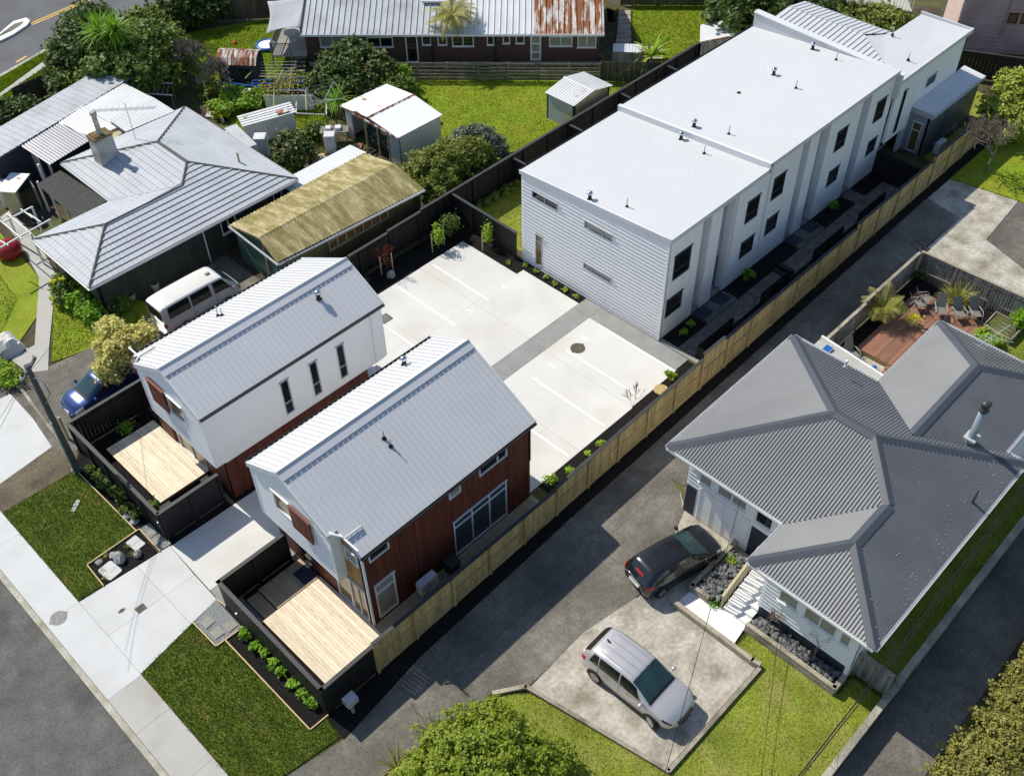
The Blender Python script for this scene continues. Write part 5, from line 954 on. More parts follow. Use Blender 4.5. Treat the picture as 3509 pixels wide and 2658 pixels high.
# ================================================================== the tiled-roof house on the left
LH = thing('tiled_roof_house', 'green walled house with a pale grey tiled hip roof', 'house', (14.2, 44.4, 0))
e, t = 2.5, .305; zm, zw = e+2.95*t, e+4.22*t
n0, r0, l0, v0, bl, br = (13.75, 43.85, e), (26.95, 43.85, e), (13.75, 49.75, e), (18.5, 49.75, e), (18.5, 55.3, e), (26.95, 55.3, e)
K, Qm, p1, p2 = (16.7, 46.8, zm), (21.45, 46.8, zm), (22.72, 48.07, zw), (22.72, 51.08, zw)
def tile_roof(root, poly, down, course=.37, panel=1.25, wave=.3):
    "every tile panel is a piece: stepped at its lower edge, waved across"
    p, n, s, u = frame_of(poly, down); o = p[0]; P = [((q-o)@u, (q-o)@s) for q in p]; vmax = max(v for a, v in P); vmin = min(v for a, v in P); umin = min(a for a, v in P); umax = max(a for a, v in P)
    part = MB().poly([q-n*.05 for q in p]).obj('roof_plane', 'roof_tile', root); k = 0; v1 = vmax
    PT = [(b, a) for a, b in P]
    def span(v): return section(PT, v)
    while v1 > vmin+.03:
        v0_ = max(vmin, v1-course); sa, sb = span(v0_+1e-4), span(v1-1e-4)
        if sa and sb:
            lo, hi = min(sa[0], sb[0]), max(sa[1], sb[1]); x = umin+math.floor((lo-umin)/panel)*panel+(panel/2 if k % 2 else 0)-(panel if k % 2 else 0)
            while x < hi:
                mb = MB(); m = 12; pts = []
                for j in range(m+1):
                    uu = x+panel*j/m; h = .016*(.5-.5*math.cos(2*math.pi*uu/wave)); a0, a1 = min(max(uu, sa[0]), sa[1]), min(max(uu, sb[0]), sb[1]); pts.append((o+u*a0+s*v0_+n*h, o+u*a1+s*v1+n*(h+.05), o+u*a1+s*v1+n*(h*.3)))
                for q, r in zip(pts[:-1], pts[1:]):
                    if np.linalg.norm(q[1]-r[1])+np.linalg.norm(q[0]-r[0]) < .02: continue
                    mb.poly([q[0], r[0], r[1], q[1]]); mb.poly([q[1], r[1], r[2], q[2]])
                if mb.f: mb.obj('tile', 'roof_tile', part)
                x += panel
        v1 -= course; k += 1
for poly, dn in (((n0, r0, p1, Qm, K), (0, -1)), ((n0, K, l0), (-1, 0)), ((l0, K, Qm, v0), (0, 1)), ((v0, Qm, p1, p2, bl), (-1, 0)), ((bl, p2, br), (0, 1)), ((r0, br, p2, p1), (1, 0))): tile_roof(LH, poly, dn)
for a, b in ((n0, K), (l0, K), (K, Qm), (Qm, p1), (r0, p1), (p1, p2), (p2, bl), (p2, br)): strip(LH, 'ridge_tile', a, b, .11, -.01, 'tile_cap', .07)
strip(LH, 'valley', v0, Qm, .1, -.02, 'alu_dark', .0)
MB().prism([(x, y) for x, y, z in (n0, r0, br, bl, v0, l0)], e-.14, e-.06).obj('soffit', 'white_paint', LH)
for a, b, sd_ in ((n0, r0, (0, -1, 0)), (l0, n0, (-1, 0, 0)), (r0, br, (1, 0, 0)), (v0, l0, (0, 1, 0)), (bl, v0, (-1, 0, 0))): gutter(LH, a, b, 'alu_white', .1, .1, side=sd_)
w = Wall(LH, (14.25, 44.35), (1, 0), (0, -1), 12.2, -.05, 2.42, [(7.6, 8.6, 1.1, 2.1), (11.2, 11.8, 1.0, 2.0)], 'v', 'wall_green', board='wall_green', core='wall_green', pitch=.24); w.window((7.6, 8.6, 1.1, 2.1), (('v', .5),), 'alu_white', 'glass', sill=True, fw=.07); w.window((11.2, 11.8, 1.0, 2.0), (), 'alu_white', 'glass', fw=.07)
MB().tube([(20.7, 44.25, 0), (20.7, 44.25, 1.9), (20.55, 43.95, 2.4)], .045, 8).obj('downpipe', 'alu_white', LH)
Wall(LH, (14.25, 44.35), (0, 1), (-1, 0), 5.0, -.05, 2.42, style='v', board='wall_green', core='wall_green', pitch=.24); Wall(LH, (14.25, 49.35), (1, 0), (0, 1), 4.7, -.05, 2.42, style='plain', mat='wall_green'); Wall(LH, (18.95, 49.35), (0, 1), (-1, 0), 5.5, -.05, 2.42, style='plain', mat='wall_green'); Wall(LH, (26.45, 44.35), (0, 1), (1, 0), 10.5, -.05, 2.42, style='plain', mat='wall_green'); Wall(LH, (18.95, 54.85), (1, 0), (0, 1), 7.5, -.05, 2.42, style='plain', mat='wall_green')
ch = MB().hexa([(19.7, 52.5, 2.2), (20.9, 52.5, 2.2), (20.9, 53.4, 2.2), (19.7, 53.4, 2.2), (19.75, 52.55, 4.5), (20.85, 52.55, 4.5), (20.85, 53.35, 4.5), (19.75, 53.35, 4.5)]).obj('chimney', 'plaster', LH); MB().box(19.7, 20.9, 52.5, 53.4, 4.5, 4.62).box(19.85, 20.2, 52.6, 53.3, 4.62, 4.7).obj('chimney_cap', 'lichen', ch); MB().lathe((20.35, 52.95, 4.6), [(.17, 0), (.15, .1), (.14, 1.2), (.2, 1.22), (.2, 1.4), (.12, 1.42)], 14).obj('flue', 'plaster', ch, True)
MB().lathe((25.3, 47.0, 2.9), [(.06, 0), (.06, .75)], 10).obj('vent_pipe', 'timber_tan', LH)
ae = MB().tube([(22.4, 53.2, 2.9), (22.4, 53.2, 5.6)], .02, 5)
for k in range(3): ae.tube([(20.9, 54.2+k*.2, 5.4-k*.15), (23.6, 51.8+k*.2, 5.4-k*.15)], .014, 5)
for k in range(9): c = np.array([21.2+k*.26, 53.95-k*.23, 5.4]); ae.tube([c+[.25, .28, 0], c-[.25, .28, 0]], .009, 4)
ae.obj('aerial', 'alu', LH)
# verandah roof of dark corrugated sheet
vr = thing('verandah_roof', 'dark corrugated verandah roof in the angle of the tiled house', 'verandah', (14, 50, 0))
va = [gx(108, 392, 2.15), gx(192, 352, 2.2), gx(330, 430, 2.35), gx(232, 478, 2.35)]
roof_plane(vr, [(*gx(80, 398, 2.1), 2.1), (*gx(130, 368, 2.35), 2.35), (*gx(232, 434, 2.38), 2.38), (*gx(165, 472, 2.1), 2.1)], (-1, 0), 'dark_polycarb', .12, .03, PROF_CORR)
for p in ((92, 420), (118, 440), (146, 458)):
    q = gx(*p, 1.2); MB().box(q[0]-.05, q[0]+.05, q[1]-.05, q[1]+.05, -.02, 2.1).obj('post', 'alu_white', vr)
# long sheds with grey iron roofs behind
LS_ = thing('long_shed', 'long shed with a grey iron roof left of the chimney', 'shed', (14, 58, 0))
c = np.array([*gx(282, 168, 2.8), 2.8]); b = np.array([*gx(32, 319, 2.8), 2.8]); ax = (c-b)/np.linalg.norm(c-b); pn = np.array([-ax[1], ax[0], 0.]); pn = pn if pn[1] > 0 else -pn
b = b-ax*1.6; wd = float((np.array([*gx(211, 151, 2.95), 2.95])-c)[:2] @ pn[:2]); d = c+pn*wd+[0, 0, .15]; a = b+pn*wd+[0, 0, .15]
roof_plane(LS_, [tuple(a), tuple(b), tuple(c), tuple(d)], (float(-pn[0]), float(-pn[1])), 'iron_grey', .45, .03, PROF_RIB, under=.1)
MB().prism([(float(q[0]), float(q[1])) for q in (a-pn*.15+ax*.15, b+pn*.15+ax*.15, c+pn*.15-ax*.15, d-pn*.15-ax*.15)], -.05, 2.72).obj('wall', 'wall_navy', LS_)
PC = thing('carport_roof', 'patchwork clear sheet carport roof beside the chimney', 'carport', (17, 57, 0))
def quad(root, name, pts, mat, down, pitch=.12, h=.03, prof=PROF_CORR, under=None): return roof_plane(root, [(*gx(x, y, z), z) for x, y, z in pts], down, mat, pitch, h, prof, name, under)
q0 = np.array(gx(35, 310, 2.7)); q1 = np.array(gx(108, 355, 2.5)); dn = tuple(q1-q0)
quad(PC, 'striped_sheet', [(36, 309, 2.75), (120, 262, 2.75), (200, 300, 2.45), (108, 356, 2.45)], 'polycarb', dn, .2, .03)
quad(PC, 'clear_sheet', [(120, 262, 2.76), (175, 231, 2.76), (255, 275, 2.5), (200, 300, 2.46)], 'polycarb_clear', dn, .2, .03)
quad(PC, 'white_sheet', [(175, 231, 2.78), (251, 173, 2.78), (333, 212, 2.5), (255, 275, 2.5)], 'iron_white', dn, .2, .03)
for p in ((60, 345), (112, 372), (100, 400)):
    q = gx(*p, 1.0); MB().box(q[0]-.06, q[0]+.06, q[1]-.06, q[1]+.06, -.02, 2.45).obj('post', 'alu_white', PC)
fdoor = MB().box(*(lambda q: (q[0]-.05, q[0]+.05, q[1]-.8, q[1]+.8))(gx(75, 350, 1.2)), .1, 2.2).obj('window_wall', 'white_ware', PC)
SH2 = thing('lean_to_roof', 'white lean-to roof between carport and tiled roof', 'shed', (21, 56, 0)); quad(SH2, 'roof', [(234, 258, 2.8), (333, 212, 2.8), (378, 240, 2.6), (272, 285, 2.6)], 'iron_white', dn, .25, .03, PROF_RIB, .1)
quad(SH2, 'side_roof', [(215, 275, 2.5), (234, 260, 2.5), (268, 285, 2.3), (230, 312, 2.3)], 'tin_cream', dn, .15, .03)
MB().prism([gx(240, 262, 2.6), gx(330, 218, 2.6), gx(370, 240, 2.5), gx(275, 280, 2.5)], -.05, 2.5).obj('wall', 'plaster', SH2)
# pergola of white bars on the left edge
pg = thing('pergola', 'broken white timber pergola in front of the tiled house', 'pergola', (12, 53, 0)); mb = MB()
for pa, pb in (((-10, 468), (47, 516)), ((16, 463), (67, 505)), ((-10, 515), (18, 530)), ((7, 480), (69, 447)), ((-10, 541), (109, 474)), ((62, 462), (88, 480)), ((45, 452), (70, 470))):
    A_, B_ = np.array(g(*pa, 2.1)), np.array(g(*pb, 2.1)); d_ = B_-A_; L = np.linalg.norm(d_); 
    if L < .1: continue
    d_ /= L; MB().obox((A_+B_)/2, d_, (-d_[1], d_[0], 0), (0, 0, 1), L/2, .03, .04).obj('beam', 'alu_white', pg)
for p in ((67, 505), (16, 463), (69, 447), (108, 475)):
    q = g(*p, 2.1); MB().box(q[0]-.05, q[0]+.05, q[1]-.05, q[1]+.05, -.02, 2.1).obj('post', 'alu_white', pg)
# mossy shed and the green garage end
MS = thing('mossy_shed', 'long shed with a mossy yellow corrugated roof', 'shed', (21.9, 38, 0))
roof_plane(MS, [(21.8, 43.2, 2.4), (31.4, 43.25, 2.4), (31.3, 40.4, 2.95), (21.85, 40.42, 2.95)], (0, 1), 'iron_moss', .23, .055, PROF_CORR, under=.06); roof_plane(MS, [(21.85, 40.42, 2.95), (31.3, 40.4, 2.95), (31.3, 37.95, 2.42), (21.62, 38.6, 2.42)], (0, -1), 'iron_moss', .23, .055, PROF_CORR, under=.06)
strip(MS, 'ridge_cap', (21.8, 40.41, 2.97), (31.35, 40.4, 2.97), .16, .05, 'iron_moss', .03)
w = Wall(MS, (22.0, 38.35), (1, 0), (0, -1), 9.2, -.02, 2.35, [(2.7, 6.9, 1.55, 2.2)], 'v', 'wall_olive', board='wall_olive', core='wall_olive', pitch=.2); w.window((2.7, 6.9, 1.55, 2.2), tuple(('v', k/7) for k in range(1, 7)), 'timber_tan', 'glass_warm', fw=.07)
w = Wall(MS, (22.0, 38.4), (0, 1), (-1, 0), 4.7, -.02, [(0, 2.35), (2.0, 2.85), (4.7, 2.35)], style='h', board='wall_garage', core='wall_garage', pitch=.22); w.bar(MB(), 1.9, 2.0, 0, 2.6, .01, .07).obj('door_jamb', 'timber_tan', MS)
Wall(MS, (31.2, 38.2), (0, 1), (1, 0), 4.8, -.02, [(0, 2.35), (2.2, 2.85), (4.8, 2.35)], style='plain', mat='wall_olive'); Wall(MS, (22, 43.0), (1, 0), (0, 1), 9.2, -.02, 2.3, style='plain', mat='wall_olive')
gutter(MS, (21.62, 38.58, 2.42), (31.3, 37.93, 2.42), 'alu_white', .1, .1, side=(0, -1, 0)); gutter(MS, (21.78, 43.22, 2.4), (21.6, 38.6, 2.42), 'alu_white', .08, .1, side=(-1, 0, 0))
WL = thing('white_lean_to', 'white iron lean-to behind the mossy shed', 'shed', (27, 44.5, 0)); roof_plane(WL, [(26.2, 43.4, 2.2), (31.7, 43.45, 2.2), (31.7, 45.0, 2.05), (26.2, 45.0, 2.05)], (0, 1), 'iron_white', .3, .03, PROF_RIB, under=.05); MB().box(26.6, 31.5, 43.5, 44.8, 0, 2.0).obj('wall', 'white_ware', WL)
# white shack
SK = thing('white_shack', 'open fronted shack with a white and rusty iron roof', 'shed', (34.1, 43.3, 0))
roof_plane(SK, [(33.95, 48.75, 2.2), (37.75, 48.6, 2.2), (37.72, 45.9, 2.5), (34.0, 46.0, 2.5)], (0, 1), 'iron_white_rust', .9, .025, PROF_RIB, under=.06); roof_plane(SK, [(34.0, 46.0, 2.5), (37.72, 45.9, 2.5), (37.65, 43.2, 2.2), (34.0, 43.25, 2.2)], (0, -1), 'white_paint', .9, .012, PROF_RIB, under=.06)
strip(SK, 'ridge_cap', (33.95, 45.97, 2.52), (37.75, 45.9, 2.52), .14, .04, 'iron_rust', .02); MB().box(33.95, 34.08, 43.3, 48.7, 2.1, 2.22).obj('fascia', 'iron_rust', SK)
MB().box(34.2, 37.6, 43.4, 43.5, 0, 2.15).box(37.5, 37.6, 43.5, 48.5, 0, 2.15).box(34.2, 37.6, 48.4, 48.5, 0, 2.15).obj('wall', 'white_ware', SK); MB().box(34.15, 34.25, 43.4, 44.3, 0, 2.1).box(34.15, 34.25, 47.9, 48.5, 0, 2.1).obj('front_panel', 'tin_ribbed', SK)
for y in (44.4, 45.4, 46.6): box('post', (34.15, 34.27, y, y+.1, 0, 2.15), 'timber_tan', SK)
box('window_panel', (34.3, 34.34, 44.5, 46.5, .5, 2.0), 'glass_teal', SK)
# tin garden shed on the back lawn
TS = thing('tin_shed', 'small gabled tin garden shed on the back lawn', 'shed', (44.6, 38.5, 0)); roof_plane(TS, [(44.35, 38.3, 1.85), (44.35, 40.8, 1.85), (46.2, 40.75, 2.2), (46.2, 38.25, 2.2)], (-1, 0), 'iron_white', .2, .025, PROF_RIB); roof_plane(TS, [(46.2, 38.25, 2.2), (46.2, 40.75, 2.2), (48.05, 40.7, 1.85), (48.0, 38.15, 1.85)], (1, 0), 'iron_white', .2, .025, PROF_RIB); strip(TS, 'ridge_cap', (46.2, 38.2, 2.21), (46.2, 40.8, 2.21), .1, .03, 'iron_white', .02)
Wall(TS, (44.45, 38.35), (0, 1), (-1, 0), 2.35, 0, 1.85, style='v', board='tin_ribbed', core='tin_ribbed', pitch=.16); Wall(TS, (44.45, 38.35), (1, 0), (0, -1), 3.45, 0, [(0, 1.82), (1.75, 2.15), (3.45, 1.82)], style='v', board='tin_cream', core='tin_cream', pitch=.16); Wall(TS, (47.9, 38.35), (0, 1), (1, 0), 2.35, 0, 1.85, style='plain', mat='tin_ribbed'); Wall(TS, (44.45, 40.7), (1, 0), (0, 1), 3.45, 0, 1.8, style='plain', mat='tin_ribbed')
# rail fence in front of the brick house
ra, rb = np.array([40.6, 52.0, 0]), np.array([50.3, 41.2, 0]); RFc = thing('rail_fence', 'dark weathered post and rail fence across the back lawn', 'fence', tuple(ra)); d = rb-ra; L = np.linalg.norm(d); d /= L; n = np.array([-d[1], d[0], 0]); u = 0; m = 7
for i in range(m+1): MB().obox(ra+d*L*i/m+[0, 0, .68]-n*.06, d, n, (0, 0, 1), .05, .04, .72).obj('post', 'rail_wood', RFc)
for k in range(5):
    for i in range(m): MB().obox(ra+d*L*(i+.5)/m+[0, 0, .2+.26*k+random.uniform(-.02, .02)], d, n, (0, 0, 1), L/m/2+.03, .018, .07).obj('rail', 'rail_wood', RFc)
paling_fence('brown_fence', 'brown paling fence between tin shed and black fence', ((50.35, 41.2), (52.9, 38.0)), [(0, 1.5), (4, 1.6)], 'fence_brown', side=1, pal=.15, rails=(.5,))
# brick house
b0, b1 = np.array([37.62, 57.4, 0]), np.array([51.75, 42.15, 0]); bd = b1-b0; BLn = float(np.linalg.norm(bd)); bd /= BLn; bn = np.array([-bd[1], bd[0], 0]); bn = bn if bn @ np.array([1, 1, 0]) > 0 else -bn
BH = thing('brick_house', 'long dark brick house with a ribbed iron roof at the top', 'house', tuple(b0+bn*.5))
o0 = b0+bn*.6+bd*.15; LL_ = BLn-.4
wins = [(1.0, 2.8, 1.35, 2.3), (4.3, 6.1, 1.35, 2.1), (8.1, 8.75, 1.5, 2.2), (9.2, 9.85, 1.5, 2.2), (10.2, 11.7, 1.4, 2.2), (12.6, 13.1, 1.5, 2.2), (13.7, 14.2, 1.6, 2.25), (14.6, 15.2, 1.6, 2.25), (16.9, 18.5, 1.4, 2.15), (19.2-.35, 20.45-.3, 1.3, 2.2)]
doors = [(6.95, 7.8, .2, 2.2), (15.6, 16.35, .35, 2.25)]
wb = Wall(BH, tuple(o0[:2]), tuple(bd[:2]), tuple(-bn[:2]), LL_, -.1, 2.5, wins+doors, 'plain', 'brick', name='brick_wall')
for k, h in enumerate(wins): wb.window(h, (('v', .5),) if h[1]-h[0] > 1 else (), 'alu_white', 'glass_blind' if k in (0, 8, 9) else 'glass', fw=.07, sill=True)
wb.window(doors[0], (), 'alu_white', 'glass', fw=.09, name='door'); wb.window(doors[1], (('h', .33), ('h', .66)), 'alu_white', 'glass_blind', fw=.12, name='door')
wb.bar(MB(), 0, LL_, -.1, .25, .004, .03).obj('plinth', 'plaster', BH)
def bp(u, v, z): q = b0+bd*u+bn*v; return (float(q[0]), float(q[1]), z)
sl = .33
for u0, u1, mat in ((0, 6.3, 'iron_grey'), (6.3, 11.2, 'iron_grey'), (11.2, 16.0, 'iron_white'), (16.0, BLn, 'iron_rust')): roof_plane(BH, [bp(u0, 0, 2.6), bp(u1, 0, 2.6), bp(u1, 5.2, 2.6+5.2*sl), bp(u0, 5.2, 2.6+5.2*sl)], tuple(-bn[:2]), mat, .42, .07, PROF_RIB)
for u0, u1, mat in ((0, BLn, 'iron_grey'),): roof_plane(BH, [bp(u0, 5.2, 2.6+5.2*sl), bp(u1, 5.2, 2.6+5.2*sl), bp(u1, 10.4, 2.6), bp(u0, 10.4, 2.6)], tuple(bn[:2]), mat, .42, .07, PROF_RIB)
gutter(BH, bp(0, 0, 2.62), bp(BLn, 0, 2.62), 'alu_white', .13, .13, side=tuple(-bn)); MB().hexa([bp(-.05, 0, 2.45), bp(.02, 0, 2.45), bp(.02, 5.2, 2.45+5.2*sl), bp(-.05, 5.2, 2.45+5.2*sl), bp(-.05, 0, 2.72), bp(.02, 0, 2.72), bp(.02, 5.2, 2.72+5.2*sl), bp(-.05, 5.2, 2.72+5.2*sl)]).obj('barge_board', 'wall_navy', BH)
for u0, u1 in ((.15, BLn-.25),): MB().hexa([bp(u0, 1.0, -.1), bp(u1, 1.0, -.1), bp(u1, 9.8, -.1), bp(u0, 9.8, -.1), bp(u0, 1.0, 2.5), bp(u1, 1.0, 2.5), bp(u1, 9.8, 2.5), bp(u0, 9.8, 2.5)]).obj('body', 'brick', BH)
for u0, u1, v0_, v1_, mat in ((8.2, 10.2, 2.6, 4.4, 'iron_white'), (10.6, 12.6, 3.4, 4.6, 'tin_cream')): MB().hexa([bp(u0, v0_, 2.72+v0_*sl), bp(u1, v0_, 2.72+v0_*sl), bp(u1, v1_, 2.8+v1_*sl), bp(u0, v1_, 2.8+v1_*sl), bp(u0, v0_, 2.85+v0_*sl), bp(u1, v0_, 2.85+v0_*sl), bp(u1, v1_, 2.95+v1_*sl), bp(u0, v1_, 2.95+v1_*sl)]).obj('skylight', mat, BH)
MB().tube([bp(3.2, .5, 2.5), bp(3.2, .55, .2)], .05, 6).obj('downpipe', 'alu_white', BH); MB().tube([bp(8.95, .5, 2.5), bp(8.95, .52, .0)], .045, 6).obj('downpipe', 'wall_navy', BH); MB().tube([bp(13.35, .5, 2.5), bp(13.35, .52, .0)], .045, 6).obj('downpipe', 'wall_navy', BH)
# verandah of the brick house, with sail and stairs
vd = thing('verandah_deck', 'raised timber deck with stairs at the left end of the brick house', 'deck', bp(-2, 1, 0)); MB().hexa([bp(-2.3, .4, .75), bp(.1, .4, .75), bp(.1, 4.5, .75), bp(-2.3, 4.5, .75), bp(-2.3, .4, .85), bp(.1, .4, .85), bp(.1, 4.5, .85), bp(-2.3, 4.5, .85)]).obj('platform', 'concrete_path', vd)
for k in range(5): MB().hexa([bp(-1.0, .3-.3*k, .6-.15*k), bp(.05, .3-.3*k, .6-.15*k), bp(.05, .56-.3*k, .6-.15*k), bp(-1.0, .56-.3*k, .6-.15*k), bp(-1.0, .3-.3*k, .66-.15*k), bp(.05, .3-.3*k, .66-.15*k), bp(.05, .56-.3*k, .66-.15*k), bp(-1.0, .56-.3*k, .66-.15*k)]).obj('stair', 'rail_wood', vd)
for k in range(12): MB().tube([bp(-2.3+k*.11, .42, .8), bp(-2.3+k*.11, .42, 1.7)], .025, 4).obj('baluster', 'fence_grey', vd)
for k in range(18): MB().tube([bp(-2.3, .45+k*.22, .8), bp(-2.3, .45+k*.22, 1.7)], .03, 4).obj('baluster', 'fence_grey', vd)
MB().tube([bp(-2.3, .42, 1.72), bp(-.9, .42, 1.72)], .04, 5).tube([bp(-2.3, .42, 1.72), bp(-2.3, 4.5, 1.72)], .04, 5).obj('rail', 'fence_grey', vd)
for u, v in ((-2.3, .42), (-.95, .42), (-2.3, 4.4)): MB().tube([bp(u, v, -.02), bp(u, v, 2.3 if v > 4 else 1.8)], .06, 6).obj('post', 'fence_grey', vd)
sl_ = []; N = 8
for i in range(N+1):
    for j in range(N+1):
        a_, b_ = i/N, j/N; P00, P10, P11, P01 = (np.array(bp(*q)) for q in ((-2.6, .9, 2.2), (.0, .3, 2.9), (.3, 4.6, 3.6), (-3.2, 5.0, 2.6))); q = P00*(1-a_)*(1-b_)+P10*a_*(1-b_)+P11*a_*b_+P01*(1-a_)*b_; c_ = P00*.25+P10*.25+P11*.25+P01*.25
        k_ = .35*((2*a_-1)**2*(1-(2*b_-1)**2)+(2*b_-1)**2*(1-(2*a_-1)**2)); q = q+(c_-q)*k_*.5; q[2] -= .25*(1-(2*a_-1)**2)*(1-(2*b_-1)**2); sl_.append(q)
ss = npmesh('shade_sail', sl_, [[i*(N+1)+j, (i+1)*(N+1)+j, (i+1)*(N+1)+j+1, i*(N+1)+j+1] for i in range(N) for j in range(N)], 'canvas_grey', smooth=True); ss.modifiers.new('s', 'SOLIDIFY').thickness = .01; tag(ss, 'pale grey shade sail over the verandah of the brick house', 'shade sail')
rt = thing('round_table', 'white round outdoor table under the shade sail', 'table', bp(-1.2, 2.2, .85)); q = bp(-1.2, 2.4, .85); MB().lathe(q, [(.55, .68), (.56, .7), (.5, .73), (.01, .73)], 20).obj('top', 'alu_white', rt); MB().lathe(q, [(.3, 0), (.04, .06), (.04, .68)], 10).obj('pedestal', 'alu', rt)
# ================================================================== vehicles
def car(label, cat, name, loc, rz, keys, paintm, L, wheels, side_win, ws, rw, rw_mat='glass', roof_ribs=0, tail=None, head=None, extras=None, glassm='glass', front_glass='glass_teal', r=.33, tw=.22, steer=0.):
    c = thing(name, label, cat, (*loc, .004), None, rz, True)
    K = np.array(keys, float); xs = np.linspace(K[0, 0], K[-1, 0], 90); D = [np.interp(xs, K[:, 0], K[:, j]) for j in range(1, 6)]
    for j in range(5):
        for _ in range(3): D[j][1:-1] = D[j][:-2]*.25+D[j][1:-1]*.5+D[j][2:]*.25
    def sec(i):
        w, zb, zs, wr, zt = (float(np.interp(i, np.arange(90), d)) for d in D); x = float(np.interp(i, np.arange(90), xs))
        h = [(.86*w, zb), (.97*w, zb+.08), (w, zb+.42*(zs-zb)), (.985*w, zs-.07), (.95*w, zs), ((.95*w+wr)/2+.02, zs+(zt-.05-zs)*.55), (wr, zt-.05), (.8*wr, zt-.01), (.4*wr, zt), (0, zt+.004)]
        return x, h+[(-a, b) for a, b in h[:-1][::-1]]
    S_ = [sec(i) for i in range(90)]; m = len(S_[0][1]); V = [(x, y, z) for x, h in S_ for y, z in h]
    Fq = [(i*m+j, i*m+j+1, (i+1)*m+j+1, (i+1)*m+j) for i in range(89) for j in range(m-1)]
    mb = MB(); mb.v = V; mb.f = Fq+[tuple(range(m)), tuple(range(89*m+m-1, 89*m-1, -1))]+[(i*m, (i+1)*m, (i+1)*m+m-1, i*m+m-1) for i in range(89)]
    mb.obj('body', paintm, c, True)
    def pt(x, j):
        i = float(np.interp(x, xs, np.arange(90))); X, h = sec(i); a = int(math.floor(j)); f = j-a; a = min(a, m-2); f = j-a
        return np.array([X, h[a][0]*(1-f)+h[a+1][0]*f, h[a][1]*(1-f)+h[a+1][1]*f])
    def patch(name, x0, x1, j0, j1, mat, lift=.006, nx=14, nj=12, parent=None, x0b=None, x1b=None):
        x0b = x0 if x0b is None else x0b; x1b = x1 if x1b is None else x1b; P = []
        for a in range(nx+1):
            for b in range(nj+1):
                f = b/nj; xa = x0+(x0b-x0)*f; xb = x1+(x1b-x1)*f; x = xa+(xb-xa)*a/nx; j = j0+(j1-j0)*f; p = pt(x, j); du = pt(x+.02, j)-pt(x-.02, j); dv = pt(x, min(j+.05, m-1.001))-pt(x, max(j-.05, 0)); n = np.cross(du, dv); n = n/(np.linalg.norm(n)+1e-9); 
                if n @ (p-np.array([p[0], 0, .7])) < 0: n = -n
                P.append(p+n*lift)
        mbp = MB(); mbp.v = [P3(q) for q in P]; mbp.f = [(a*(nj+1)+b, (a+1)*(nj+1)+b, (a+1)*(nj+1)+b+1, a*(nj+1)+b+1) for a in range(nx) for b in range(nj)]
        return mbp.obj(name, mat, parent or c, True)
    J = m-1
    # glass
    patch('windscreen', ws[0], ws[1], 6.08, J-6.08, front_glass, .008, 14, 20)
    for (x0, x1, x0t, x1t) in side_win:
        patch('side_window', x0, x1, 4.22, 5.88, glassm, .007, 10, 8, None, x0t, x1t); patch('side_window', x0, x1, J-4.22, J-5.88, glassm, .007, 10, 8, None, x0t, x1t)
    patch('rear_window', rw[0], rw[1], 6.1, J-6.1, rw_mat, .008, 10, 16)
    if tail:
        for q in (0, 1):
            a, b = tail[2], tail[3]; patch('tail_light', tail[0], tail[1], a if not q else J-a, b if not q else J-b, 'tail_red', .012, 8, 8)
    if head:
        for q in (0, 1): patch('headlight', head[0], head[1], head[2] if not q else J-head[2], head[3] if not q else J-head[3], 'glass' if paintm == 'paint_silver' else 'lamp_clear', .012, 8, 8)
    # door seams and sills
    for x in [k[0] for k in side_win][1:]+[side_win[-1][1]+.02]:
        for q in (0, 1): patch('door_seam', x-.008, x+.008, 1.3 if not q else J-1.3, 4.1 if not q else J-4.1, 'black', .004, 1, 8)
    for q in (-1, 1):
        w = K[:, 1].max(); MB().box(K[0, 0]+.95, K[-1, 0]-.95, q*w*.9-.05, q*w*.9+.05, K[:, 2].min()-.04, K[:, 2].min()+.12).obj('sill', 'black', c)
    # wheels
    for wx, wy, st in [(x, y, steer if x > 0 else 0) for x in wheels for y in (-1, 1)]:
        w = K[:, 1].max(); yc = wy*(w-tw*.5+.015)
        arch = MB(); n = 22
        for k in range(n):
            a0, a1 = math.pi*(-.08+1.16*k/n), math.pi*(-.08+1.16*(k+1)/n)
            pts = [(wx+(r+.05)*math.cos(a), wy*(w+.006), r+(r+.05)*math.sin(a)) for a in (a0, a1)]; pts2 = [(wx, wy*(w+.006), r)]
            arch.poly([pts[0], pts[1], (wx+(r-.1)*math.cos(a1), wy*(w+.006), r+(r-.1)*math.sin(a1)), (wx+(r-.1)*math.cos(a0), wy*(w+.006), r+(r-.1)*math.sin(a0))])
        arch.obj('wheel_arch', 'black', c)
        yo = wy*(w+.02)-wy*tw/2
        wh = MB().lathe((0, 0, 0), [(r*.62, -tw/2), (r*.9, -tw/2), (r, -tw*.35), (r, tw*.35), (r*.9, tw/2), (r*.62, tw/2)], 28, 'y').obj('wheel', 'rubber', c, True); wh.location = (wx, yo, r); wh.rotation_euler = (0, 0, st)
        rim = MB(); yy = wy*tw*.47; rim.lathe((0, yy, 0), [(r*.63, -.01), (r*.63, .012), (r*.55, .012), (r*.55, -.01)], 28, 'y').lathe((0, yy, 0), [(r*.16, -.01), (r*.16, .02), (.005, .022)], 12, 'y')
        for k in range(10):
            a = 2*math.pi*k/10; rim.obox((r*.36*math.cos(a), yy, r*.36*math.sin(a)), (math.cos(a), 0, math.sin(a)), (-math.sin(a), 0, math.cos(a)), (0, 1, 0), r*.25, r*.045, .012)
        rim.obj('rim', 'steel', wh); MB().lathe((0, yy-wy*.03, 0), [(r*.6, -.006), (r*.6, .006), (.01, .006)], 20, 'y').obj('brake_disc', 'black', wh)
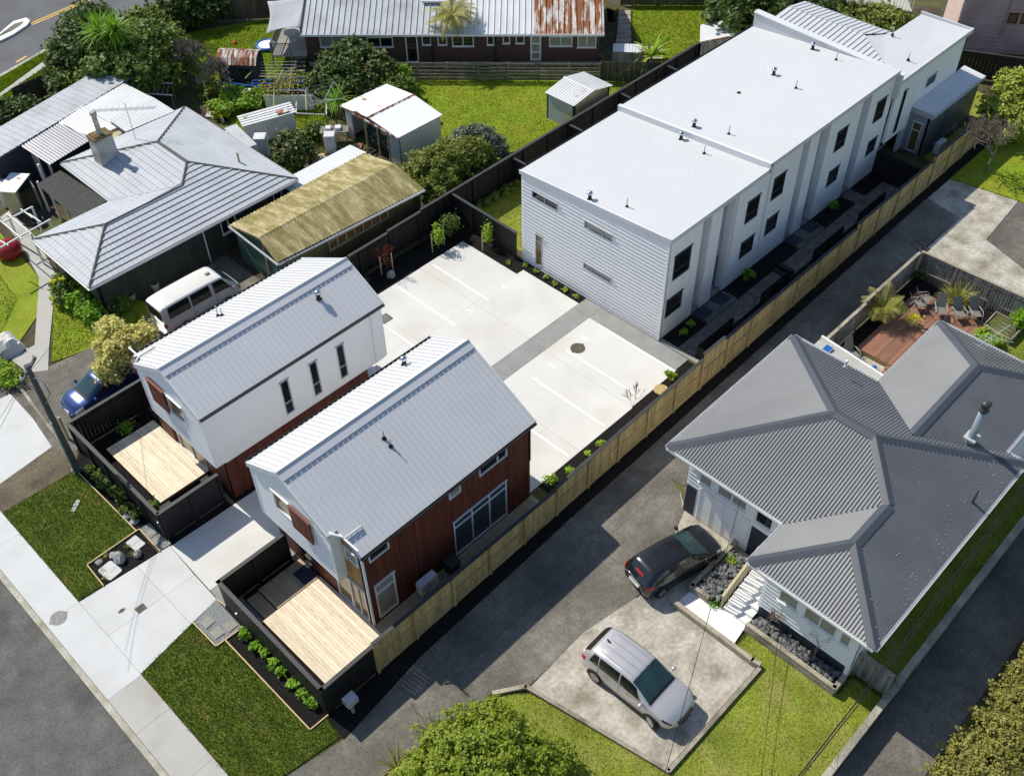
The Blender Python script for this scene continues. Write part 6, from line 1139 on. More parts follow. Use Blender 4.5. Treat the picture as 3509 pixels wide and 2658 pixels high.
    # mirrors, roof ribs
    mx = ws[1]-.28 if ws[1] > 0 else ws[0]; zs = float(np.interp(mx, K[:, 0], K[:, 3])); wq = K[:, 1].max()
    for q in (-1, 1):
        mr = MB(); mr.lathe((mx, q*(wq+.09), zs+.1), [(.02, -.1), (.075, -.06), (.085, .0), (.07, .08), (.02, .11)], 10, 'y').box(mx-.03, mx+.03, min(q*(wq-.05), q*(wq+.05)), max(q*(wq-.05), q*(wq+.05)), zs+.03, zs+.07); mr.obj('mirror', paintm, c, True)
    for k in range(roof_ribs):
        j = 7.2+(J-14.4)*k/(roof_ribs-1); patch('roof_rib', side_win[0][0]+.25, side_win[-1][1]-.55, j-.09, j+.09, paintm, .03, 8, 2)
    if extras: extras(c, patch, J, K)
    return c
# silver SUV  (x, half width, sill height, belt height, roof half width, top height)
suv = [(-2.22, .62, .5, .86, .5, .92), (-2.16, .82, .36, 1.0, .62, 1.08), (-2.0, .89, .32, 1.06, .66, 1.34), (-1.72, .915, .3, 1.07, .67, 1.56), (-1.2, .925, .29, 1.06, .70, 1.63), (-.4, .925, .29, 1.04, .70, 1.65), (.15, .925, .29, 1.02, .69, 1.62), (.5, .925, .29, 1.01, .70, 1.45), (1.15, .92, .29, .99, .78, 1.06), (1.5, .91, .3, .94, .76, 1.02), (1.85, .86, .32, .87, .68, .95), (2.08, .72, .36, .74, .54, .83), (2.18, .56, .4, .62, .4, .7), (2.22, .42, .44, .55, .3, .6)]
def suv_x(c, patch, J, K):
    for q in (0, 1):
        patch('door_handle', -.95, -.72, 3.45 if not q else J-3.45, 3.7 if not q else J-3.7, 'chrome', .03, 4, 2); patch('door_handle', .1, .33, 3.45 if not q else J-3.45, 3.7 if not q else J-3.7, 'chrome', .03, 4, 2)
        patch('fog_light', 2.05, 2.17, 1.4 if not q else J-1.4, 2.0 if not q else J-2.0, 'black', .01, 4, 4)
    MB().box(2.13, 2.24, -.42, .42, .56, .7).obj('grille', 'black', c); MB().box(2.2, 2.25, -.36, .36, .61, .65).obj('grille_bar', 'chrome', c); MB().box(2.2, 2.255, -.24, .24, .42, .53).obj('number_plate', 'black', c)
    MB().hexa([(-1.55, -.03, 1.63), (-1.4, -.03, 1.63), (-1.4, .03, 1.63), (-1.55, .03, 1.63), (-1.58, -.012, 1.72), (-1.52, -.012, 1.72), (-1.52, .012, 1.72), (-1.58, .012, 1.72)]).obj('aerial_fin', 'black', c)
    patch('cowl', 1.02, 1.12, 6.3, J-6.3, 'black', .012, 2, 14)
car('silver SUV with ribbed roof on the concrete pad', 'car', 'parked_car', (17.0, 10.55), -math.pi/2+.02, suv, 'paint_silver', 4.45, (-1.35, 1.33), [(-1.72, -1.3, -1.6, -1.35), (-1.25, -.32, -1.3, -.36), (-.25, .72, -.3, .42)], (.2, 1.12), (-2.12, -1.83), 'black', 4, (-2.14, -1.9, 2.9, 4.3), (1.72, 2.06, 3.3, 4.4), suv_x, r=.35, steer=-.3)
# black hatchback
hatch = [(-2.08, .6, .5, .84, .5, .9), (-2.02, .78, .36, .92, .6, .98), (-1.86, .85, .3, .97, .62, 1.16), (-1.55, .875, .27, .99, .62, 1.36), (-1.0, .885, .26, .98, .62, 1.44), (-.3, .885, .26, .96, .62, 1.46), (.25, .885, .26, .94, .61, 1.42), (.55, .885, .26, .93, .62, 1.3), (1.2, .88, .26, .9, .7, .97), (1.6, .865, .28, .84, .7, .9), (1.9, .8, .31, .74, .64, .8), (2.05, .68, .36, .62, .52, .68), (2.1, .55, .4, .55, .4, .6)]
def hat_x(c, patch, J, K):
    MB().box(-2.12, -2.05, -.3, .3, .6, .71).obj('number_plate', 'white_ware', c); MB().tube([(-2.05, 0, .35), (-2.22, 0, .38)], .02, 6).lathe((-2.24, 0, .38), [(.01, -.04), (.035, 0), (.01, .04)], 10).obj('tow_bar', 'steel', c)
    patch('high_brake_light', -1.86, -1.80, 8.0, J-8.0, 'tail_red', .02, 2, 6); MB().tube([(-1.25, .15, 1.45), (-1.45, .15, 1.62)], .008, 4).obj('aerial', 'black', c); patch('cowl', 1.1, 1.18, 6.3, J-6.3, 'alu_dark', .012, 2, 14)
    for q in (0, 1): patch('side_trim', -1.3, 1.2, 2.0 if not q else J-2.0, 2.3 if not q else J-2.3, 'black', .02, 8, 2)
car('black hatchback with red tail lights before the garage', 'car', 'parked_car', (22.25, 12.95), -.225, hatch, 'paint_black', 4.2, (-1.28, 1.32), [(-1.62, -1.3, -1.5, -1.32), (-1.26, -.38, -1.25, -.4), (-.32, .72, -.33, .4)], (.32, 1.14), (-2.0, -1.62), 'glass', 0, (-2.02, -1.72, 3.0, 4.6), (1.6, 1.98, 2.9, 4.6), hat_x, r=.31)
# blue small car
mini = [(-1.85, .55, .45, .8, .46, .88), (-1.8, .72, .34, .92, .56, 1.0), (-1.65, .79, .28, .96, .58, 1.25), (-1.3, .815, .25, .97, .58, 1.43), (-.6, .82, .25, .95, .58, 1.47), (0, .82, .25, .93, .57, 1.43), (.3, .82, .25, .92, .58, 1.3), (.95, .815, .25, .88, .66, .96), (1.3, .8, .27, .82, .66, .9), (1.6, .74, .3, .72, .6, .78), (1.76, .6, .35, .6, .46, .64), (1.82, .48, .4, .5, .36, .54)]
def min_x(c, patch, J, K): MB().box(1.74, 1.83, -.2, .2, .38, .48).obj('number_plate', 'white_ware', c); patch('cowl', .86, .95, 6.3, J-6.3, 'black', .012, 2, 14)
car('small blue hatchback under the yellow leaved tree', 'car', 'parked_car', (10.95, 39.2), math.pi+.03, mini, 'paint_blue', 3.6, (-1.15, 1.12), [(-1.4, -.5, -1.3, -.5), (-.43, .5, -.44, .18)], (.1, .9), (-1.78, -1.42), 'glass', 0, (-1.8, -1.6, 3.0, 4.4), (1.25, 1.68, 2.6, 4.8), min_x, r=.29)
# white van
van = [(-2.34, .79, .45, 1.06, .66, 1.84), (-2.3, .82, .4, 1.08, .69, 1.9), (-2.15, .835, .35, 1.1, .70, 1.94), (-1.5, .845, .33, 1.1, .71, 1.98), (.5, .845, .33, 1.09, .71, 1.98), (1.25, .845, .33, 1.08, .70, 1.94), (1.5, .845, .33, 1.07, .70, 1.8), (2.1, .83, .34, 1.0, .74, 1.14), (2.25, .79, .36, .92, .7, 1.0), (2.34, .66, .42, .75, .55, .82)]
def van_x(c, patch, J, K):
    for k in range(9):
        j = 6.9+(J-13.8)*k/8; patch('roof_rib', -1.95, 1.1, j-.05, j+.05, 'paint_white', .016, 8, 2)
    MB().box(-2.358, -2.335, -.62, .62, 1.12, 1.72).obj('rear_glass', 'glass', c); MB().box(-2.36, -2.335, -.78, -.66, .75, 1.02).box(-2.36, -2.335, .66, .78, .75, 1.02).obj('tail_lamp', 'tail_red', c); MB().box(.85, 1.1, -.07, .07, 1.985, 2.06).obj('roof_vent', 'tin_cream', c); MB().box(-2.5, -2.3, -.75, .75, .42, .52).box(-2.66, -2.5, .2, .32, .44, .5).obj('rear_bumper', 'chrome', c)
    for q in (0, 1):
        patch('bump_strip', -1.9, 1.5, 1.5 if not q else J-1.5, 1.75 if not q else J-1.75, 'black', .012, 10, 2); patch('indicator', 2.1, 2.28, 2.6 if not q else J-2.6, 3.5 if not q else J-3.5, 'lens_orange', .012, 4, 4)
car('old white passenger van beside the tiled-roof house', 'van', 'parked_van', (17.85, 41.12), 0.0, van, 'paint_white', 4.7, (-1.25, 1.35), [(-2.0, -.72, -1.95, -.72), (-.62, .55, -.62, .52), (.75, 1.75, .72, 1.35)], (1.42, 2.05), (-2.3, -2.22), 'paint_white', 0, (-2.32, -2.24, 2.4, 3.4), (2.2, 2.3, 2.3, 3.2), van_x, r=.31)
# ================================================================== vegetation
def leaves(P, size, rng, up=.35, aspect=1.6, norm=None):
    "leaf-sized quads (folded diamonds) at points P"
    n = len(P); a = rng.normal(size=(n, 3)); a /= np.linalg.norm(a, axis=1)[:, None]
    nn = rng.normal(size=(n, 3))+np.array([0, 0, up*3])
    if norm is not None: nn += norm*1.2
    nn /= np.linalg.norm(nn, axis=1)[:, None]; u = a-nn*(a*nn).sum(1)[:, None]; u /= np.linalg.norm(u, axis=1)[:, None]+1e-9; v = np.cross(nn, u)
    s = size*(.6+.8*rng.random(n))[:, None]; l = s*aspect*.5; w = s*.5
    V = np.stack([P-u*l, P-v*w+nn*s*.12, P+u*l, P+v*w+nn*s*.12], 1).reshape(-1, 3); F = np.arange(4*n).reshape(-1, 4); return V, F
def crown_pts(rng, blobs, n, clump=.28, shell=.55):
    "points gathered in small clumps spread through the blobs' outer volume"
    vol = np.array([b[3]*b[4]*b[5] for b in blobs])**.67; pick = rng.choice(len(blobs), max(8, n//28), p=vol/vol.sum()); B = np.array(blobs, float)
    d = rng.normal(size=(len(pick), 3)); d /= np.linalg.norm(d, axis=1)[:, None]; d[:, 2] = np.where(d[:, 2] < -.55, -d[:, 2], d[:, 2])
    rr = (shell+(1.06-shell)*rng.random(len(pick))**.6)*(1+.12*rng.normal(size=len(pick)))
    C = B[pick, :3]+d*B[pick, 3:]*rr[:, None]; k = rng.integers(0, len(C), n); cs = clump*(.6+.8*rng.random(len(C)))
    P = C[k]+rng.normal(size=(n, 3))*cs[k][:, None]*np.array([1, 1, .75])*.55; N = d[k]; ok = P[:, 2] > .03; return P[ok], N[ok]
def tree(name, label, cat, base, blobs, n, size, mat, trunk=.09, bark='bark', seed=1, group=None, clump=.28, shell=.55, extra=(), aspect=1.6, stems=1, up=.35):
    rng = np.random.default_rng(seed); r_ = thing(name, label, cat, (float(base[0]), float(base[1]), 0), group)
    P, N = crown_pts(rng, blobs, n, clump, shell); V, F = leaves(P, size, rng, up, aspect, N); npmesh('crown', V, F, mat, r_)
    for m2, frac, sz in extra:
        P, N = crown_pts(rng, blobs, int(n*frac), clump*.6, .85); V, F = leaves(P, sz, rng, up, 1.2, N); npmesh('flowers' if 'flower' in m2 else 'leaves', V, F, m2, r_)
    if trunk:
        mb = MB(); b0 = np.array([base[0], base[1], -.02])
        for b in blobs[:7]:
            c = np.array(b[:3]); mid = b0*.5+c*.5+rng.normal(size=3)*.08; mb.tube([b0+rng.normal(size=3)*[.05, .05, 0], mid, c], trunk, 6, trunk*.35)
        mb.obj('trunk', bark, r_, True)
    return r_
def blob_cluster(c, R_, H, k, rng, z=None):
    out = [(c[0], c[1], H*.55, R_*.8, R_*.8, H*.42)]
    for i in range(k):
        a = 2*math.pi*i/k+rng.random()*.6; q = R_*(.42+.25*rng.random()); out.append((c[0]+q*math.cos(a), c[1]+q*math.sin(a), H*(.35+.35*rng.random()), R_*.5, R_*.5, H*.32))
    return out
def bush(label, c, R_, H, n, size, mat, seed, cat='bush', name='bush', k=5, extra=(), group=None, trunk=.05, clump=.22, bark='bark', aspect=1.6):
    return tree(name, label, cat, c, blob_cluster(c, R_, H, k, np.random.default_rng(seed)), n, size, mat, trunk, bark, seed, group, clump, .5, extra, aspect)
def bladed(name, label, cat, base, z, n, L, w, mat, seed, elev=(.2, 1.4), droop=.6, trunk=None, group=None, seg=5, fold=True):
    "sword leaves from one point (flax, cabbage tree, yucca)"
    rng = np.random.default_rng(seed); r_ = thing(name, label, cat, (float(base[0]), float(base[1]), 0), group); V = []; F = []
    heads = z if isinstance(z, list) else [(base[0], base[1], z)]
    for h in heads:
        for i in range(n):
            a = rng.random()*6.283; el = elev[0]+(elev[1]-elev[0])*rng.random(); ln = L*(.7+.5*rng.random()); p = np.array(h, float)+rng.normal(size=3)*[.04, .04, .03]; k0 = len(V); d = np.array([math.cos(a)*math.cos(el), math.sin(a)*math.cos(el), math.sin(el)]); sd_ = np.array([-math.sin(a), math.cos(a), 0])
            for s in range(seg+1):
                f = s/seg; ww = w*(1-f)**.6*(.55+.45*min(1, f*4)); V += [p-sd_*ww, p+sd_*ww]; d = d+np.array([0, 0, -droop/seg*(.3+f)]); d /= np.linalg.norm(d); p = p+d*ln/seg
            F += [(k0+2*s, k0+2*s+1, k0+2*s+3, k0+2*s+2) for s in range(seg)]
    npmesh('leaves', np.array(V), np.array(F), mat, r_)
    if trunk:
        mb = MB()
        for h in heads: mb.tube([(base[0], base[1], -.02), (h[0]*.6+base[0]*.4, h[1]*.6+base[1]*.4, h[2]*.5), h], trunk, 8, trunk*.8)
        mb.obj('trunk', 'bark', r_, True)
    return r_
def fronds(name, label, cat, base, z, n, L, mat, seed, trunk=.1, group=None, leaflet=.28, droop=1.0, elev=(.25, 1.0), width=.03, pairs=22):
    "feather leaves round a crown shaft (tree fern, palm)"
    rng = np.random.default_rng(seed); r_ = thing(name, label, cat, (float(base[0]), float(base[1]), 0), group); V = []; F = []; mb = MB()
    for i in range(n):
        a = 2*math.pi*i/n+rng.random()*.4; el = elev[0]+(elev[1]-elev[0])*rng.random(); ln = L*(.8+.35*rng.random()); p = np.array([base[0], base[1], z], float); d = np.array([math.cos(a)*math.cos(el), math.sin(a)*math.cos(el), math.sin(el)]); sd_ = np.array([-math.sin(a), math.cos(a), 0.]); mid = [p.copy()]
        for s in range(pairs):
            f = s/pairs; d = d+np.array([0, 0, -droop/pairs*(.4+1.2*f)]); d /= np.linalg.norm(d); p = p+d*ln/pairs; mid.append(p.copy()); ll = leaflet*math.sin(math.pi*min(1, .15+f*.85))*(.8+.3*rng.random())
            for q in (-1, 1):
                t = sd_*q*.85+d*.45+np.array([0, 0, -.35]); t /= np.linalg.norm(t); k0 = len(V); V += [p-d*width, p+d*width, p+t*ll+d*width*.3, p+t*ll-d*width*.3]; F.append((k0, k0+1, k0+2, k0+3))
        mb.tube(mid[::3]+[mid[-1]], .018, 4, .006)
    npmesh('fronds', np.array(V), np.array(F), mat, r_); mb.obj('frond_stem', mat, r_)
    if trunk: MB().tube([(base[0], base[1], -.02), (base[0]+.05, base[1], z*.5), (base[0], base[1], z+.05)], trunk, 8, trunk*.8).obj('trunk', 'bark', r_, True)
    return r_
def bare(name, label, base, H, spread, seed, mat='twig', depth=5, r0=.07, z0=0., lean=(0, 0), kids=(2, 4), cat='tree', up=.25, group=None, trunk_h=.25, rmin=.008):
    rng = np.random.default_rng(seed); r_ = thing(name, label, cat, (float(base[0]), float(base[1]), 0), group); trunk = MB(); tw = MB()
    def grow(p, d, ln, r, k):
        q = p+d*ln; m = p+d*ln*.5+rng.normal(size=3)*ln*.06; r = max(r, rmin); (trunk if k >= depth-1 else tw).tube([p, m, q], r, 5 if k > 1 else 3, max(r*.62, rmin*.8), caps=False)
        if k == 0: return
        for _ in range(int(rng.integers(kids[0], kids[1]+1))):
            e_ = d+rng.normal(size=3)*spread+np.array([0, 0, up]); e_ /= np.linalg.norm(e_); grow(q if rng.random() < .6 else p+d*ln*(.6+.4*rng.random()), e_, ln*(.62+.25*rng.random()), r*.6, k-1)
    d0 = np.array([lean[0], lean[1], 1.]); d0 /= np.linalg.norm(d0); grow(np.array([base[0], base[1], z0-.02]), d0, H*trunk_h, r0, depth)
    trunk.obj('trunk', mat, r_, True); tw.obj('branches', mat, r_); return r_
rg = np.random.default_rng(11)
# foreground round tree, flax, hedge
tree('round_tree', 'dense round yellow green tree at the bottom edge', 'tree', (9.7, 11.6), [(9.8, 11.7, 1.9, 2.15, 2.15, 1.7), (8.7, 12.5, 1.4, 1.4, 1.4, 1.3), (10.9, 12.5, 1.7, 1.3, 1.2, 1.3), (10.9, 10.7, 1.5, 1.4, 1.4, 1.3), (8.7, 10.8, 1.4, 1.5, 1.5, 1.3), (12.1, 10.4, .9, .95, .95, .85), (9.9, 11.8, 2.6, 1.3, 1.3, 1.0)], 75000, .085, 'leaf_round', .1, seed=21, clump=.17, shell=.8, aspect=1.4)
bladed('flax_clump', 'flax clump with tall leaves on the drive side of the round tree', 'flax', (8.55, 14.7), .02, 26, 1.3, .035, 'leaf_flax', 3, (.7, 1.5), .5); bladed('flax_clump', 'flax clump against the round tree, further along the driveway', 'flax', (10.3, 14.6), .02, 26, 1.35, .035, 'leaf_flax', 4, (.7, 1.5), .5)
bare('flax_flower', 'thin dark flax flower stalk above the driveway', (10.0, 14.75), 5.5, .12, 5, 'twig', 2, .014, 0, (-.1, .1), (1, 2), 'flax')
hb = []
for k in range(12): hb.append((20.0+k*1.5, -.55+rg.normal()*.08, .55, .9, 1.25, .6))
tree('clipped_hedge', 'golden clipped hedge along the lower right driveway', 'hedge', (27, -.5), hb, 80000, .075, 'leaf_hedge', .05, seed=5, clump=.14, shell=.82, aspect=1.3)
tree('dark_hedge', 'dark green shrubs behind the golden hedge', 'hedge', (26, -2.4), [(20.0+k*2, -2.6, .4, 1.4, .9, .6) for k in range(9)], 16000, .1, 'leaf_mid', .05, seed=6)
# yellow leaved tree over the blue car
tree('golden_tree', 'small tree with pale golden leaves over the blue car', 'tree', (12.7, 38.6), [(12.6, 39.6, 2.0, .9, .9, .7), (12.0, 39.3, 1.5, .8, .8, .6), (13.6, 39.4, 2.1, .9, .7, .5), (12.9, 40.4, 2.5, .55, .55, .5), (13.9, 39.0, 2.3, .6, .5, .4), (11.6, 39.0, 1.3, .6, .6, .45)], 13000, .11, 'leaf_varieg', .05, 'bark', 31, clump=.2, shell=.3, stems=3)
# citrus trees behind the mossy shed
tree('citrus_tree', 'broad citrus tree beside the black fence, nearer the mossy shed', 'tree', (33.6, 39.3), [(33.3, 39.6, 1.6, 1.4, 1.4, 1.1), (32.6, 38.6, 1.4, 1.0, .8, .9), (34.4, 39.8, 1.7, 1.2, 1.2, 1.0), (33.6, 40.6, 1.4, 1.1, 1.1, .9)], 11000, .14, 'leaf_olive', .07, seed=41, clump=.24, extra=(('flower_yellow', .006, .12),))
tree('citrus_tree', 'citrus tree between the white shack and the black fence', 'tree', (36.0, 39.6), [(36.0, 39.6, 1.5, 1.3, 1.2, 1.0), (36.9, 39.2, 1.3, 1.0, .9, .8), (35.3, 40.2, 1.6, .9, .9, .8)], 9000, .14, 'leaf_olive', .07, seed=42, clump=.24, extra=(('flower_yellow', .006, .12),))
tree('grey_shrub', 'grey green shrub at the edge of the back lawn', 'bush', (37.9, 40.0), [(37.8, 40.2, 1.4, 1.1, 1.2, 1.0), (38.3, 39.4, 1.0, .9, .8, .8), (37.5, 41.2, 1.3, .8, .8, .8)], 8000, .12, 'leaf_grey', .06, seed=43, clump=.2)
# trees of the upper left
def at(fx, fy, z): p = g(fx, fy, z); return (float(p[0]), float(p[1]), z)
def T(name, label, pts, n, size, mat, seed, **k):
    bl = [(*at(fx, fy, z), r, r, r*.85) for fx, fy, z, r in pts]; b = g(pts[0][0], pts[0][1], pts[0][2]); return tree(name, label, k.pop('cat', 'tree'), (float(b[0]), float(b[1])), bl, n, size, mat, k.pop('trunk', .14), k.pop('bark', 'bark'), seed, **k)
T('leafy_tree', 'large dark tree at the left end of the tree belt by the far road', [(178, 110, 2.8, 2.0), (165, 150, 2.0, 1.7), (200, 70, 3.0, 1.9), (160, 185, 1.5, 1.4), (185, 160, 2.0, 1.7), (220, 110, 2.6, 1.8)], 15000, .24, 'leaf_dark', 51, clump=.5, shell=.4)
T('leafy_tree', 'mid green tree below the cabbage tree heads', [(265, 130, 2.6, 2.0), (230, 165, 2.2, 1.8), (300, 150, 2.4, 1.7), (280, 180, 1.8, 1.5), (330, 95, 2.6, 1.6)], 14000, .22, 'leaf_mid', 52, clump=.45, shell=.4)
T('leafy_tree', 'olive green tree at the right end of the tree belt', [(340, 115, 2.0, 1.7), (365, 95, 1.7, 1.2), (360, 150, 1.4, 1.4), (320, 60, 2.2, 1.4)], 11000, .2, 'leaf_olive', 53, clump=.4, shell=.4)
T('twiggy_tree', 'low twiggy tree with brown bare gaps beside the long shed', [(200, 190, 1.6, 1.4), (240, 205, 1.5, 1.2), (175, 205, 1.3, 1.0)], 5000, .18, 'leaf_olive', 54, clump=.4, shell=.3)
h1_ = at(215, 70, 4.6); h2_ = at(248, 66, 4.8); bladed('cabbage_tree', 'spiky cabbage tree with two bright green heads above the tree belt', 'tree', h1_[:2], [h1_, h2_], 190, 1.5, .055, 'leaf_fresh', 61, (-.7, 1.4), .7, .14)
bare('bare_bush', 'grey leafless bush beside the tree belt', at(420, 190, 0)[:2], 4.2, .42, 71, 'twig_grey', 6, .05, rmin=.014, kids=(3, 4), cat='bush', up=.15); bare('bare_bush', 'grey leafless bush above the rusty shed corner', at(470, 210, 0)[:2], 3.2, .45, 72, 'twig_grey', 6, .045, rmin=.014, kids=(3, 4), cat='bush', up=.12); bare('bare_bush', 'small grey leafless bush in front of the rusty shed', at(505, 185, 0)[:2], 2.4, .45, 73, 'twig_grey', 5, .03, kids=(3, 4), cat='bush', up=.12)
bare('bare_tree', 'large pale bare tree at the top edge beside the far road', at(330, 55, 0)[:2], 9.0, .5, 74, 'bark_grey', 6, .2, rmin=.02, kids=(2, 3), up=.12, trunk_h=.22)
T('leafy_tree', 'dark leafy shrub against the fence at the top edge', [(400, 18, 1.2, 1.5), (440, 8, 1.2, 1.4), (375, 35, 1.0, 1.1)], 9000, .24, 'leaf_dark', 55, clump=.5)
T('bush', 'dark shrub left of the dirt strip by the far fence', [(15, 245, .8, .9), (45, 245, .8, 1.0), (0, 255, .7, .8)], 6000, .18, 'leaf_dark', 56, cat='bush', clump=.3)
# shrubs between the yards
T('leafy_tree', 'dark green evergreen against the brick house', [(740, 150, 1.8, 1.5), (715, 185, 1.3, 1.3), (765, 125, 2.0, 1.2), (760, 190, 1.2, 1.2)], 10000, .18, 'leaf_dark', 57, clump=.32); T('leafy_tree', 'camellia with pale flowers right of the dark evergreen', [(805, 150, 1.6, 1.2), (790, 180, 1.2, 1.1), (825, 170, 1.2, .9)], 7000, .17, 'leaf_camellia', 58, clump=.3)
T('bush', 'low grey green shrub behind the white shack', [(850, 195, .9, .9), (875, 190, .8, .7)], 3000, .14, 'leaf_mid', 59, cat='bush'); T('bush', 'small weed bush on the rail fence', [(868, 155, 1.1, .45), (862, 168, .8, .4)], 1200, .13, 'leaf_fresh', 60, cat='bush', trunk=.03)
p = at(728, 215, 1.4); bladed('cabbage_tree', 'young spiky cabbage tree in the cluttered yard', 'tree', p[:2], [p], 130, 1.3, .04, 'leaf_fresh', 62, (-.5, 1.4), .7, .12)
T('bush', 'camellia bush with pink and white blooms in the cluttered yard', [(632, 320, 1.2, .95), (620, 335, .9, .8), (650, 330, .9, .8)], 6000, .15, 'leaf_camellia', 63, cat='bush', clump=.25)
for k, (fx, fy, r_, lab, m_) in enumerate(((505, 205, .8, 'weedy bush beside the blue framed pergola', 'leaf_fresh'), (535, 225, .8, 'leafy weeds in front of the blue frame', 'leaf_fresh'), (480, 240, .8, 'leafy weeds below the yellow flowers', 'leaf_bright'), (560, 215, .7, 'leafy weeds right of the stacked box', 'leaf_bright'), (680, 290, .7, 'creeper behind the white cabinet', 'leaf_mid'), (455, 200, .8, 'yellow flowered shrub by the tiled roof', 'leaf_olive'), (640, 180, 1.0, 'creeper hedge right of the blue framed pergola', 'leaf_mid'))):
    p = at(fx, fy, .3); bush(lab, p[:2], r_, .9, 2600, .13, m_, 80+k, extra=(('flower_yellow', .03, .14),) if 'yellow' in lab else ())
# tree fern before the brick house, yucca, bananas
p = at(982, 138, 0); fronds('tree_fern', 'tall tree fern in front of the brick house', 'tree fern', p[:2], 3.6, 26, 2.0, 'leaf_flax', 91, .13, leaflet=.42, droop=1.5, elev=(.0, .8), width=.04)
p = at(1282, 128, 0); bladed('spiky_plant', 'spiky green plant at the right end of the brick house', 'plant', p[:2], .35, 90, .95, .035, 'leaf_fresh', 64, (-.2, 1.4), .6, .08)
p = at(1362, 172, 0); bladed('broad_leaf_plant', 'broad leaved green clump beside the black fence', 'plant', p[:2], [(p[0]+a, p[1]+b, .3) for a, b in ((0, 0), (.6, -.3), (-.5, .4), (.5, .5), (.1, -.7))], 26, .9, .07, 'leaf_bright', 65, (.2, 1.3), 1.1); p = at(1405, 150, 0); bladed('banana_plant', 'tall broad leaved plant above the black fence', 'plant', p[:2], [(p[0], p[1], 1.0)], 16, 1.7, .14, 'leaf_bright', 66, (.4, 1.4), 1.0, .09)
# right side trees
T('golden_shrub_tree', 'bright yellow green tree on the right edge', [(2185, 205, 2.0, 1.2), (2165, 240, 1.5, 1.2), (2200, 250, 1.3, 1.3), (2190, 185, 2.4, 1.0), (2180, 280, .9, 1.0)], 11000, .16, 'leaf_lime', 67, clump=.28, trunk=.08)
bare('bare_tree', 'small bare pinkish tree on the far right lawn', (58.2, 16.95), 4.4, .5, 75, 'twig', 6, .09, rmin=.011, kids=(2, 4), up=.18, trunk_h=.27)
T('leafy_tree', 'dark evergreen mass at the top behind the white roof', [(1620, 10, 3.0, 3.0), (1680, 20, 2.6, 2.8), (1740, 25, 2.0, 2.4), (1600, 45, 1.5, 2.0), (1660, 55, 1.2, 2.0)], 15000, .28, 'leaf_dark', 68, clump=.5)
tree('dark_hedge', 'leafy hedge before the brown building', 'hedge', (64, 29), [(*at(fx, fy, 1.4), 1.6, 1.6, 1.2) for fx, fy in ((1800, 45), (1850, 52), (1900, 60), (1760, 40), (1940, 70))], 14000, .22, 'leaf_olive', .1, seed=69, clump=.4)
bare('bare_tree', 'pale bare trunks at the top edge right of the dark evergreen', at(1770, 20, 0)[:2], 6.5, .3, 76, 'bark_grey', 4, .2, kids=(2, 3), up=.3)
# plants by the tiled-roof house
T('bush', 'shrub covered in yellow flowers at the corner of the tiled-roof house', [(138, 620, .8, .65), (142, 640, .5, .55)], 2600, .12, 'leaf_mid', 33, cat='bush', clump=.2, trunk=.04, extra=(('flower_yellow', .5, .11),)); T('bush', 'leafy green shrubs below the green house wall', [(185, 655, .4, .7), (205, 675, .35, .6), (170, 645, .4, .5)], 3600, .13, 'leaf_fresh', 34, cat='bush', trunk=.03)
T('bush', 'dark shaded shrub along the green house wall', [(238, 650, .35, .5), (262, 655, .3, .5)], 1600, .13, 'leaf_mid', 35, cat='bush', trunk=.03); T('bush', 'bright weeds at the left edge above the white driveway', [(12, 812, .3, .5), (-5, 800, .4, .5), (30, 825, .2, .35)], 1800, .1, 'leaf_bright', 36, cat='bush', trunk=.02)
# palms, flax and herbs on the deck side
p = at(1900, 690, .2); fronds('palm', 'arching green palm inside the weathered fence', 'palm', p[:2], .9, 22, 1.35, 'leaf_flax', 92, .1, leaflet=.45, droop=1.5, elev=(.2, 1.3), width=.02)
p = at(2068, 652, .3); bladed('flax_clump', 'large striped flax clump behind the sling chairs', 'flax', p[:2], .1, 170, 1.3, .04, 'leaf_flax', 37, (.15, 1.4), .9)
for k, (fx, fy, lab) in enumerate(((2125, 722, 'leafy seedlings at the near end of the raised planter'), (2150, 735, 'leafy seedlings in the middle of the raised planter'))): p = at(fx, fy, .35); bush(lab, p[:2], .35, .55, 900, .08, 'leaf_bright', 38+k, 'plant', 'seedlings', 4, (), None, None)
p = at(2205, 700, .3); bush('feathery green bush on the fence at the right edge', p[:2], .5, 1.1, 1500, .08, 'leaf_fresh', 45); p = at(1985, 585, .1); bush('dark creeper in the deck fence corner', p[:2], .7, .5, 2200, .1, 'leaf_dark', 46, 'plant', 'creeper', 5, (), None, None)
pt = thing('flower_pot', 'pink pot of yellow flowers on the red deck', 'flower pot', at(1965, 695, .3)); q = at(1968, 702, .3); MB().lathe(q, [(.12, 0), (.17, .25), (.19, .26), (.17, .24)], 14).obj('pot', 'pink_wall', pt); V, F = leaves(np.array([q])+np.random.default_rng(4).normal(size=(90, 3))*[.18, .18, .12]+[0, 0, .42], .1, np.random.default_rng(5)); npmesh('flowers', V, F, 'flower_yellow', pt)
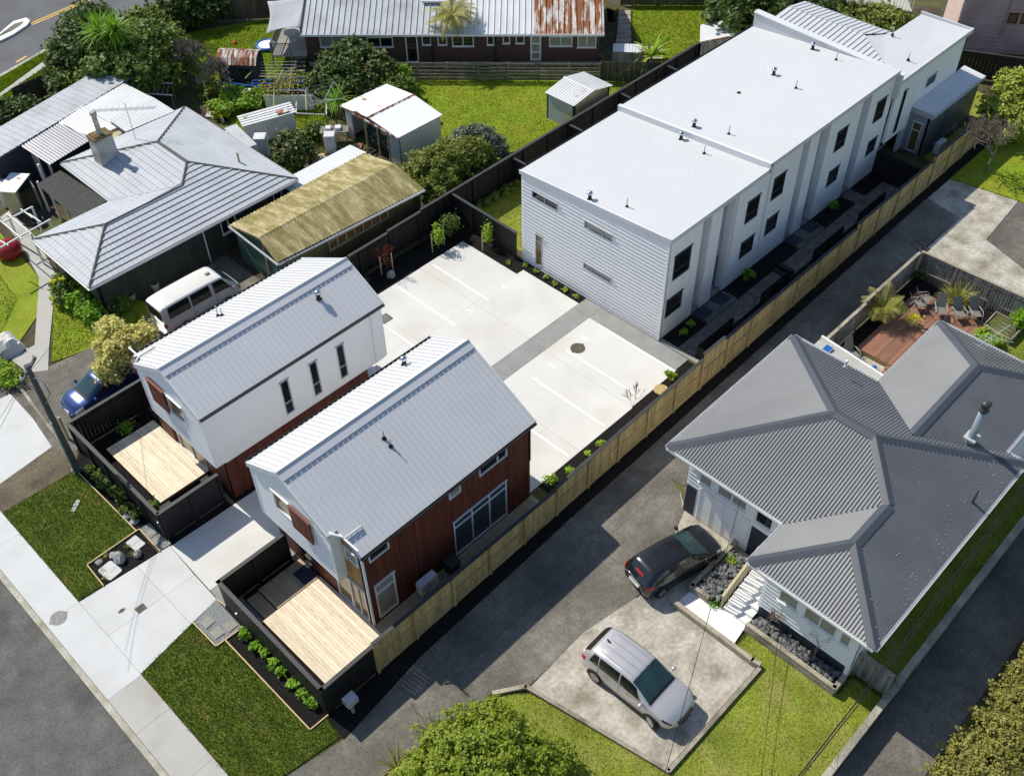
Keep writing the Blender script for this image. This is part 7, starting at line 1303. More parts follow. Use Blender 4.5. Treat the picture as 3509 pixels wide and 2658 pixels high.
# beds of the new houses: clipped shrubs, saplings on stakes, seedlings
for k, (zx, zy) in enumerate(((1550, 765), (1605, 835), (1670, 880), (1730, 945), (1775, 1000), (1855, 1085), (1915, 1140), (1965, 1210))):
    p = gx(zx*.5425/1.5863, (1758+zy*.5425)/1.5863, .15); bush(('nearest the gate', 'second from the gate', 'third from the gate', 'fourth from the gate', 'fifth from the gate', 'third from the letterbox end', 'second from the letterbox end', 'nearest the letterbox')[k] .join(('clipped green shrub below the lower garden wall, ', '')), p, (.17, .22, .19, .24, .18, .23, .2, .21)[k], .38, 260, .08, 'leaf_fresh', 100+k, 'shrub', 'clipped_shrub', 4, (), 'clipped shrubs below the lower wall', None, .1)
for k in range(7):
    y = 35.3-k*.62; bush(('highest', 'second', 'third', 'fourth', 'fifth', 'sixth', 'lowest')[k]+' green shrub in the row outside the upper garden wall', (8.1+.08*math.sin(k*2.3), y), (.2, .26, .18, .24, .21, .27, .19)[k], .45, 320, .085, 'leaf_mid', 120+k, 'shrub', 'row_shrub', 4, (), 'shrubs outside the upper wall', None, .1)
for k, (fx, fy) in enumerate(((1625, 898), (1663, 922), (1693, 946), (1723, 973), (1760, 1004), (1615, 880))): pass
for k, (zx, zy) in enumerate(((1090, 35), (1200, 50), (1268, 88), (1328, 128), (1385, 167), (1453, 205), (1520, 245))):
    p = gx((1150+zx*.5425)/1.5863, (880+zy*.5425)/1.5863, .1); bush('tiny lime green seedling in the mulch under the weatherboard wall', p, .11, .16, 60, .07, 'leaf_bright', 140+k, 'seedling', 'seedling', 3, (), 'seedlings under the weatherboard wall', None, .08)
for k, (zx, zy, r_) in enumerate(((2115, 775, .32), (1360, 1425, .26), (1475, 1350, .09), (1590, 1240, .11), (1670, 1180, .09))):
    p = gx((1150+zx*.5425)/1.5863, (880+zy*.5425)/1.5863, .1); bush(('lime shrub in the fence bed beside the flat stump', 'lime shrub in the fence bed behind the red house', 'seedling nearest the red house in the fence bed', 'second seedling from the red house in the fence bed', 'third seedling from the red house in the fence bed')[k], p, r_, r_*1.8, 260, .09, 'leaf_bright', 150+k, 'shrub', 'bed_shrub', 3, (), None, None, .1)
def sapling(label, x, y, H, mat, seed, n=260, stakes=((-.45, 0), (.45, 0)), size=.09):
    rng = np.random.default_rng(seed); s = thing('staked_sapling', label, 'sapling', (x, y, 0)); MB().tube([(x, y, -.02), (x+.02, y, H*.6), (x, y, H)], .015, 5, .006).obj('trunk', 'bark', s)
    if n: P = np.array([x, y, 0])+rng.normal(size=(n, 3))*[.15, .15, H*.22]+[0, 0, H*.65]; V, F = leaves(P[P[:, 2] > .1], size, rng); npmesh('crown', V, F, mat, s)
    for a, b in stakes: MB().lathe((x+a, y+b, -.02), [(.035, 0), (.035, 1.25), (.02, 1.28)], 8).obj('stake', 'timber_tan', s)
    return s
def tz(t, zx, zy, z=0): o = {2: (1150, 0), 3: (2309, 0), 5: (1150, 880), 6: (2309, 880)}[t]; return gx((o[0]+zx*.5425)/1.5863, (o[1]+zy*.5425)/1.5863, z)
x, y = tz(2, 650, 1570); sapling('leafy sapling between two stakes on the back fence side', x, y, 1.5, 'leaf_bright', 161); x, y = tz(2, 965, 1560); sapling('leafy sapling between two stakes beside the closing black fence', x, y, 1.5, 'leaf_bright', 162)
x, y = tz(2, 725, 1490); bush('dense green shrub in the back corner of the mulch bed', (x, y), .42, 1.5, 1300, .1, 'leaf_mid', 163, 'shrub', 'corner_shrub', 3)
x, y = tz(5, 330, 100); sapling('thin red twigged sapling between stakes', x, y, 1.3, 'leaf_red', 164, 60, ((-.35, .1), (.3, -.1)), .05); bare('red_twigs', 'red bare twigs of the staked sapling', (x, y), 2.2, .4, 77, 'leaf_red', 4, .014, .3, kids=(2, 4), cat='sapling')
x, y = tz(5, 195, 175); bladed('small_flax', 'small yellow green flax near the white house corner', 'flax', (x, y), .02, 16, .45, .02, 'leaf_bright', 165, (.5, 1.5), .3)
x, y = tz(5, 1870, 1000); bare('bare_shrub', 'thin bare brown shrub in the fence bed', (x, y), 2.4, .45, 78, 'leaf_red', 4, .014, kids=(2, 4), cat='shrub')
for k, (zx, zy, lab) in enumerate(((640, 1520, 'tall leafy plant in the first courtyard bed'), (2110, 540, 'small dark shrub at the corner of the weatherboard wall'))): pass
for k, (x, y, r_, lab) in enumerate(((39.9, 21.6, .35, 'leafy plant in the second courtyard bed'), (34.0, 21.4, .16, 'small plant in the first courtyard bed nearest the court'), (34.7, 21.5, .15, 'small plant in the first courtyard bed further in'), (48.3, 21.6, .35, 'leafy plant in the far courtyard bed'), (37.7, 19.2, .3, 'leafy plant before the second bin screen'), (52.0, 19.3, .35, 'leafy plant by the black courtyard screen'), (42.8, 19.3, .35, 'leafy plant before the third bin screen'))): bush(lab, (x, y), r_, r_*1.7, 240, .11, 'leaf_fresh', 170+k, 'plant', 'courtyard_plant', 3, (), None, None, .1)
for k in range(6): x = 34.0+k*.75; bush('low glossy shrub along the fence of the turf strip', (x, 36.6), .35, .5, 420, .11, 'leaf_mid', 180+k, 'shrub', 'turf_shrub', 3, (), 'shrubs along the turf strip', None, .12)
bush('small weed in the upper deck bed', (10.6, 36.3), .25, .4, 260, .09, 'leaf_fresh', 190, 'plant', 'weed', 3, (), None, None); bush('small weed in the near corner of the upper deck bed', (9.0, 31.4), .2, .3, 200, .09, 'leaf_mid', 191, 'plant', 'weed', 3, (), None, None)
for k, (x, y) in enumerate(((6.05, 30.7), (7.0, 30.45), (6.95, 29.95), (5.5, 29.75), (5.6, 30.1))): bladed('rust_grass', 'tuft of rusty ornamental grass in the rock bed', 'grass tuft', (x, y), .02, 22, .22, .01, 'leaf_flax', 195+k, (.3, 1.4), .6, None, 'rusty tufts in the rock bed', 3)
bare('bare_shrub', 'leafless branching shrub among the river stones', (22.3, 6.3), 2.8, .5, 79, 'twig_grey', 5, .035, .35, kids=(2, 3), cat='shrub', up=.1); bare('bare_shrub', 'bushy leafless shrub at the foot of the white steps', (22.35, 8.4), 1.5, .5, 70, 'twig', 5, .025, .35, kids=(2, 4), cat='shrub', up=.1)
bush('weeds at the edge of the stone wedge', (22.1, 10.55), .18, .2, 200, .06, 'leaf_fresh', 199, 'plant', 'weed', 3, (), None, None); bush('yellow green weed among the upper river stones', (24.0, 11.2), .2, .45, 200, .06, 'leaf_bright', 200, 'plant', 'weed', 3, (), None, None)
# ================================================================== far buildings, clutter, poles and wires
BB = thing('brown_building', 'tall brown weatherboard building at the upper right', 'building', (70, 24, 0))
c0 = np.array([70.45, 25.9, 0]); dB = np.array([1.69, -2.33, 0]); dB /= np.linalg.norm(dB); nB = np.array([dB[1], -dB[0], 0]); nB = nB if nB[0] < 0 else -nB
wbb = Wall(BB, tuple(c0[:2]), tuple(dB[:2]), tuple(nB[:2]), 6.2, -.05, 8, [(1.0, 2.9, 4.35, 6.0), (5.0, 6.15, 4.35, 6.0), (3.2, 3.85, 2.2, 2.9), (4.05, 4.9, 2.2, 2.9)], 'h', 'brown_clad', board='brown_clad', core='brown_clad', pitch=.3)
for h, m, gl in (((1.0, 2.9, 4.35, 6.0), (('v', .4),), 'glass_blind'), ((5.0, 6.15, 4.35, 6.0), (('v', .5),), 'glass_teal'), ((3.2, 3.85, 2.2, 2.9), (), 'glass_warm'), ((4.05, 4.9, 2.2, 2.9), (), 'glass_warm')): wbb.window(h, m, 'cedar', gl, fw=.08)
wbb.bar(MB(), 3.05, 3.13, 1.2, 8, 0, .06).obj('downpipe', 'brown_clad', BB)
Wall(BB, tuple((c0-nB*4.0)[:2]), tuple(nB[:2]), tuple((-dB)[:2]), 4.0, -.05, 8, style='plain', mat='pink_wall'); q = c0+dB*6.2-nB*.0
Wall(BB, tuple((c0+dB*6.2+nB*.25)[:2]), tuple(dB[:2]), tuple(nB[:2]), 4, -.05, 2.6, style='plain', mat='cream_wall', name='porch_wall'); Wall(BB, tuple((c0+dB*6.2)[:2]), tuple(dB[:2]), tuple(nB[:2]), 4, 2.6, 8, style='plain', mat='annex_clad', name='blue_wall')
wc = thing('white_chair', 'white plastic chair beside the brown building', 'chair', tuple(c0+dB*5.4+nB*.5)); q = c0+dB*5.4+nB*.5; MB().lathe((q[0], q[1], .38), [(.26, 0), (.27, .04), (.01, .05)], 12).obj('seat', 'alu_white', wc); MB().lathe((q[0]+.2, q[1]+.1, .4), [(.2, 0), (.26, .45), (.2, .5), (.19, .02)], 12).obj('backrest', 'alu_white', wc)
for a, b in ((-.2, -.2), (.2, -.2), (.2, .2), (-.2, .2)): MB().tube([(q[0]+a, q[1]+b, -.03), (q[0]+a*.8, q[1]+b*.8, .4)], .03, 5).obj('leg', 'alu_white', wc)
paling_fence('black_fence', 'tall black fence behind the end unit and the golden tree', ((66.7, 25.4), (70.4, 17.8)), [(0, 1.85), (9, 1.85)], 'fence_black', cap='fence_black_cap', side=1, pal=.25, rails=())
bn_ = thing('bench_seat', 'pale slatted bench against the far black fence', 'bench', (69.0, 18.8, 0)); 
for k in range(4): MB().obox((68.3+k*.07, 18.7, .9-.02*k), (.4, -.9, 0), (.9, .4, 0), (0, 0, 1), .7, .05, .015).obj('slat', 'fence_grey', bn_)
for k in (-1, 1): MB().obox((68.35+.4*k*.6, 18.7-.9*k*.6, .43), (1, 0, 0), (0, 1, 0), (0, 0, 1), .04, .04, .45).obj('leg', 'fence_grey', bn_)
# stair and balcony clutter at the very top
bs = thing('balcony', 'pale balcony with railings before the pink wall', 'balcony', at(1880, 20, 0)); a_, b_ = np.array(at(1830, 8, 2.2)), np.array(at(1965, 14, 2.2)); d_ = (b_-a_); L = np.linalg.norm(d_); d_ /= L; n_ = np.array([d_[1], -d_[0], 0])
MB().obox((a_+b_)/2, d_, n_, (0, 0, 1), L/2, 1.0, .08).obj('floor', 'concrete_path', bs); MB().obox((a_+b_)/2-[0, 0, 1.1]-n_*.4, d_, n_, (0, 0, 1), L/2, .1, 1.1).obj('base_wall', 'plaster', bs)
for k in range(20): p = a_+d_*L*k/19+n_*(-.9 if (n_[0]+n_[1]) > 0 else .9); MB().tube([p, p+[0, 0, 1.0]], .025, 4).obj('baluster', 'alu_white', bs)
MB().tube([a_-n_*.9*(1 if (n_[0]+n_[1]) > 0 else -1)+[0, 0, 1.0], b_-n_*.9*(1 if (n_[0]+n_[1]) > 0 else -1)+[0, 0, 1.0]], .035, 5).obj('rail', 'alu_white', bs)
ys_ = thing('yellow_stair', 'slatted stair with yellow treads at the top edge', 'stairs', at(1845, 35, 0)); s0, s1 = np.array(at(1835, 5, 2.2)), np.array(at(1862, 36, .2))
for k in range(11): p = s0+(s1-s0)*k/10; MB().obox(p, (.7, -.7, 0), (.7, .7, 0), (0, 0, 1), .5, .11, .02).obj('tread', 'timber_tan', ys_)
MB().tube([s0+[.4, -.4, .0], s1+[.4, -.4, 0]], .05, 5).tube([s0-[.4, -.4, .0], s1-[.4, -.4, 0]], .05, 5).obj('stringer', 'alu_white', ys_)
# small sheds around
GS = thing('grey_shed', 'small grey shed with a pale roof beyond the black fence', 'shed', (57.8, 37.9, 0)); p = [at(1513, 54, 2.2), at(1596, 37, 2.3), at(1600, 75, 2.3), at(1512, 92, 2.15)]; ctr = np.mean(np.array(p), 0)
MB().poly(p).poly([(x, y, z-.06) for x, y, z in p][::-1]).obj('roof', 'iron_white', GS); MB().prism([(float(q[0]*.92+ctr[0]*.08), float(q[1]*.92+ctr[1]*.08)) for q in p], -.05, 2.1).obj('wall', 'fence_grey', GS); MB().tube([at(1512, 92, 2.17), at(1600, 75, 2.32)], .05, 4).obj('gutter', 'iron_rust', GS)
GB = thing('garden_box', 'small pale roofed garden locker beside the brick house', 'shed', at(1355, 125, 0)); p = [at(1324, 112, 1.1), at(1384, 114, 1.1), at(1388, 96, 1.3), at(1325, 94, 1.3)]; dn_ = np.array(p[0])-np.array(p[3]); roof_plane(GB, p, (float(dn_[0]), float(dn_[1])), 'iron_white', .22, .03, PROF_RIB, under=.04); MB().prism([(q[0], q[1]) for q in p], -.05, 1.08).obj('wall', 'fence_grey', GB)
PT = thing('picnic_table', 'weathered picnic table behind the brick house', 'picnic table', at(1405, 112, 0)); p = np.array(at(1406, 106, .7)); u_ = bd; v_ = bn
for k in range(4): MB().obox(p+v_*(k-1.5)*.17, u_, v_, (0, 0, 1), .8, .075, .02).obj('board', 'sleeper', PT)
for k in (-1, 1): MB().obox(p+v_*k*.75-[0, 0, .28], u_, v_, (0, 0, 1), .8, .12, .02).obj('bench', 'sleeper', PT); MB().obox(p+u_*k*.6-[0, 0, .36], (1, 0, 0), (0, 1, 0), (0, 0, 1), .05, .05, .35).obj('leg', 'sleeper', PT)
wb_ = thing('wheelie_bin', 'black wheelie bin with a yellow lid at the brick house', 'bin', at(1320, 55, 0)); q = at(1322, 45, 0); MB().hexa([(q[0]-.22, q[1]-.25, .0), (q[0]+.22, q[1]-.25, 0), (q[0]+.22, q[1]+.25, 0), (q[0]-.22, q[1]+.25, 0), (q[0]-.29, q[1]-.34, 1.0), (q[0]+.29, q[1]-.34, 1.0), (q[0]+.29, q[1]+.34, 1.0), (q[0]-.29, q[1]+.34, 1.0)]).obj('body', 'black', wb_); MB().box(q[0]-.32, q[0]+.32, q[1]-.38, q[1]+.38, 1.0, 1.07).obj('lid', 'yellow_plastic', wb_)
sw = [at(1337, 25, 0), at(1362, 25, 0), at(1364, 105, 0), at(1330, 105, 0)]; wk = thing('boardwalk', 'weathered timber boardwalk beside the brick house', 'path', sw[0])
for k in range(16): f = (k+.5)/16; a_, b_ = np.array(sw[0])*(1-f)+np.array(sw[3])*f, np.array(sw[1])*(1-f)+np.array(sw[2])*f; d_ = b_-a_; L = np.linalg.norm(d_); d_ /= L; MB().obox((a_+b_)/2+[0, 0, .04+.03*(k % 2)], d_, (-d_[1], d_[0], 0), (0, 0, 1), L/2, .2, .04).obj('board', 'sleeper', wk)
paling_fence('brown_fence', 'brown paling fence along the top edge left of the brick house', (at(395, 48, 0)[:2], at(608, 40, 0)[:2]), [(0, 1.6), (30, 1.6)], 'fence_brown', side=1, pal=.2, rails=(), posts=2.4); paling_fence('brown_fence', 'brown paling fence behind the lawn at the top edge', (at(1340, 12, 0)[:2], at(1580, 14, 0)[:2]), [(0, 1.6), (30, 1.6)], 'fence_brown', side=1, pal=.2, rails=(), posts=2.4); paling_fence('brown_fence', 'brown paling fence by the pale drive under the bare tree', (at(255, 85, 0)[:2], at(395, 50, 0)[:2]), [(0, 1.4), (30, 1.4)], 'fence_brown', side=1, pal=.2, rails=(), posts=2.4)
paling_fence('lattice_fence', 'brown paling fence with dark top beside the long shed', (at(40, 235, 0)[:2], at(140, 190, 0)[:2]), [(0, 1.5), (30, 1.5)], 'fence_brown', side=-1, pal=.2, rails=(.8,), posts=2.2)
# paddling pool, rusty shed, clothes lines
pp = thing('paddling_pool', 'round blue and white paddling pool on the lawn', 'pool', at(578, 100, 0)); q = at(578, 102, 0); MB().tube([(q[0]+.75*math.cos(a), q[1]+.75*math.sin(a), .15) for a in np.linspace(0, 6.283, 25)], .13, 8).obj('rim', 'blue_plastic', pp, True); MB().lathe((q[0], q[1], .2), [(.7, 0), (.7, .02), (.01, .03)], 24).obj('water', 'pool_white', pp)
tag(MB().lathe(at(508, 95, 0), [(.05, 0), (.18, .12), (.05, .26)], 10).obj('toy', 'orange_plastic'), 'small orange toy on the pool lawn', 'toy')
RS = thing('rusty_shed', 'dark shed with a rust streaked barrel roof', 'shed', at(510, 160, 0)); P0, P1_, P2_, P3_ = (np.array(at(*q)) for q in ((465, 140, 1.9), (553, 143, 1.9), (561, 111, 2.35), (478, 112, 2.35))); ux = (P1_-P0)/np.linalg.norm(P1_-P0); vy = np.array([-ux[1], ux[0], 0]); vy = vy if vy @ (P3_-P0) > 0 else -vy; LS2 = float(np.linalg.norm(P1_-P0))
def rp(u, v, z): q = P0+ux*u+vy*v; return (float(q[0]), float(q[1]), z)
prof = [(0, 1.9), (.4, 2.25), (1.0, 2.45), (1.6, 2.25), (2.0, 1.9)]
for (v0_, z0_), (v1_, z1_) in zip(prof[:-1], prof[1:]): roof_plane(RS, [rp(0, v0_, z0_), rp(LS2, v0_, z0_), rp(LS2, v1_, z1_), rp(0, v1_, z1_)], tuple((-vy if z1_ > z0_ else vy)[:2]), 'iron_rust', .28, .03, PROF_TRAP)
MB().hexa([rp(.1, .1, -.05), rp(LS2-.1, .1, -.05), rp(LS2-.1, 1.9, -.05), rp(.1, 1.9, -.05), rp(.1, .1, 1.9), rp(LS2-.1, .1, 1.9), rp(LS2-.1, 1.9, 1.9), rp(.1, 1.9, 1.9)]).poly([rp(LS2-.1, v, z) for v, z in prof]).poly([rp(.1, v, z) for v, z in prof][::-1]).obj('wall', 'wall_navy', RS)
MB().hexa([rp(1.5, .05, 1.1), rp(2.2, .05, 1.1), rp(2.2, .12, 1.1), rp(1.5, .12, 1.1), rp(1.5, .05, 1.6), rp(2.2, .05, 1.6), rp(2.2, .12, 1.6), rp(1.5, .12, 1.6)]).obj('window', 'glass', RS)
cl = thing('clothes_line', 'folding clothes line beside the rusty shed', 'clothes line', at(620, 170, 0)); mb = MB()
for k in range(6): mb.tube([at(562, 135+k*6, 1.6), at(640, 133+k*7, 1.6)], .012, 4)
mb.obj('lines', 'alu_white', cl); MB().tube([at(640, 132, 1.6), at(632, 175, .0)], .04, 5).obj('post', 'fence_grey', cl)
rc = thing('rotary_line', 'bent rotary clothes hoist in the cluttered yard', 'clothes line', at(705, 290, 0)); hub = np.array(at(697, 210, 2.2)); MB().tube([(hub[0], hub[1], -.03), hub+[0, 0, .2]], .04, 6).obj('mast', 'fence_grey', rc); mb = MB(); arms = []
for k in range(4): a = .4+k*1.571; arms.append(hub+np.array([1.6*math.cos(a), 1.6*math.sin(a), .25])); mb.tube([hub-[0, 0, .3], arms[-1]], .018, 5)
for f in (.45, .7, 1.0):
    r4 = [hub+(q-hub)*f for q in arms]; mb.tube(r4+[r4[0]], .009, 4)
mb.obj('arms', 'alu', rc)
# whiteware and junk
def ware(label, fx, fy, w, d, h, seed, mat='white_ware', name='fridge', cat='fridge', rz=0):
    p = at(fx, fy, 0); f = thing(name, label, cat, p, None, rz+.8, True); MB().box(-w/2, w/2, -d/2, d/2, -.035, h).obj('cabinet', mat, f); MB().box(-w/2+.01, w/2-.01, -d/2-.03, -d/2, .05, h*.62).obj('door', mat, f); MB().box(-w/2+.01, w/2-.01, -d/2-.03, -d/2, h*.64, h-.02).obj('freezer_door', mat, f); MB().box(w/2-.1, w/2-.07, -d/2-.06, -d/2-.03, h*.45, h*.6).obj('handle', 'alu', f); return f
ware('white fridge standing beside the tiled roof', 570, 340, .75, .7, 1.55, 1); ware('white cabinet standing before the white lean-to', 716, 325, .65, .65, 1.2, 2); ware('stainless fridge under a rusty sheet on the left edge', 38, 455, .75, .7, 1.6, 3, 'tin_cream', rz=.3); ware('second pale fridge beside the stainless one on the left edge', 22, 440, .7, .7, 1.5, 4, 'white_ware', rz=.3)
tag(MB().obox(at(28, 385+10, 1.75), (.8, .6, 0), (-.6, .8, 0), (0, 0, 1), .95, .6, .03).obj('rusty_sheet', 'iron_white_rust'), 'rust stained sheet lying across the two fridges', 'sheet')
tag(MB().obox(at(78, 420, .75), (.2, .98, 0), (.98, -.2, .1), (0, 0, 1), .55, .03, .8).obj('scrap_board', 'fence_grey'), 'grey panel leaning near the dark verandah', 'panel')
JS = thing('door_shed', 'makeshift shed of white fridge doors with a rusty strip roof', 'shed', at(585, 300, 0)); a_, b_ = np.array(at(525, 270, 1.5)), np.array(at(634, 240, 1.5)); d_ = (b_-a_); L = float(np.linalg.norm(d_)); d_ /= L; n_ = np.array([-d_[1], d_[0], 0]); n_ = n_ if n_[0]+n_[1] > 0 else -n_
for k in range(5): MB().obox(a_+d_*L*(k+.5)/5-[0, 0, .77], d_, n_, (0, 0, 1), L/10-.02, .04, .75).obj('door_panel', 'white_ware', JS)
for k in range(5): MB().obox(a_+d_*L*.5+n_*(k*.22-.15)+[0, 0, .03+.04*k], d_, n_, (0, 0, 1), L/2+.1, .1, .02).obj('roof_strip', 'iron_white_rust' if k % 2 else 'iron_white', JS)
MB().obox(a_+d_*L*.8+n_*.1+[0, 0, .12], d_, n_, (0, 0, 1), .4, .2, .02).obj('rust_sheet', 'iron_rust', JS); MB().obox(a_+d_*.5+n_*.5-[0, 0, .77], d_, n_, (0, 0, 1), .05, .5, .75).obj('side_panel', 'white_ware', JS)
LT = thing('lean_shelter', 'low white iron shelter against the tiled roof', 'shed', at(520, 315, 0)); p = [at(484, 278, 1.7), at(510, 268, 1.75), at(555, 312, 1.6), at(530, 322, 1.55)]; d4 = np.array(p[1])-np.array(p[0]); roof_plane(LT, p, (float(d4[0]), float(d4[1])), 'iron_white', .15, .03, PROF_CORR); MB().prism([(q[0], q[1]) for q in p], -.03, 1.5).obj('wall', 'white_ware', LT)
for k, (fx, fy, r_, h, m_, lab) in enumerate(((688, 288, .2, .35, 'teal_plastic', 'teal plastic tub among the junk'), (692, 300, .16, .4, 'orange_plastic', 'taller orange bucket among the junk'), (698, 305, .14, .35, 'orange_plastic', 'shorter orange bucket among the junk'), (710, 295, .3, .3, 'black', 'black round planter beside the work table'), (940, 265, .3, .4, 'teal_plastic', 'blue tub behind the white shack'), (285, 648, .3, .5, 'plaster', 'white round tub by the green house wall'), (292+45, 610+15, .25, .5, 'plaster', 'pale concrete tub on the shaded driveway edge'), (85, 484, .35, .35, 'black', 'black plant pot under the pergola'))):
    p = at(fx, fy, 0); tag(MB().lathe((p[0], p[1], -.03), [(r_*.75, 0), (r_, h), (r_*.93, h+.005), (r_*.7, .05), (.01, .06)], 16).obj('tub', m_, None, True), lab, 'tub')
wt = thing('work_table', 'grey work table with white basins in the cluttered yard', 'table', at(722, 285, 0)); p = np.array(at(722, 280, .8)); u_ = np.array([.75, -.66, 0]); v_ = np.array([.66, .75, 0]); MB().obox(p, u_, v_, (0, 0, 1), .9, .4, .03).obj('top', 'fence_grey', wt)
for k in (-.35, .25): MB().obox(p+u_*k+[0, 0, .12], u_, v_, (0, 0, 1), .18, .2, .09).obj('basin', 'white_ware', wt)
for a_, b_ in ((-.8, -.3), (.8, -.3), (.8, .3), (-.8, .3)): MB().obox(p+u_*a_+v_*b_-[0, 0, .42], u_, v_, (0, 0, 1), .03, .03, .4).obj('leg', 'fence_grey', wt)
BP = thing('blue_frame_pergola', 'sagging blue pipe pergola covered in wire and vines', 'pergola', at(600, 190, 0)); mb = MB()
for a_, b_ in (((540, 182), (665, 178)), ((545, 175), (660, 168)), ((500, 180), (560, 188)), ((588, 195), (662, 195))): mb.tube([at(*a_, 1.4), at(*b_, 1.4)], .05, 6)
mb.obj('blue_pipe', 'blue_plastic', BP); mb = MB()
for a_, b_ in (((590, 196), (612, 150)), ((625, 196), (630, 148)), ((580, 196), (662, 196)), ((560, 165), (640, 160)), ((530, 170), (548, 150)), ((592, 240), (592, 196)), ((662, 238), (660, 196))): mb.tube([at(*a_, 1.5), at(*b_, 1.5)], .035, 5)
for q in ((592, 196), (662, 196), (545, 178), (640, 165)): p = at(*q, 1.45); mb.tube([(p[0], p[1], -.03), p], .035, 5)
mb.obj('timber_bar', 'timber_tan', BP); P = np.array([at(610, 182, 1.45)])+np.random.default_rng(3).normal(size=(500, 3))*[.9, .7, .08]; V, F = leaves(P, .12, np.random.default_rng(8)); npmesh('vines', V, F, 'leaf_hedge', BP)
tag(MB().obox(at(625, 222, .6), bd, (0, 0, 1), bn, 1.6, .55, .03).obj('leaning_boards', 'white_ware'), 'white panels standing behind the door shed', 'panel'); 
fr_ = MB()
for a_, b_ in (((640, 215), (705, 220)), ((640, 245), (705, 248)), ((640, 215), (640, 245)), ((705, 220), (705, 248))): fr_.tube([at(*a_, .8), at(*b_, .8)], .04, 5)
tag(fr_.obj('discarded_sash', 'alu_white'), 'empty white frame lying in the cluttered yard', 'frame')
tag(MB().obox(at(535, 205, .35), bd, bn, (0, 0, 1), .3, .25, .35).obj('stacked_box', 'white_ware'), 'white box with logs on top in the weeds', 'box'); lg = thing('log_pile', 'pale cut logs stacked on the white box', 'logs', at(535, 195, .7))
for k in range(7): p = np.array(at(535, 203, .78))+[(k % 3-1)*.18, (k//3-1)*.12, .08*(k//3)]; MB().tube([p-bn*.2, p+bn*.2], .08, 8).obj('log', 'timber_tan', lg)
rng6 = np.random.default_rng(6)
SPOT = ['below the tiled roof eave', 'beside the camellia bush', 'behind the white lean-to', 'between lean-to and mossy shed', 'under the white shack front', 'right of the camellia bush', 'left of the white cabinet', 'by the yellow flowers', 'at the far corner of the tiled roof', 'near the tiled roof corner and mossy shed']
for k in range(40):
    fx, fy = [(560, 355), (600, 350), (770, 325), (745, 345), (790, 335), (700, 350), (670, 350), (465, 235), (480, 255), (590, 365)][k % 10]; p = at(fx+rng6.normal()*9, fy+rng6.normal()*7, 0); s = rng6.random(3)*.3+.08; a_ = rng6.random()*3
    m_ = ('paper', 'white_ware', 'iron_rust', 'timber_tan', 'fence_grey', 'blue_plastic', 'black', 'plaster')[k % 8]; o = MB().obox((p[0], p[1], s[2]*.5-.03), (math.cos(a_), math.sin(a_), 0), (-math.sin(a_), math.cos(a_), 0), (0, 0, 1), s[0], s[1], s[2]*.6).box(p[0]-s[0]*.4, p[0]+s[0]*.4, p[1]-s[1]*.3, p[1]+s[1]*.3, s[2]*.8, s[2]*1.1+.05).obj('junk_box', m_); tag(o, {'paper': 'cardboard', 'white_ware': 'white', 'iron_rust': 'rusty', 'timber_tan': 'timber', 'fence_grey': 'grey', 'blue_plastic': 'blue', 'black': 'black', 'plaster': 'stained'}[m_]+' piece of junk '+SPOT[k % 10], 'junk', 'junk in the cluttered yard')
FR = thing('steel_rack', 'steel framed rack with white rails beside the long shed', 'rack', at(340, 190, 0)); mb = MB()
for a_, b_ in (((295, 180), (373, 180)), ((300, 201), (372, 206))): mb.tube([at(*a_, 1.5), at(*b_, 1.5)], .05, 5)
mb.obj('rail', 'alu_white', FR); mb = MB()
for k in range(7): mb.tube([at(305+k*10, 184, 1.5), at(300+k*10, 203, 1.45)], .03, 4)
for q in ((298, 181), (370, 181), (302, 202), (370, 206)): p = at(*q, 1.5); mb.tube([(p[0], p[1], -.03), p], .03, 4)
mb.obj('bar', 'fence_grey', FR)
rb_ = thing('red_buoy', 'large round red float on the left edge lawn', 'buoy', at(18, 545, 0)); p = at(18, 540, .4); MB().lathe((p[0], p[1], -.02), [(.45, 0), (.68, .2), (.74, .45), (.68, .7), (.45, .9), (.12, .97), (.1, 1.05), (.01, 1.06)], 24).obj('body', 'red_plastic', rb_, True)
cv = thing('covered_boat', 'white canvas covered load on the left edge', 'covered load', at(10, 740, 0)); rg9 = np.random.default_rng(9); p0 = np.array(at(8, 740, .4)); mb = MB(); P = []
for i in range(9):
    for j in range(9):
        a_, b_ = i/4-1, j/4-1; z = .75*(1-max(abs(a_), abs(b_))**3)+rg9.normal()*.04; P.append((p0[0]+a_*.75, p0[1]+b_*.85, max(-.02, z)))
mb.v = P; mb.f = [(i*9+j, (i+1)*9+j, (i+1)*9+j+1, i*9+j+1) for i in range(8) for j in range(8)]; mb.obj('canvas', 'canvas_white', cv); tag(box('green_bin', (p0[0]-1.3, p0[0]-.8, p0[1]-1.1, p0[1]-.5, -.02, .95), 'wall_garage'), 'green plastic box cut by the left edge', 'bin')
# power pole and lines
PX, PY, PH = 7.7, 35.85, 6.75
po = thing('power_pole', 'dark timber power pole at the corner of the upper lawn', 'power pole', (PX, PY, 0)); MB().hexa([(PX-.14, PY-.16, -.03), (PX+.14, PY-.16, -.03), (PX+.14, PY+.16, -.03), (PX-.14, PY+.16, -.03), (PX-.09, PY-.11, PH), (PX+.09, PY-.11, PH), (PX+.09, PY+.11, PH), (PX-.09, PY+.11, PH)]).obj('pole', 'pole_wood', po)
MB().tube([(PX-.17, PY-.05, .02), (PX-.13, PY-.05, 3.4)], .04, 6).tube([(PX-.15, PY+.08, .02), (PX-.12, PY+.08, 3.4)], .03, 6).obj('cable_duct', 'alu', po); mb = MB(); mb.obox((PX, PY, PH-.25), (.75, .66, 0), (-.66, .75, 0), (0, 0, 1), .75, .05, .05).obj('crossarm', 'pole_wood', po)
ins = []
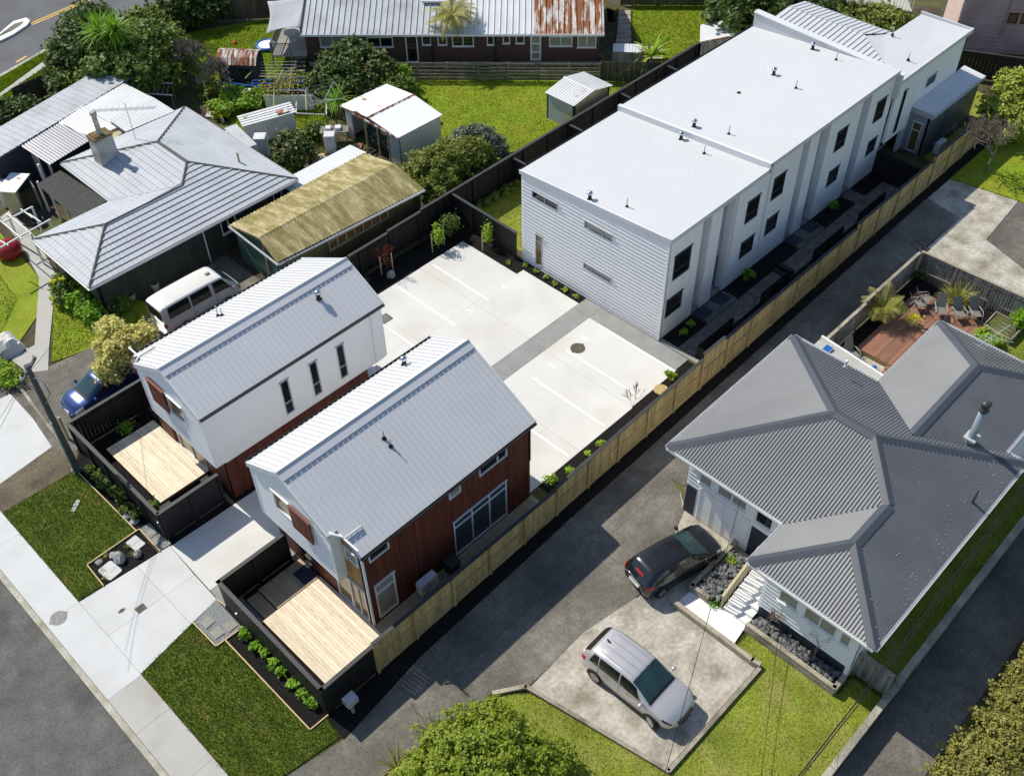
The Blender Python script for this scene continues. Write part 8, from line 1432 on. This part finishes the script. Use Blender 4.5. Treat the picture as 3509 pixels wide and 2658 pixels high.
for k in range(4): c_ = (PX+.75*(-.65+.43*k), PY+.66*(-.65+.43*k), PH-.19); ins.append(c_); MB().lathe(c_, [(.03, 0), (.06, .05), (.03, .1), (.06, .14), (.02, .18)], 10).obj('insulator', 'porcelain', po)
MB().tube([(PX-.1, PY, PH-.5), (PX+.25, PY-.25, PH-.9), (PX+.3, PY-.3, PH-1.6), (PX, PY-.1, PH-2.2)], .035, 6).obj('cable_loop', 'plaster', po)
tag(MB().tube([(8.42, 37.95, -.03), (8.42, 37.95, 1.5)], .06, 8).obj('short_post', 'timber_tan'), 'short leaning timber post beside the power pole', 'post')
rw = thing('garden_nib', 'low mossy wall between the two left driveways', 'wall', (7, 38, 0)); pts = [gx(30, 820), gx(60, 860), gx(100, 915), gx(135, 960), gx(165, 1005)]
for a_, b_ in zip(pts[:-1], pts[1:]):
    a_, b_ = np.array([*a_, .08]), np.array([*b_, .08]); d_ = b_-a_; L = np.linalg.norm(d_); d_ /= L; MB().obox((a_+b_)/2, d_, (-d_[1], d_[0], 0), (0, 0, 1), L/2-.01, .07, .12).obj('block', 'block_wall', rw)
def wire(label, a_, b_, sag, r_=.014):
    a_, b_ = np.array(a_, float), np.array(b_, float); tag(MB().tube([a_+(b_-a_)*f+[0, 0, -sag*4*f*(1-f)] for f in np.linspace(0, 1, 24)], r_, 5).obj('overhead_wire', 'black'), label, 'wire')
wire('service wire from the pole to the tiled-roof house', ins[0], (14.2, 44.4, 2.6), .3, .009)
wire('street wire leaving the pole to the left edge', ins[2], at(-80, 830, 7.0), .3, .009); wire('lower street wire leaving the pole to the left edge', ins[0], at(-80, 860, 6.8), .3, .009)
wire('street wire crossing from the pole to the left edge, lower still', ins[3], at(-80, 1000, 7.0), .3, .009); wire('lowest street wire from the pole to the left edge', ins[1], at(-80, 1040, 7.0), .3, .009)
wire('thin wire crossing over the silver car to the grey roof house', (24.9, 11.9, 3.7), at(1428, 1700, 4.5), .25, .012)
wire('black cable running from the grey roof eave across the lawn', at(1690, 1310, 4.2), at(1640, 1720, 4.6), .2, .01)
wire('thick service cable along the lower right boundary', at(2240, 1010, 5.0), at(1690, 1720, 5.0), .3, .022); wire('second service cable along the lower right boundary', at(2244, 1018, 5.0), at(1690, 1728, 5.0), .35, .018)
print('objects', len(bpy.data.objects))
